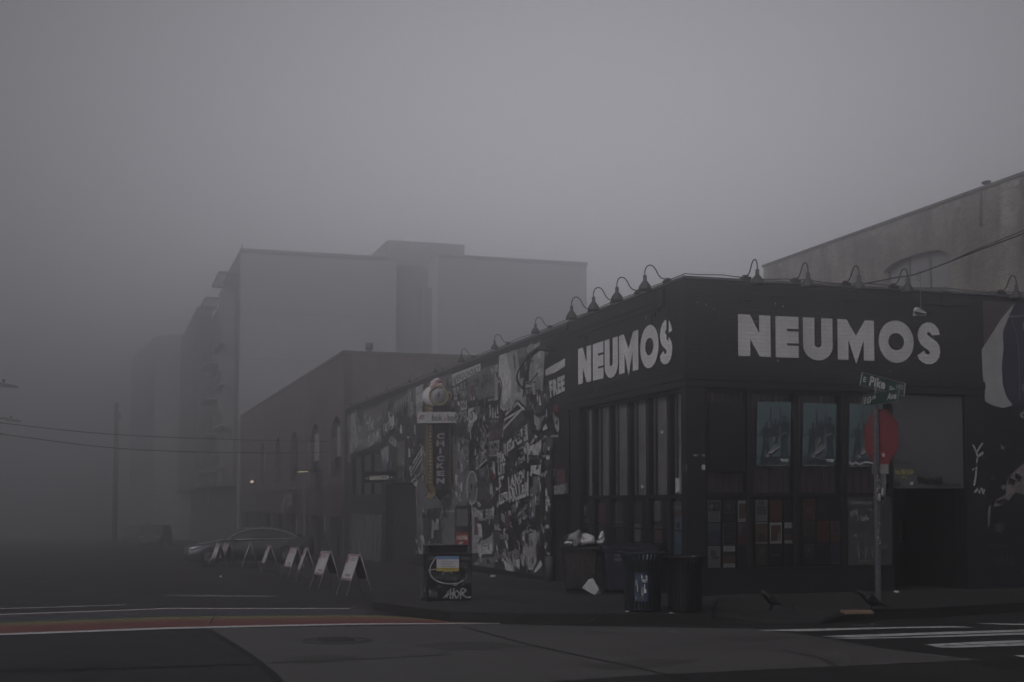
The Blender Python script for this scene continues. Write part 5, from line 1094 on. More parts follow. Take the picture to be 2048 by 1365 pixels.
for i in range(34):
    v0 = r3.choice([r3.uniform(952, 1004), r3.uniform(952, 1004), r3.uniform(1030, 1090)]); z_ = ony(1757, v0, pp.y).z; a_ = pp.x+r3.uniform(-.03, .015); m.use(mat('post_sticker_%d' % (i % 3), [(.4, .4, .41), (.2, .2, .21), (.03, .03, .03)][i % 3], .6)); m.box(a_, pp.y-.039-.0006*i, z_, a_+r3.uniform(.012, .03), pp.y-.036, z_+r3.uniform(.02, .06))
m.build('sticker', parent=ps)

# ------------------------------------------------------------ litter bins
def slat_bin(label, loc, m_, poster=False, h=.90, r0=.285, top=.35):
    t = thing('litter_bin', loc, label, 'litter bin', local=True); n = 34
    m = MB(); prof = [(r0, .03), (r0, .60*h), (r0+.005, .74*h), (r0+.03, .88*h), (top, .985*h)]
    for k in range(n):
        a = 2*math.pi*k/n; d = Vector((math.cos(a), math.sin(a), 0)); s_ = Vector((-math.sin(a), math.cos(a), 0)); w_ = .017
        P = [d*r+Vector((0, 0, z)) for r, z in prof]; vs = []
        for p_ in P: vs += [p_-s_*w_, p_+s_*w_, p_+s_*w_-d*.008, p_-s_*w_-d*.008]
        fs = []
        for i in range(len(P)-1):
            for j in range(4): fs.append((i*4+j, i*4+(j+1) % 4, (i+1)*4+(j+1) % 4, (i+1)*4+j))
        m.add(vs, fs)
    m.build('slat_body', m_, t)
    def ring(nm_, r, z, rr): k = MB(); k.tube([(r*math.cos(2*math.pi*i/40), r*math.sin(2*math.pi*i/40), z) for i in range(41)], rr, 8, cap=False); k.build(nm_, m_, t)
    ring('rim', top, h, .017); ring('hoop', r0-.012, .04, .014); ring('hoop', r0-.014, .62*h, .010)
    k = MB(); k.lathe([(r0-.035, .02), (r0-.035, h*.86), (r0-.06, h*.86), (r0-.06, .05)], n=28, cap=True); k.build('liner', mat('liner_black', (.012, .012, .013), .5), t)
    return t
M_BBLUE = mat('bin_blue_paint', (.02, .024, .033), .38, .2, .3, 14, bump=.1); M_BBLK = mat('bin_black_paint', (.010, .010, .011), .4, .2, .3, 14, bump=.1)
p1 = sp(1300, 1226)+Vector((0, .28, 0)); b1 = slat_bin('dark blue slatted litter bin with a blue poster stuck on it', p1, M_BBLUE)
p2 = sp(1386, 1227)+Vector((0, .28, 0)); b2 = slat_bin('black slatted litter bin right of the blue one', p2, M_BBLK, h=.84, r0=.26, top=.335)
m = MB().use(mat('bin_poster_blue', (.03, .04, .075), .5)); a0, a1 = R(252-10), R(252+32); yr = .293
def cyl(a, z, d=0): an = a0+(a1-a0)*a-R(20); return Vector(((yr+d)*math.cos(an), (yr+d)*math.sin(an), z))
N_ = 10; zz0, zz1 = .17, .60
m.add([cyl(i/N_, zz0) for i in range(N_+1)]+[cyl(i/N_, zz1) for i in range(N_+1)], [(i, i+1, N_+2+i, N_+1+i) for i in range(N_)])
for (u0, w0, u1, w1, c_) in ((.2, .35, .75, .62, 'sticker_pale'), (.28, .22, .42, .45, 'post_sticker_2'), (.5, .2, .66, .5, 'post_sticker_1'), (.08, .55, .22, .75, 'post_sticker_1'), (.7, .3, .85, .44, 'sign_white'), (.12, .08, .7, .12, 'sticker_pale'), (.12, .14, .6, .17, 'sticker_pale')):
    m.use(MATS[c_]); m.quad(cyl(u0, zz0+(zz1-zz0)*w0, .002), cyl(u1, zz0+(zz1-zz0)*w0, .002), cyl(u1, zz0+(zz1-zz0)*w1, .002), cyl(u0, zz0+(zz1-zz0)*w1, .002))
m.use(MATS['sign_white']); q = [cyl(.5, zz0+(zz1-zz0)*.92, .003), cyl(.95, zz0+(zz1-zz0)*.92, .003), cyl(.95, zz0+(zz1-zz0)*.80, .003), cyl(.5, zz0+(zz1-zz0)*.80, .003)]; text(m, 'BEER', q, bold=.03)
q = [cyl(.55, zz0+(zz1-zz0)*.78, .003), cyl(.95, zz0+(zz1-zz0)*.78, .003), cyl(.95, zz0+(zz1-zz0)*.67, .003), cyl(.55, zz0+(zz1-zz0)*.67, .003)]; text(m, 'FEST', q, bold=.03)
po = MB(); m.build('stuck_poster', parent=b1)

# two wheeled refuse bins by the wall
def cart(label, cx, cy_, wx, dy, h, m_, lid=True, rz=0):
    z0 = swz(0, cy_); t = thing('wheeled_bin', (cx, cy_, z0), label, 'refuse bin', rz=rz, local=True)
    m = MB(); a, b = wx/2, dy/2; k = .84
    m.hexa([(-a*k, -b*k, .06), (a*k, -b*k, .06), (a*k, b*k, .06), (-a*k, b*k, .06)], [(-a, -b, h), (a, -b, h), (a, b, h), (-a, b, h)])
    bd = m.build('body', m_, t, bevel=.03)
    m = MB(); m.box(-a-.03, -b-.03, h-.05, a+.03, b+.03, h+.012); m.build('rim', m_, t, bevel=.012)
    for s in (-1, 1):
        m = MB(); m.lathe([(.0, -.03), (.09, -.03), (.10, 0), (.09, .03), (.0, .03)], c=(s*a*.7, b*k-.02, .10), n=20, M=Matrix.Rotation(R(90), 3, 'Y')); m.build('wheel', mat('liner_black', (.012, .012, .013), .5), t)
    if lid:
        m = MB(); m.hexa([(-a-.04, -b-.05, h+.014), (a+.04, -b-.05, h+.014), (a+.04, b+.03, h+.014), (-a-.04, b+.03, h+.014)], [(-a-.01, -b-.01, h+.05), (a+.01, -b-.01, h+.05), (a+.01, b, h+.10), (-a-.01, b, h+.10)]); m.build('lid', m_, t, bevel=.012)
        m = MB(); m.tube([(-a*.7, b+.06, h-.02), (a*.7, b+.06, h-.02)], .018, 8); m.build('handle', m_, t)
    return t, bd
M_CART = mat('cart_plastic_grimy', (.016, .015, .015), .55, 0, .5, 7, bump=.1); M_CARTB = mat('cart_plastic_blue', (.018, .021, .032), .5, 0, .3, 7, bump=.05)
q1 = sp(1172, 1187); q2 = sp(1250, 1189)
c1, cb1 = cart('black open refuse bin heaped with bin bags and smeared with graffiti', q1.x, q1.y+.34, .68, .66, .88, M_CART, False, R(-18))
c2_, cb2 = cart('dark blue closed recycling bin between the heaped bin and the slatted bins', q2.x+.22, q2.y+.40, 1.0, .7, .84, M_CARTB, True, R(-14))
# tags on the carts (in their own front planes)
def front_scrawl(par, m_, h0, h1, x0, x1, y_, n, w_, seed):
    rr = random.Random(seed); k = MB(); x = x0
    for i in range(n):
        cw = (x1-x0)/n; P = [Vector((x+rr.uniform(0, .4)*cw, y_, h0+rr.uniform(0, .3)*(h1-h0))), Vector((x+rr.uniform(.1, .7)*cw, y_, h1-rr.uniform(0, .3)*(h1-h0))), Vector((x+rr.uniform(.5, 1)*cw, y_, h0+rr.uniform(.2, .7)*(h1-h0))), Vector((x+rr.uniform(.7, 1.1)*cw, y_, h0+rr.uniform(0, .6)*(h1-h0)))]
        stroke(k, smooth_path(P, 3), w_, nrm=NY); x += cw
    return k
def tilt(k, b, hgt, s=.84): k.v = [(x, -(b*(s+(1-s)*(z-.06)/(hgt-.06)))-.006, z) for x, y, z in k.v]; return k
k = front_scrawl(c1, None, .25, .75, -.26, .26, 0, 6, .014, 2); tilt(k, .33, .88).build('scrawl', mat('tag_grey_brown', (.085, .07, .065), .7), cb1)
k = front_scrawl(c1, None, .60, .80, -.28, .1, 0, 6, .012, 9); tilt(k, .33, .88).build('scrawl', mat('tag_grey_brown', (.085, .07, .065), .7), cb1)
k = front_scrawl(c2_, None, .70, .76, -.30, .05, 0, 8, .010, 3); tilt(k, .35, .84).build('scrawl', mat('tag_paint_grey', (.22, .22, .23), .7), cb2)
k = front_scrawl(c2_, None, .62, .68, -.30, .0, 0, 7, .010, 4); tilt(k, .35, .84).build('scrawl', mat('tag_paint_grey', (.22, .22, .23), .7), cb2)
# crumpled bags: deformed icospheres
def bag(name, label, cat, c, s, m_, seed, rough=.28, sub=3, flat=.0):
    bm = bmesh.new(); bmesh.ops.create_icosphere(bm, subdivisions=sub, radius=1); rr = random.Random(seed)
    dirs = [(Vector((rr.gauss(0, 1), rr.gauss(0, 1), rr.gauss(0, 1))).normalized(), rr.uniform(.3, 1)) for _ in range(22)]
    for v in bm.verts:
        n = v.co.normalized(); k = 1
        for d, a in dirs: k -= rough*a*max(0, n.dot(d))**9
        for d, a in dirs[:9]: k += .5*rough*a*max(0, n.dot(-d))**14
        k += rr.uniform(-.02, .02)
        v.co = Vector((n.x*s[0]*k, n.y*s[1]*k, max(n.z*s[2]*k, -s[2]*.75)))
    zmin = min(v.co.z for v in bm.verts)
    for v in bm.verts: v.co.z -= zmin
    me = bpy.data.meshes.new(name); bm.to_mesh(me); bm.free(); me.materials.append(m_); o = bpy.data.objects.new(name, me); COL.objects.link(o); o.location = c; return tag(o, label, cat)
M_BAGB = mat('bag_black', (.015, .015, .016), .28, spec=.6); M_BAGW = mat('bag_white', (.52, .51, .51), .5, noise=.15, nscale=9); M_BAGG = mat('bag_translucent_grey', (.22, .215, .215), .4, noise=.25, nscale=9)
bx, by, bz_ = q1.x, q1.y+.34, swz(0, 0)+.86
bag('bin_bag', 'black bin bag heaped at the top of the open refuse bin', 'bin bag', (bx+.04, by+.1, bz_-.05), (.34, .28, .17), M_BAGB, 1)
bag('bin_bag', 'white crumpled bag lying against the black bag on the open refuse bin', 'bin bag', (bx+.04, by-.17, bz_-.03), (.26, .15, .16), M_BAGW, 2, .4)
bag('bin_bag', 'grey see-through bag bulging over the left part of the open refuse bin', 'bin bag', (bx-.15, by-.16, bz_-.03), (.15, .13, .18), M_BAGG, 3, .4)
bag('crumpled_paper', 'small pale scrap at the left rim of the open refuse bin', 'litter', (bx-.30, by-.22, bz_-.02), (.10, .07, .06), M_BAGW, 4, .4, 2)
bag('plastic_bag', 'upright twisted white plastic bag standing between the two refuse bins', 'plastic bag', (bx+.42, by-.05, bz_+.0), (.10, .07, .05), M_BAGW, 5, .4)
o = bag('plastic_bag', 'white knotted bag end sticking up over the blue bin lid', 'plastic bag', (bx+.45, by-.03, bz_+.06), (.065, .05, .11), M_BAGW, 6, .5)
# litter on the sidewalk
def paper(name, label, u, v, w_, d_, h_, m_, seed, z=SW, rz=0):
    c = ong(u, v, z); rr = random.Random(seed); m = MB(); P = []; n = 7
    for i in range(n): a = 2*math.pi*i/n; P.append(Vector((w_/2*math.cos(a)*rr.uniform(.7, 1.1), d_/2*math.sin(a)*rr.uniform(.7, 1.1), .004+h_*rr.uniform(0, .35))))
    top = [Vector((p.x*.45+rr.uniform(-.1, .1)*w_, p.y*.45, h_*rr.uniform(.6, 1))) for p in P]; M_ = Matrix.Rotation(rz, 3, 'Z')
    vs = [M_@p for p in P+top]; m.add(vs, [(i, (i+1) % n, n+(i+1) % n, n+i) for i in range(n)]+[tuple(range(n, 2*n)), tuple(range(n))[::-1]])
    o = m.build(name, m_, world=False); o.location = c; return tag(o, label, 'litter')
c = sp(1184, 1190); m = MB(); m.add([(-.20, 0, .13), (.02, -.08, 0), (.21, .02, .02), (.06, .10, .30), (-.02, .12, .28), (-.16, .10, .10), (.12, -.06, .10), (.15, .05, .12)], [(0, 1, 6, 3), (0, 3, 4, 5), (1, 2, 7, 6), (6, 7, 3), (5, 4, 7, 2), (0, 5, 2, 1), (4, 3, 7)])
o = m.build('paper_bag', mat('paper_white', (.38, .38, .39), .7, noise=.1, nscale=12), world=False); o.location = c; tag(o, 'torn white paper bag leaning on the ground in front of the refuse bins', 'paper bag')
paper('crumpled_paper', 'crushed white wrapper just right of the torn paper bag', 1203, 1184, .22, .10, .06, M_BAGG, 3)
paper('crumpled_paper', 'flat white wrapper at the foot of the open refuse bin', 1141, 1181, .16, .07, .03, M_BAGW, 4)
paper('crumpled_paper', 'dull scrap beside the narrow doorway at the foot of the refuse bins', 1129, 1174, .10, .06, .03, M_BAGG, 5)
paper('crumpled_paper', 'white scrap on the sidewalk below the pasted wall', 986, 1155, .18, .10, .06, M_BAGW, 6)
paper('crumpled_paper', 'white scrap on the ground left of the blue slatted bin', 1255, 1225, .10, .06, .03, M_BAGW, 7)
paper('crumpled_paper', 'pale scrap between the two slatted bins', 1343, 1228, .10, .06, .03, M_BAGG, 8)
paper('crumpled_paper', 'white scrap on the ground near the entrance of the club', 1793, 1186, .16, .06, .05, M_BAGW, 9)
paper('crumpled_paper', 'thin pale scrap in the gutter by the curb ramp', 1744, 1249.5, .08, .04, .012, M_BAGW, 10, 0)
paper('crumpled_paper', 'thin white scrap under the posters at the foot of the wall', 1488, 1194, .16, .05, .015, M_BAGG, 12)
paper('crumpled_paper', 'small white lump on the roadway in front of the dark sedan', 441, 1154.5, .10, .08, .05, M_BAGW, 13, 0)
paper('crumpled_paper', 'small white crumb on the dark road near the rainbow crossing', 116, 1198, .08, .05, .02, M_BAGG, 14, 0)
c = ong(1714, 1226.5, SW); m = MB(); m.box(-.22, -.12, .0, .22, .10, .035); 
for i in range(3): m.box(-.22, -.124, .006+i*.010, .22, -.1205, .011+i*.010)
o = m.build('cardboard_piece', mat('cardboard', (.22, .145, .10), .85, noise=.2, nscale=9), world=False, bevel=.003); o.location = c; o.rotation_euler = (R(3), 0, R(-16)); tag(o, 'flat brown piece of cardboard lying beside the right crow', 'cardboard')
paper('cup_lid', 'round pale cup lid on the rim of the black slatted bin', 1384, 1131, .10, .08, .02, M_BAGW, 11).location = (p2.x-.02, p2.y-.33, SW+.845)

# ------------------------------------------------------------ graffiti-covered utility cabinet
cb0 = sp(854.5, 1203); cz0 = swz(0, cb0.y); W_, D_ = .80, .62
h1 = ony(900, 1107.5, cb0.y).z; h2 = ony(905, 1094, cb0.y+.35).z
uc = thing('utility_cabinet', (cb0.x+W_/2, cb0.y+D_/2, cz0), 'black metal street cabinet scrawled with white graffiti and a blue and yellow notice', 'cabinet')
M_CAB = mat('cabinet_black', (.013, .013, .014), .45, 0, .3, 6, bump=.1)
m = MB(); m.box(cb0.x, cb0.y, cz0+.05, cb0.x+W_, cb0.y+.30, h1); m.box(cb0.x+.02, cb0.y+.02, cz0-.06, cb0.x+W_-.02, cb0.y+D_-.02, cz0+.049); bdy = m.build('body', M_CAB, uc, bevel=.01)
m = MB(); m.box(cb0.x+.10, cb0.y+.302, cz0+.05, cb0.x+W_-.0, cb0.y+D_, h2); m.box(cb0.x+.07, cb0.y+.29, h2+.001, cb0.x+W_+.02, cb0.y+D_+.03, h2+.03); m.build('rear_box', M_CAB, uc, bevel=.01)
def cq(u, v): return ony(u, v, cb0.y)
def CS(m_, w_, *pts, d=.003): stroke(m_, smooth_path([cq(a, b) for a, b in pts], 5), w_, nrm=NY, off=NY*d)
g = MB().use(mat('spray_white', (.36, .36, .37), .7))
CS(g, .020, (926, 1160), (918, 1166), (902, 1168), (884, 1166), (867, 1158), (860, 1146), (861, 1133), (868, 1121), (874, 1113)); CS(g, .018, (856, 1141), (870, 1139), (905, 1136)); CS(g, .016, (884, 1150), (888, 1145), (898, 1143), (905, 1147))
# the three-stroke tag at the bottom
for pts in (((886, 1197), (893, 1190), (897, 1182), (893, 1196)), ((896, 1190), (905, 1186)), ((901, 1178), (900, 1198)), ((908, 1176), (905, 1198)), ((898, 1190), (910, 1186)), ((912, 1196), (909, 1188), (914, 1182), (918, 1188), (914, 1196), (911, 1197)), ((921, 1199), (923, 1178), (932, 1182), (924, 1188), (934, 1195), (942, 1194))): CS(g, .022, *pts)
gc = cq(911, 1169); g.add([gc+Vector((.032*math.cos(a*.5236), -.003, .032*math.sin(a*.5236))) for a in range(12)]+[gc+Vector((.018*math.cos(a*.5236), -.003, .018*math.sin(a*.5236))) for a in range(12)], [(a, (a+1) % 12, 12+(a+1) % 12, 12+a) for a in range(12)])
g.use(mat('spray_grey', (.15, .15, .155), .7))
r6 = random.Random(12)
def cscr(u0, v0, u1, v1, n, w_): scrawl(g, u0, v0, u1, v1, n, w_, (ony, cb0.y), r6.randint(0, 999), .002)
cscr(858, 1110, 870, 1122, 3, .008); cscr(922, 1112, 944, 1122, 5, .007); cscr(920, 1122, 936, 1138, 4, .007); cscr(925, 1150, 942, 1172, 4, .007); cscr(866, 1142, 920, 1162, 9, .007); cscr(858, 1176, 874, 1196, 4, .010); cscr(930, 1130, 945, 1160, 3, .006); cscr(905, 1150, 914, 1165, 3, .007); cscr(874, 1168, 884, 1176, 2, .006)
g.build('graffiti', parent=bdy)
g = MB().use(MATS['spray_grey']); 
def lq(u, v): return onx(u, v, cb0.x)
for pts, w_ in (([(841, 1172), (844, 1190), (842, 1196)], .04), ([(846, 1165), (848, 1150), (851, 1145)], .03), ([(848, 1185), (851, 1172), (851, 1160)], .05), ([(843, 1130), (846, 1142)], .02)): stroke(g, smooth_path([lq(a, b) for a, b in pts], 3), w_, nrm=NX, off=NX*.003)
g.build('graffiti', parent=bdy)
g = MB().use(mat('notice_white', (.50, .50, .51), .6)); g.poly([cq(873, 1119)+NY*.006, cq(918, 1119)+NY*.006, cq(918, 1137)+NY*.006, cq(873, 1137)+NY*.006]); g.use(mat('notice_blue', (.13, .22, .38), .6)); g.poly([cq(873, 1112.7)+NY*.006, cq(918, 1112.7)+NY*.006, cq(918, 1119)+NY*.006, cq(873, 1119)+NY*.006]); g.use(mat('notice_yellow', (.38, .30, .07), .6)); g.poly([cq(873, 1136)+NY*.007, cq(918, 1136)+NY*.007, cq(918, 1143)+NY*.006, cq(873, 1143)+NY*.006])
g.use(mat('notice_text', (.2, .2, .21), .6))
for i in range(4): a = 881+(i % 2)*2; g.poly([cq(a, 1122.5+i*3.6)+NY*.008, cq(a+28-(i % 3)*3, 1122.3+i*3.6)+NY*.008, cq(a+28-(i % 3)*3, 1123.3+i*3.6)+NY*.008, cq(a, 1123.5+i*3.6)+NY*.008])
g.build('notice', parent=bdy)
# ------------------------------------------------------------ posters in the windows
PC_ = {'k': (.02, .02, .022), 'd': (.05, .05, .055), 'g': (.13, .13, .135), 'l': (.27, .27, .28), 'w': (.46, .46, .47), 'r': (.15, .05, .045), 'R': (.22, .06, .05), 'b': (.07, .075, .12), 'B': (.12, .14, .19), 'o': (.17, .10, .07), 'n': (.06, .07, .055), 'p': (.17, .12, .13), 't': (.085, .125, .135), 'T': (.05, .075, .085), 's': (.03, .042, .05), 'v': (.09, .09, .065), 'c': (.15, .22, .30)}
PC_ = {k: tuple(min(.75, c*1.45) for c in v) if k not in 'tTs' else v for k, v in PC_.items()}
PM = {k: mat('print_%s' % {'k': 'black', 'd': 'charcoal', 'g': 'grey', 'l': 'pale', 'w': 'white', 'r': 'maroon', 'R': 'red', 'b': 'indigo', 'B': 'slate_blue', 'o': 'rust', 'n': 'olive', 'p': 'rose', 't': 'teal', 'T': 'deep_teal', 's': 'figure_blue', 'v': 'moss', 'c': 'sky_blue'}[k], v, .55, noise=.12, nscale=6) for k, v in PC_.items()}
def poster(label, P, n, parts, group, name='poster'):
    """P: tl, tr, br, bl world corners; parts: (colour, x0, y0, x1, y1) in unit coordinates from the bottom left, or ('poly', colour, pts) / ('text', colour, s, x0, y0, x1, y1)"""
    m = MB(); lay = 0
    def at_(a, b, d): return bil(P, a, b)+n*d
    m.use(PM[parts[0]]); m.prism([P[0], P[1], P[2], P[3]], -n*.003)
    for e in parts[1:]:
        lay += 1; d = .0012+.0007*lay
        if e[0] == 'poly': m.use(PM[e[1]]); m.poly([at_(a, b, d) for a, b in e[2]])
        elif e[0] == 'text': m.use(PM[e[1]]); q = [at_(e[3], e[6], d), at_(e[5], e[6], d), at_(e[5], e[4], d), at_(e[3], e[4], d)]; text(m, e[2], q, bold=.02)
        else: m.use(PM[e[0]]); m.poly([at_(e[1], e[2], d), at_(e[3], e[2], d), at_(e[3], e[4], d), at_(e[1], e[4], d)])
    return tag(m.build(name), label, 'poster', group)
def lines(c, x0, x1, ys, h=.02): return [(c, x0+.03*(i % 2), y, x1-.04*(i % 3), y+h) for i, y in enumerate(ys)]
def blob(c, cx, cy, rx, ry, seed):
    rr = random.Random(seed); return ('poly', c, [(cx+rx*rr.uniform(.6, 1.1)*math.cos(a*.571), cy+ry*rr.uniform(.6, 1.1)*math.sin(a*.571)) for a in range(11)])
cols = [(175, 297), (325, 440), (467, 583), (638, 755), (778, 895), (922, 1040), (1103, 1220), (1240, 1355), (1370, 1485)]
rows = {0: [(105, 315), (325, 540), (548, 760)], 1: [(98, 308), (318, 525), (535, 745)], 2: [(90, 290), (300, 510), (520, 720)]}
D_ = {
 (0, 0): ('black picture over pale text', ['l', ('k', .06, .50, .94, .95), blob('l', .3, .72, .2, .15, 1), blob('g', .7, .75, .15, .18, 2)]+lines('d', .1, .9, (.42, .34, .26, .18, .1))),
 (0, 1): ('framed dark square picture', ['k', ('g', .06, .42, .94, .98), ('d', .10, .45, .90, .95), blob('g', .45, .7, .22, .18, 3)]+lines('d', .2, .8, (.30, .22, .14))),
 (0, 2): ('white border around a rust picture', ['w', ('o', .08, .16, .92, .86), ('poly', 'l', [(.5, .16), (.75, .6), (.9, .5), (.92, .16)])]),
 (0, 3): ('pale list bill with dark figures on top', ['l', ('d', .12, .3, .9, .72), ]+lines('l', .15, .88, (.66, .59, .52, .45, .38, .32), .03)+[('k', .3, .78, .38, .94), ('k', .45, .76, .55, .96), ('k', .62, .78, .7, .94)]),
 (0, 4): ('plain red', ['r']+lines('o', .2, .8, (.75, .68, .3), .02)), (0, 5): ('charcoal with faint lines', ['d', ('k', .05, .04, .95, .96)]+lines('d', .2, .8, (.7, .6, .2))),
 (0, 6): ('dark maroon with pale lettering', ['p', ('r', .05, .03, .93, .97)]+lines('l', .25, .75, (.55, .47, .40, .33), .03)), (0, 7): ('nearly black with a thin frame', ['d', ('k', .04, .03, .96, .97), blob('d', .4, .6, .3, .3, 5)]), (0, 8): ('black with no frame', ['k', ('d', .03, .03, .97, .97), ('k', .06, .05, .94, .95)]),
 (1, 0): ('blue mountain picture', ['B', ('poly', 'b', [(0, .55), (.2, .65), (.45, .72), (.7, .62), (1, .66), (1, 0), (0, 0)])]+lines('B', .2, .8, (.3, .2))), (1, 1): ('black with rows of pale lettering', ['l', ('k', .04, .02, .96, .98)]+lines('g', .18, .84, (.85, .74, .62, .5, .38, .28, .18), .035)),
 (1, 2): ('pale top with a standing figure over red', ['p', ('r', 0, 0, 1, .42), ('k', .4, .42, .47, .75), ('k', .53, .42, .60, .78), ('k', .42, .7, .58, .85)]), (1, 3): ('rust picture between pale strips', ['o', ('w', 0, 0, 1, .05), ('w', 0, .95, 1, 1), blob('d', .5, .3, .35, .2, 6)]),
 (1, 4): ('white border around a red picture', ['w', ('o', .08, .12, .92, .87), ('poly', 'l', [(.55, .12), (.75, .55), (.9, .5), (.92, .12)])]), (1, 5): ('white top and bottom bands on a brown picture', ['w', ('n', 0, .16, 1, .72), ('o', 0, .16, 1, .45)]),
 (1, 6): ('dark green face picture', ['n', blob('d', .5, .6, .35, .3, 7), ('k', 0, 0, 1, .25)]), (1, 7): ('plain red with a pale speck', ['r', ('w', .86, .9, .92, .95)]), (1, 8): ('rose with a small black leaping figure', ['p', ('o', 0, 0, 1, .35), ('poly', 'k', [(.3, .7), (.4, .72), (.5, .5), (.62, .42), (.5, .42), (.4, .5)])]),
 (2, 0): ('pale grey with a smudged picture', ['l', blob('g', .45, .6, .3, .3, 8), ('d', .6, .42, .88, .52)]), (2, 1): ('white band over a brown landscape', ['w', ('n', 0, .2, 1, .74), ('o', 0, .2, 1, .56)]), (2, 2): ('black with faint frame', ['d', ('k', .05, .04, .96, .97)]),
 (2, 3): ('dark portrait above a yellowish patch', ['n', blob('g', .5, .68, .25, .22, 9), ('v', .1, .1, .9, .3)]), (2, 4): ('black with one line of lettering', ['d', ('k', .04, .03, .96, .97)]+lines('l', .2, .8, (.5,), .03)), (2, 5): ('black with a pale corner mark', ['d', ('k', .04, .03, .96, .97), ('g', .7, .8, .92, .83)]),
 (2, 6): ('small framed picture with lines below', ['k', ('g', .1, .35, .9, .95), ('d', .13, .38, .87, .92), blob('g', .5, .66, .2, .15, 10)]+lines('d', .2, .8, (.22, .14))), (2, 7): ('charcoal plain', ['d', ('k', .06, .1, .94, .96)]), (2, 8): ('indigo with pale bottom edge', ['b', ('l', 0, 0, 1, .03)]+lines('B', .2, .8, (.8, .6, .4))),
}
ordn = ['first', 'second', 'third']
for (r_, c_), (lk, parts) in D_.items():
    bay = c_//3; x0, x1 = cols[c_]; y0, y1 = rows[bay][r_]
    q = [ony(1380+x/4.876, 980+y/4.876, YF+.135) for x, y in ((x0, y0), (x1, y0), (x1, y1), (x0, y1))]
    poster('%s poster, %s row, %s of %s window' % (lk, ['top', 'middle', 'bottom'][r_], ['left', 'centre', 'right'][c_ % 3], ['corner-most', 'second', 'third'][bay]), q, NY, parts, 'small posters in the street-front windows')
# three tall teal posters
fig = lambda c, pts: ('poly', c, pts)
def limb(c, pts, w0, w1):
    """tapering limb through pts, as one outline"""
    L_, R_ = [], []; n = len(pts)
    for i, (x, y) in enumerate(pts):
        x2, y2 = pts[min(i+1, n-1)]; x1, y1 = pts[max(i-1, 0)]; dx, dy = (x2-x1), (y2-y1)*1.9; l_ = math.hypot(dx, dy) or 1; w_ = w0+(w1-w0)*i/(n-1)
        L_.append((x-dy/l_*w_, y+dx/l_*w_/1.9)); R_.append((x+dy/l_*w_, y-dx/l_*w_/1.9))
    return fig(c, L_+R_[::-1])
def disc_(c, cx, cy, r_): return fig(c, [(cx+r_*math.cos(a*.5236), cy+r_*.55*math.sin(a*.5236)) for a in range(12)])
teal = ['t', ('T', 0, 0, 1, .16), ('t', 0, .75, 1, 1),
 disc_('s', .285, .67, .045), limb('s', [(.285, .65), (.285, .60)], .025, .03), limb('s', [(.28, .60), (.27, .50), (.26, .38)], .11, .075), limb('s', [(.36, .59), (.44, .50), (.37, .45)], .035, .025), limb('s', [(.19, .58), (.14, .50), (.01, .475)], .035, .018), limb('s', [(.23, .38), (.20, .24), (.14, .10)], .055, .035), limb('s', [(.30, .38), (.33, .24), (.35, .12)], .055, .035),
 disc_('s', .535, .71, .04), limb('s', [(.53, .69), (.53, .64)], .025, .03), limb('s', [(.53, .645), (.53, .53), (.52, .36)], .12, .085), limb('s', [(.44, .63), (.385, .74), (.40, .90)], .030, .012), limb('s', [(.62, .63), (.69, .74), (.665, .91)], .030, .012), limb('s', [(.55, .50), (.66, .505)], .02, .015),
 disc_('s', .80, .76, .06), limb('s', [(.80, .73), (.80, .67)], .04, .05), limb('s', [(.80, .68), (.81, .55), (.80, .40)], .125, .085), limb('s', [(.90, .64), (.93, .52), (.80, .50)], .04, .03), limb('s', [(.77, .40), (.74, .24), (.73, .08)], .055, .035), limb('s', [(.84, .40), (.87, .24), (.90, .08)], .055, .035),
 limb('g', [(.30, .14), (.42, .24), (.58, .33)], .05, .03), limb('l', [(.40, .20), (.52, .25), (.66, .31)], .014, .01), limb('v', [(.48, .36), (.50, .46)], .05, .05), limb('g', [(.70, .48), (.80, .52), (.88, .51)], .018, .02), limb('k', [(.34, .18), (.5, .20), (.60, .26)], .02, .01),
 limb('s', [(.12, .05), (.4, .10), (.7, .06)], .06, .06),
 ('text', 'w', 'TWRP', .70, .06, .93, .115), ('g', .03, .005, .72, .012)]
for i, (a, b, c_, d, e, f_) in enumerate(((1515, 804, 1582, 804.5, 1580, 933), (1607, 806, 1673, 808, 1671, 933), (1699, 808, 1764, 809, 1763, 934))):
    q = [ony(a, b, YF+.066), ony(c_, d, YF+.066), ony(e, f_, YF+.066), ony(a-2.5, f_, YF+.066)]
    extra = [lambda: [fig('k', [(.12, .09), (.6, .12), (.6, .14), (.12, .12)])], lambda: [], lambda: [fig('l', [(.0, .06), (.1, .02), (.2, .06), (.3, .02), (.5, .06), (.9, .03), (.9, .05), (.5, .09), (.3, .05), (.2, .09), (.1, .05), (.02, .09)])]][i]()
    o = poster(['tall teal poster with three posing figures in the second window from the corner', 'tall teal poster with three posing figures in the third window from the corner', 'tall teal poster partly hidden behind the red octagon'][i], q, NY, teal+extra, 'tall teal posters on the street front')
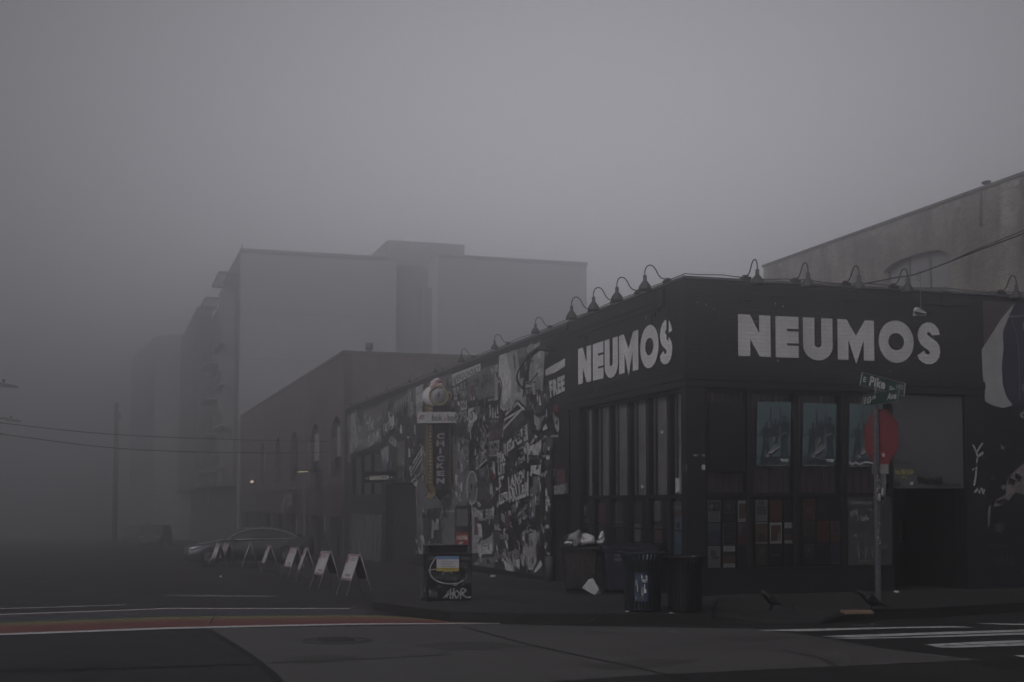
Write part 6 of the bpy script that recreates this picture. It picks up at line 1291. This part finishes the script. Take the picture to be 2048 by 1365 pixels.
# posters low in the avenue-side windows
LP = [((1163, 1006, 1179, 1046), 'black with bold white strokes', ['k', ('r', 0, 0, .3, 1), ('w', .2, .45, .3, .9), ('w', .36, .5, .46, .85), ('w', .52, .55, .62, .85), ('w', .2, .4, .7, .46), ('o', .3, 0, .9, .2)]),
      ((1185, 1006, 1211, 1046), 'grey beside maroon halves', ['g', ('r', .45, 0, 1, 1), ('d', .1, .2, .35, .8)]), ((1185, 1049, 1211, 1086), 'grey striped', ['d', ('g', .2, .1, .35, .9), ('g', .5, .1, .65, .9)]),
      ((1219, 1004, 1246, 1046), 'brown with pale bottom edge', ['n', ('g', .3, 0, .62, 1), ('l', 0, 0, 1, .06), ('o', .05, .75, .2, .95)]), ((1219, 1049, 1246, 1086), 'charcoal with pale lines', ['d', ('k', .1, .1, .9, .9), ('g', .1, .9, .9, .95)]),
      ((1257, 1004, 1284, 1045), 'half grey half dark', ['d', ('g', .05, 0, .4, 1)]), ((1257, 1048, 1284, 1085), 'dark with a tall pale list', ['k', ('l', .45, .05, .9, 1)]+lines('g', .5, .85, (.2, .35, .5, .65, .8))),
      ((1295, 1002, 1325, 1044), 'dark with a narrow white bill', ['d', ('l', .5, .05, .85, 1)]+lines('g', .55, .8, (.2, .35, .5, .65, .8))), ((1295, 1049, 1325, 1085), 'dark portrait with a pale bottom edge', ['k', ('o', .5, .1, 1, .9), ('l', .4, 0, 1, .04)]),
      ((1338, 1003, 1363, 1116), 'tall sky blue sheet with small pictures', ['c', ('g', .05, .75, 1, 1), ('l', .3, .86, 1, .92), ('r', .4, .72, .9, .8), ('k', .1, .52, .45, .62), ('k', .6, .52, .9, .62), ('B', 0, .43, 1, .44), ('B', 0, 0, 1, .04)])]
for i, ((a, b, c_, d), lk, parts) in enumerate(LP):
    q = [onx(a, b, XF+.135), onx(c_, b, XF+.135), onx(c_, d, XF+.135), onx(a, d, XF+.135)]
    bay_ = ['sixth', 'fifth', 'fifth', 'fourth', 'fourth', 'third', 'third', 'second', 'second', 'first'][i]; rw = ['upper', 'upper', 'lower', 'upper', 'lower', 'upper', 'lower', 'upper', 'lower', 'full-height'][i]
    poster('%s poster, %s, %s avenue-side window from corner' % (rw, lk, bay_), q, NX, parts, 'posters low in the avenue-side windows')
# ------------------------------------------------------------ sandwich boards
M_AW = mat('board_white', (.46, .45, .455), .6, noise=.12, nscale=12); M_AR = mat('board_red', (.24, .07, .07), .6); M_AF = mat('board_frame', (.30, .29, .29), .5, .3, .2, 10); M_AB = mat('board_back_dark', (.016, .014, .014), .7)
def a_frame():
    t = thing('sandwich_board', (0, 0, 0), 'x', 'sandwich board', 'white sandwich boards standing in the roadway', local=True)
    H, S, Wd = .90, .30, .28          # ridge along local y
    for s in (-1, 1):
        m = MB()
        for e in (-1, 1): m.tube([(0, e*Wd, H), (s*S, e*Wd, 0.0)], .013, 6)
        for f_ in (.04, .64): m.tube([(s*S*f_, -Wd, H*(1-f_)), (s*S*f_, Wd, H*(1-f_))], .010, 6)
        lg = m.build('leg_frame', M_AF, t)
        def P(f_, y, d): n_ = Vector((s*H, 0, S)).normalized(); return Vector((s*S*f_, y, H*(1-f_)))+n_*d
        m = MB(); m.prism([P(.05, -Wd+.01, .004), P(.05, Wd-.01, .004), P(.63, Wd-.01, .004), P(.63, -Wd+.01, .004)], (Vector((s*H, 0, S)).normalized())*.006)
        bd = m.build('panel', M_AW if s < 0 else M_AB, t)
        if s < 0:
            m = MB().use(M_AR); d = .012; m.quad(P(.06, -Wd+.02, d), P(.06, Wd-.1, d), P(.09, Wd-.1, d), P(.09, -Wd+.02, d)); m.quad(P(.09, Wd-.11, d), P(.09, Wd-.02, d), P(.26, Wd-.02, d), P(.26, Wd-.11, d)); m.quad(P(.60, -Wd+.02, d), P(.60, Wd-.02, d), P(.625, Wd-.02, d), P(.625, -Wd+.02, d))
            m.use(mat('board_print', (.13, .10, .10), .6)); 
            for i, f_ in enumerate((.13, .17, .50, .53)): m.quad(P(f_, -Wd+.1, d), P(f_, Wd-.2+.03*(i % 2), d), P(f_+.022, Wd-.2+.03*(i % 2), d), P(f_+.022, -Wd+.1, d))
            m.use(MK).quad(P(.36, Wd-.08, d), P(.36, Wd-.05, d), P(.42, Wd-.05, d), P(.42, Wd-.08, d))
            m.build('print', parent=bd)
    m = MB(); 
    for e in (-1, 1): m.tube([(-.02, e*Wd*.95, H-.02), (0, e*Wd, H+.05), (.02, e*Wd*.95, H-.02)], .009, 6)
    m.build('hinge', M_AF, t)
    return t
AF = [(709, 1194, -12, 'nearest white sandwich board, right of all the others'), (652, 1180, -12, 'second nearest white sandwich board, left of the nearest one'), (612, 1167, 2, 'third sandwich board from the right, seen almost edge-on'), (588, 1160, -13, 'fourth sandwich board from the right, just behind the edge-on one'),
      (538, 1151, -2, 'thin sandwich board in front of the rear door of the dark sedan'), (500, 1137, 4, 'sandwich board seen edge-on in front of the middle of the dark sedan'), (437, 1138, -10, 'leftmost sandwich board in front of the front wheel of the dark sedan'), (453, 1137, -16, 'sandwich board half hidden behind the leftmost one')]
for i, (u, v, a, lb) in enumerate(AF):
    if i == 0: o = a0_ = a_frame()
    else: o = copy_tree(a0_)
    o['label'] = lb; o.location = ong(u, v-3.5, 0); o.rotation_euler = (0, 0, -R(a)); o.scale = (1, 1, 1)

# ------------------------------------------------------------ vehicles
def loft(m, secs, cap=True, smooth=True):
    n = len(secs[0]); vs = [p for s_ in secs for p in s_]; fs = [(i*n+k, i*n+(k+1) % n, (i+1)*n+(k+1) % n, (i+1)*n+k) for i in range(len(secs)-1) for k in range(n)]
    k0 = len(m.v); m.add(vs, fs, smooth)
    if cap: m.f.append([k0+k for k in range(n)][::-1]); m.m.append(m.cur); m.f.append([k0+(len(secs)-1)*n+k for k in range(n)]); m.m.append(m.cur)
def car(label, st, gh, wheels, paint, glass_, trim, L_, scale_w=1.0, boxy=False):
    """local frame: x forward (front at x=0 going to -L), y across, z up"""
    t = thing('parked_car', (0, 0, 0), label, 'car', local=True)
    m = MB(); secs = []
    for x, zb, zt, w_ in st:
        w_ *= scale_w; zm = zb+(zt-zb)*.55
        half = [(0, zb), (w_*.80, zb), (w_*.95, zb+.06), (w_, zm-.08), (w_*.995, zm+.05), (w_*.93, zt-.05), (w_*.84, zt), (w_*.4, zt+.02)]
        sec = [(x, y, z) for y, z in half]+[(x, 0, zt+.025)]+[(x, -y, z) for y, z in half[::-1][:-1]]
        secs.append(sec)
    loft(m, secs); bd = m.build('body', paint, t)
    m = MB(); secs = []
    for x, z0, z1, w0, w1 in gh:
        w0 *= scale_w; w1 *= scale_w
        half = [(w0, z0), (w0*.985, z0+(z1-z0)*.35), (w1+(w0-w1)*.25, z0+(z1-z0)*.75), (w1, z1-.03), (w1*.85, z1), (w1*.4, z1+.015)]
        secs.append([(x, y, z) for y, z in half]+[(x, -y, z) for y, z in half[::-1]])
    loft(m, secs); cabn = m.build('cabin', paint, t)
    return t, bd, cabn
def wheel(t, x, y, r_, M_t, M_r, s):
    MXW = Matrix.Rotation(R(90), 3, 'X')
    m = MB(); m.lathe([(r_*.66, -.10), (r_*.96, -.10), (r_, -.06), (r_, .06), (r_*.96, .10), (r_*.66, .10)], c=(x, y, r_), n=28, M=MXW, cap=False); w_ = m.build('wheel', M_t, t)
    m = MB(); m.lathe([(r_*.66, -.09), (r_*.62, -.03), (.0, -.03), (.0, .03), (r_*.62, .03), (r_*.66, .09)], c=(x, y, r_), n=28, M=MXW, cap=False)
    m.build('rim', M_TRIM, w_)
    m = MB()
    for k in range(10):
        a = k*math.pi/5; p_ = Vector((x+math.cos(a)*r_*.14, y+s*.09, r_+math.sin(a)*r_*.14)); q_ = Vector((x+math.cos(a)*r_*.63, y+s*.095, r_+math.sin(a)*r_*.63)); m.tube([p_, q_], .018, 5)
    m.build('spokes', M_r, w_)
M_CAR = mat('sedan_grey_paint', (.085, .095, .11), .25, .4, .05, 2, spec=.6); M_CGL = mat('car_glass', (.035, .037, .04), .08, spec=.8); M_CHR = mat('chrome_trim', (.42, .42, .44), .35, .6); M_TYRE = mat('tyre', (.02, .02, .02), .8); M_RIM = mat('rim_metal', (.4, .4, .41), .4, .5); M_HL = mat('headlight_lens', (.6, .62, .65), .1, spec=.9)
ST = [(0, .32, .62, .55), (-.06, .24, .70, .74), (-.25, .18, .76, .86), (-.6, .17, .84, .91), (-1.1, .17, .93, .925), (-1.55, .18, .985, .93), (-2.2, .18, .99, .93), (-3.2, .18, 1.0, .93), (-3.9, .19, 1.03, .92), (-4.45, .22, 1.05, .88), (-4.75, .28, 1.03, .82), (-4.90, .38, .95, .70)]
GH = [(-1.35, .95, .965, .84, .70), (-1.7, .97, 1.15, .85, .66), (-2.05, .98, 1.33, .85, .63), (-2.45, .98, 1.43, .85, .61), (-2.9, .98, 1.455, .85, .60), (-3.3, .98, 1.43, .85, .60), (-3.75, 1.0, 1.32, .84, .60), (-4.1, 1.02, 1.19, .82, .62), (-4.45, 1.04, 1.075, .78, .66)]
sc_, bd, cb_ = car('dark blue-grey sedan side-on in the roadway behind the sandwich boards', ST, GH, None, M_CAR, M_CGL, M_CHR, 4.9)
# the side seen is local +y or -y; dress both
for s in (-1, 1):
    for (xs_, nm_) in (((-1.62, -2.80), 'a'), ((-2.86, -4.12), 'b')):
        def gtop(x):
            for (x0, z0, z1, w0, w1), (x2, z02, z12, w02, w12) in zip(GH, GH[1:]):
                if x2 <= x <= x0: f_ = (x0-x)/(x0-x2); return z1+(z12-z1)*f_, w0+(w02-w0)*f_, w1+(w12-w1)*f_
            return GH[-1][2], .8, .65
        P = []; n_ = 8; z0 = 1.01
        for i in range(n_+1): x = xs_[0]+(xs_[1]-xs_[0])*i/n_; zt_, w0, w1 = gtop(x); zt_ = max(z0+.01, zt_-.07); P.append((x, s*(w1+(w0-w1)*.28+.012), zt_))
        Bm = [(p_[0], s*(.845+.006), z0) for p_ in P]; m = MB(); k = n_+1; m.add(P+Bm, [(i, i+1, k+i+1, k+i) if s > 0 else (i, k+i, k+i+1, i+1) for i in range(n_)]); m.build('side_window', M_CGL, sc_)
        if nm_ == 'a': PA = P
        else:
            m = MB(); ZZ = PA+P; m.tube([Vector(p_)+Vector((0, s*.006, .012)) for p_ in ZZ]+[Vector((-4.24, s*.845, 1.05)), Vector((-4.12, s*.855, z0-.012))]+[Vector((x, s*.857, z0-.012)) for x in (-3.5, -2.8, -1.6)], .022, 5); m.build('window_trim', M_CHR, sc_)
    for x in (-2.72, -3.78): m = MB(); m.box(x-.10, s*.935, .88, x+.10, s*.955, .905); m.build('door_handle', M_CHR, sc_)
    m = MB(); m.lathe([(.0, -.09), (.07, -.07), (.09, 0), (.07, .07), (.0, .09)], c=(-1.78, s*.99, 1.02), n=12, M=Matrix.Rotation(R(90), 3, 'X')); m.build('wing_mirror', M_CAR, sc_)
    m = MB(); m.prism([(-.14, s*.80, .64), (-.28, s*.875, .67), (-.62, s*.915, .76), (-.50, s*.905, .77), (-.22, s*.84, .73)], (0, s*.02, 0)); m.build('headlight', M_HL, sc_)
    m = MB()
    for x in (-.95, -3.85): m.lathe([(.0, 0), (.40, 0), (.40, .004), (.0, .004)], c=(x, s*.935 if s < 0 else .931, .34), n=28, M=Matrix.Rotation(R(90), 3, 'X'))
    build_split(m, 'wheel_arch', M_TYRE, sc_)
    for x in (-.95, -3.85): wheel(sc_, x, s*.86, .335, M_TYRE, M_RIM, s)
    m = MB(); m.box(-3.3, s*.90, .18, -1.5, s*.945, .26); m.build('side_skirt', M_TYRE, sc_)
m = MB(); m.box(.0, -.42, .34, .012, .42, .60); m.build('grille', M_TYRE, sc_)
m = MB(); m.prism([(-1.5, -.66, 1.03), (-1.5, .66, 1.03), (-2.2, .56, 1.385), (-2.2, -.56, 1.385)], (-.01, 0, .03)); m.build('windscreen', M_CGL, sc_)
fb_ = ong(371, 1131, 0); rb_ = ong(608, 1132, 0); ctr = (fb_+rb_)/2; y_c = 51.5
sc_.location = (3.05, y_c, gz(0, y_c)+.01); sc_.rotation_euler = (0, R(.8), R(180-3))
# far SUVs
ST2 = [(0, .45, .80, .70), (-.08, .36, .95, .82), (-.4, .32, 1.02, .90), (-1.1, .30, 1.08, .93), (-2.5, .30, 1.10, .93), (-4.2, .32, 1.10, .92), (-4.55, .40, 1.02, .84)]
GH2 = [(-1.1, 1.05, 1.08, .86, .74), (-1.6, 1.06, 1.50, .86, .72), (-2.1, 1.06, 1.70, .86, .72), (-3.9, 1.06, 1.70, .86, .72), (-4.35, 1.06, 1.55, .84, .70), (-4.52, 1.05, 1.15, .82, .74)]
for i, (u, v, lb, col_) in enumerate(((300, 1094, 'pale compact suv parked far down the avenue, nearer of the two in the fog', (.10, .10, .10)), (268, 1091, 'pale van-like car farther off behind the compact suv in the fog', (.12, .12, .12)))):
    o, b_, c_ = car(lb, ST2, GH2, None, mat('suv_paint_%d' % i, col_, .4), M_CGL, M_CHR, 4.6)
    for s in (-1, 1):
        m = MB(); P = [(-1.6, .8, 1.45), (-4.1, .8, 1.6), (-4.3, .84, 1.12), (-1.35, .86, 1.12)]; m.poly([(x, s*(y+.012), z) for x, y, z in P]); m.build('side_window', M_CGL, o)
        m = MB(); m.box(-.02, s*.55, .78, .02, s*.80, .92); m.build('headlight', M_HL, o)
        for x in (-.85, -3.65): wheel(o, x, s*.84, .36, M_TYRE, M_RIM, s)
    m = MB(); m.poly([(-1.18, -.7, 1.12), (-1.18, .7, 1.12), (-1.95, .62, 1.64), (-1.95, -.62, 1.64)]); m.v = [(x+.04, y, z+.03) for x, y, z in m.v]; m.build('windscreen', M_CGL, o)
    p_ = ong(u, v, 0); yy = [104, 122][i]; xx = ony(u, 1050, yy).x; o.location = (xx, yy, gz(0, yy)); o.rotation_euler = (0, 0, R(-90-(14 if i == 0 else 5)))

# ------------------------------------------------------------ crows
def crow(label, u, v, s, rz, stand):
    c = ong(u, v, SW); t = thing('crow', c, label, 'bird', 'crows on the sidewalk', rz=rz, local=True)
    m = MB(); n = 12
    # spine from beak root over head and back to the tail, (x, z, half width, half height)
    sp0 = [(-.175, .245, .006, .007), (-.165, .246, .024, .024), (-.145, .250, .034, .036), (-.125, .240, .040, .044), (-.100, .222, .048, .054), (-.07, .198, .058, .068), (-.03, .165, .066, .076), (.02, .145, .070, .080), (.07, .125, .060, .066), (.11, .105, .044, .042), (.15, .085, .034, .016), (.20, .062, .032, .009), (.245, .045, .026, .005)]
    if stand: sp0 = [(x*.82, z+(.0 if x < -.05 else .005), a, b) for x, z, a, b in sp0]
    secs = [[(x, a*math.cos(2*math.pi*k/n), z+b*math.sin(2*math.pi*k/n)) for k in range(n)] for x, z, a, b in sp0]
    loft(m, secs); m.v = [(x*s, y*s, z*s) for x, y, z in m.v]; m.build('body', M_CROW, t)
    k_ = .82 if stand else 1; dz = .0
    m = MB(); m.lathe([(.011, 0), (.010, .02), (.006, .045), (.001, .06)], n=8, M=Matrix.Rotation(R(-100), 3, 'Y')); m.v = [((x-.165*k_)*s, y*s, (z+.243+dz)*s) for x, y, z in m.v]; m.build('beak', M_BEAK, t)
    for e in (-1, 1):
        m = MB(); W = [(-.06, .20, .040), (-.02, .205, .056), (.05, .17, .060), (.12, .12, .044), (.20, .075, .026), (.21, .066, .02), (.14, .085, .045), (.05, .11, .058), (-.02, .14, .06), (-.06, .165, .048)]
        m.prism([Vector((x*k_*s, e*(y+.016)*s, (z+dz*.3)*s)) for x, z, y in W], (0, e*.006*s, 0)); m.build('wing', M_CROW, t)
        m = MB(); fx = .0 if stand else (-.03 if e < 0 else .04); m.tube([(.01*s, e*.025*s, .11*s), (.02*s, e*.025*s, .07*s), ((fx+.005)*s, e*.028*s, .004)], [.010*s, .006*s, .005*s], 6)
        for a in (-25, 0, 25): m.tube([(fx*s+.005*s, e*.028*s, .004), ((fx-.04*math.cos(R(a)))*s, (e*.028+.04*math.sin(R(a)))*s, .003)], .003, 5)
        m.tube([(fx*s+.005*s, e*.028*s, .004), ((fx+.03)*s, e*.028*s, .003)], .003, 5); m.build('leg', M_BEAK, t)
        m = MB(); m.lathe([(.0, -.003), (.004, -.002), (.004, .002), (.0, .003)], c=(-.148*k_*s, e*.029*s, (.258+dz)*s), n=8, M=Matrix.Rotation(R(90), 3, 'X')); m.build('eye', mat('crow_eye', (.05, .05, .05), .1, spec=1), t)
    return t
M_CROW = mat('crow_feathers', (.006, .006, .007), .45, noise=.3, nscale=30, spec=.5); M_BEAK = mat('crow_beak', (.012, .012, .013), .4)
crow('small black crow standing on the sidewalk with its head drawn in', 1541, 1220.5, 1.1, R(-8), True)
crow('larger black crow striding left beside the piece of cardboard', 1740, 1222, 1.18, R(-10), False)

# ------------------------------------------------------------ wires, poles and street lamps
M_WIRE = mat('wire_black', (.02, .02, .02), .6)
m = MB(); P = [ony(u, v, 54-(u < 0)*0) for u, v in ((-260, 818), (0, 846), (224, 869), (482, 880))]; P = [Vector((p_.x, 36+18*(i/3.0), 0)) for i, p_ in enumerate(P)]
def wire(name, px_, y0, y1, r_, label):
    n = len(px_); P = [ony(u, v, y0+(y1-y0)*i/(n-1)) for i, (u, v) in enumerate(px_)]; m = MB(); m.tube(smooth_path(P, 5), r_, 6); return tag(m.build(name, M_WIRE), label, 'cable')
wire('overhead_wire', [(-300, 808), (0, 846), (224, 869), (482, 880), (700, 884)], 46, 62, .016, 'upper of the two wires sagging across the foggy avenue on the left')
wire('overhead_wire', [(-300, 826), (0, 868), (241, 897.5), (480, 906), (690, 905)], 44, 60, .016, 'lower of the two wires sagging across the foggy avenue on the left')
P = [onx(u, v, 22.0) for u, v in ((2300, 300),)]
def wr(pts, label, r_=.013):
    m = MB(); m.tube(smooth_path(pts, 6), r_, 6); return tag(m.build('overhead_wire', M_WIRE), label, 'cable')
wr([ony(1728, 568, YF+.1), ony(1790, 556, YF-.6), ony(1840, 546, YF-1.2), ony(1960, 500, YF-2.5), ony(2048, 467, YF-3.4), ony(2500, 290, YF-7)], 'thicker wire rising to the right from the street-front parapet past the brick wall')
wr([ony(1905, 520, YF-1.9), ony(1960, 496.5, YF-2.55), ony(2048, 461, YF-3.45), ony(2500, 275, YF-7.1)], 'thin wire joining the thicker one in front of the tall brick wall', .009)
# shoes hung on the wire
hp0 = ony(1839, 547, YF-1.2); sn = thing('hanging_shoes', (hp0.x, hp0.y, hp0.z-.75), 'pair of pale shoes hanging by their laces from the wire', 'shoes')
m = MB(); m.tube(smooth_path([hp0+Vector((-.02, -.02, -.05)), hp0+Vector((-.03, 0, .02)), hp0+Vector((.02, .0, .03)), hp0+Vector((.03, .02, -.1)), hp0+Vector((.02, 0, -.7))], 5), .006, 5); m.tube(smooth_path([hp0+Vector((-.03, 0, -.02)), hp0+Vector((-.04, .01, -.12)), hp0+Vector((.0, .0, -.13)), hp0+Vector((.03, 0, -.05))], 4), .008, 5); m.build('lace', mat('lace_grey', (.2, .2, .2), .8), sn)
for i, (dx, dz, an) in enumerate(((-.01, -.74, 8), (.05, -.78, -4))):
    m = MB(); secs = []
    for x, w_, h_ in ((-.13, .025, .05), (-.10, .040, .085), (-.04, .038, .09), (.0, .036, .065), (.05, .040, .05), (.10, .036, .042), (.135, .018, .025)): secs.append([(x, y, z) for y, z in ((-w_, 0), (w_, 0), (w_, h_*.5), (w_*.6, h_), (-w_*.6, h_), (-w_, h_*.5))])
    loft(m, secs, smooth=False); Mx = Matrix.Rotation(R(an), 3, 'Y'); m.v = [tuple(Mx@Vector(p_)+hp0+Vector((dx, i*.09, dz))) for p_ in m.v]; m.build('shoe', mat('shoe_canvas', (.36, .35, .35), .8, noise=.3, nscale=20), sn)
# wooden pole in the fog
p_ = ony(230, 1000, 118); t = thing('utility_pole', (p_.x, 118, gz(0, 118)), 'tall wooden pole standing on the left of the foggy avenue', 'utility pole')
m = MB(); m.tube([(p_.x, 118, gz(0, 118)-.1), (p_.x, 118, ony(230, 806, 118).z)], [.22, .17], 12); m.build('pole', mat('pole_wood', (.10, .085, .07), .9, noise=.3, nscale=4), t)
m = MB(); zt_ = ony(230, 806, 118).z; m.box(p_.x-.12, 117.8, zt_-1.4, p_.x+.36, 118.2, zt_-.9); m.build('junction_box', M_DP, t)
def street_lamp(label, u_tip, v_tip, y, arm):
    p_ = ony(u_tip, v_tip, y); t = thing('street_lamp', (p_.x-arm, y, gz(0, y)), label, 'street lamp', 'street lamps at the left edge')
    m = MB(); m.tube([(p_.x-arm, y, gz(0, y)-.1), (p_.x-arm, y, p_.z+.1)], [.10, .07], 10); m.build('pole', M_DP, t)
    m = MB(); m.tube([(p_.x-arm, y, p_.z-.3), (p_.x-arm*.6, y, p_.z+.12), (p_.x-.7, y, p_.z+.1)], .04, 8); m.build('arm', M_DP, t)
    m = MB(); m.hexa([(p_.x-.75, y-.15, p_.z-.02), (p_.x, y-.12, p_.z-.05), (p_.x, y+.12, p_.z-.05), (p_.x-.75, y+.15, p_.z-.02)], [(p_.x-.7, y-.1, p_.z+.12), (p_.x-.05, y-.08, p_.z+.02), (p_.x-.05, y+.08, p_.z+.02), (p_.x-.7, y+.1, p_.z+.12)]); hd = m.build('lamp_head', M_DP, t)
    m = MB(); m.tube([(p_.x-.5, y, p_.z+.12), (p_.x-.5, y, p_.z+.24)], .05, 8); m.build('light_sensor', M_DP, hd)
street_lamp('upper street lamp head reaching in at the left edge of the street', 37, 773, 50, 2.4)
street_lamp('lower fainter street lamp head at the left edge above the wires', 44, 842, 68, 2.8)
# blade sign of pale dots far along the avenue
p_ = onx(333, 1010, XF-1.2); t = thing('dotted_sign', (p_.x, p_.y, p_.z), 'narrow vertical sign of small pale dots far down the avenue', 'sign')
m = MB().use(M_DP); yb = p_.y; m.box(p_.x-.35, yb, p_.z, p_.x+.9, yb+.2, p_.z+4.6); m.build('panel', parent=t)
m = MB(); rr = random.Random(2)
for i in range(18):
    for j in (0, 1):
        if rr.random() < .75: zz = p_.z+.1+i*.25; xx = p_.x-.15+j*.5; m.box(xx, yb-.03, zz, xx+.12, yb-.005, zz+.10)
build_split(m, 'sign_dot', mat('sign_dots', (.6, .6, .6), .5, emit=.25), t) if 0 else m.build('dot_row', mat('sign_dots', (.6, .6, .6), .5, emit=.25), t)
# ------------------------------------------------------------ fog
def fog():
    mb = MB(); mb.box(-262, -62, -9.1, 262, 422, 30)
    m = bpy.data.materials.new('fog'); m.use_nodes = True; nt = m.node_tree; nt.nodes.clear()
    o = nt.nodes.new('ShaderNodeOutputMaterial'); v = nt.nodes.new('ShaderNodeVolumePrincipled')
    v.inputs['Color'].default_value = (.93, .925, .94, 1); v.inputs['Density'].default_value = FOG_D; v.inputs['Anisotropy'].default_value = FOG_G
    nt.links.new(v.outputs[0], o.inputs['Volume'])
    h = mb.build('haze', m); h['kind'] = 'stuff'
FOG_D, FOG_G = .0145, .90
fog()
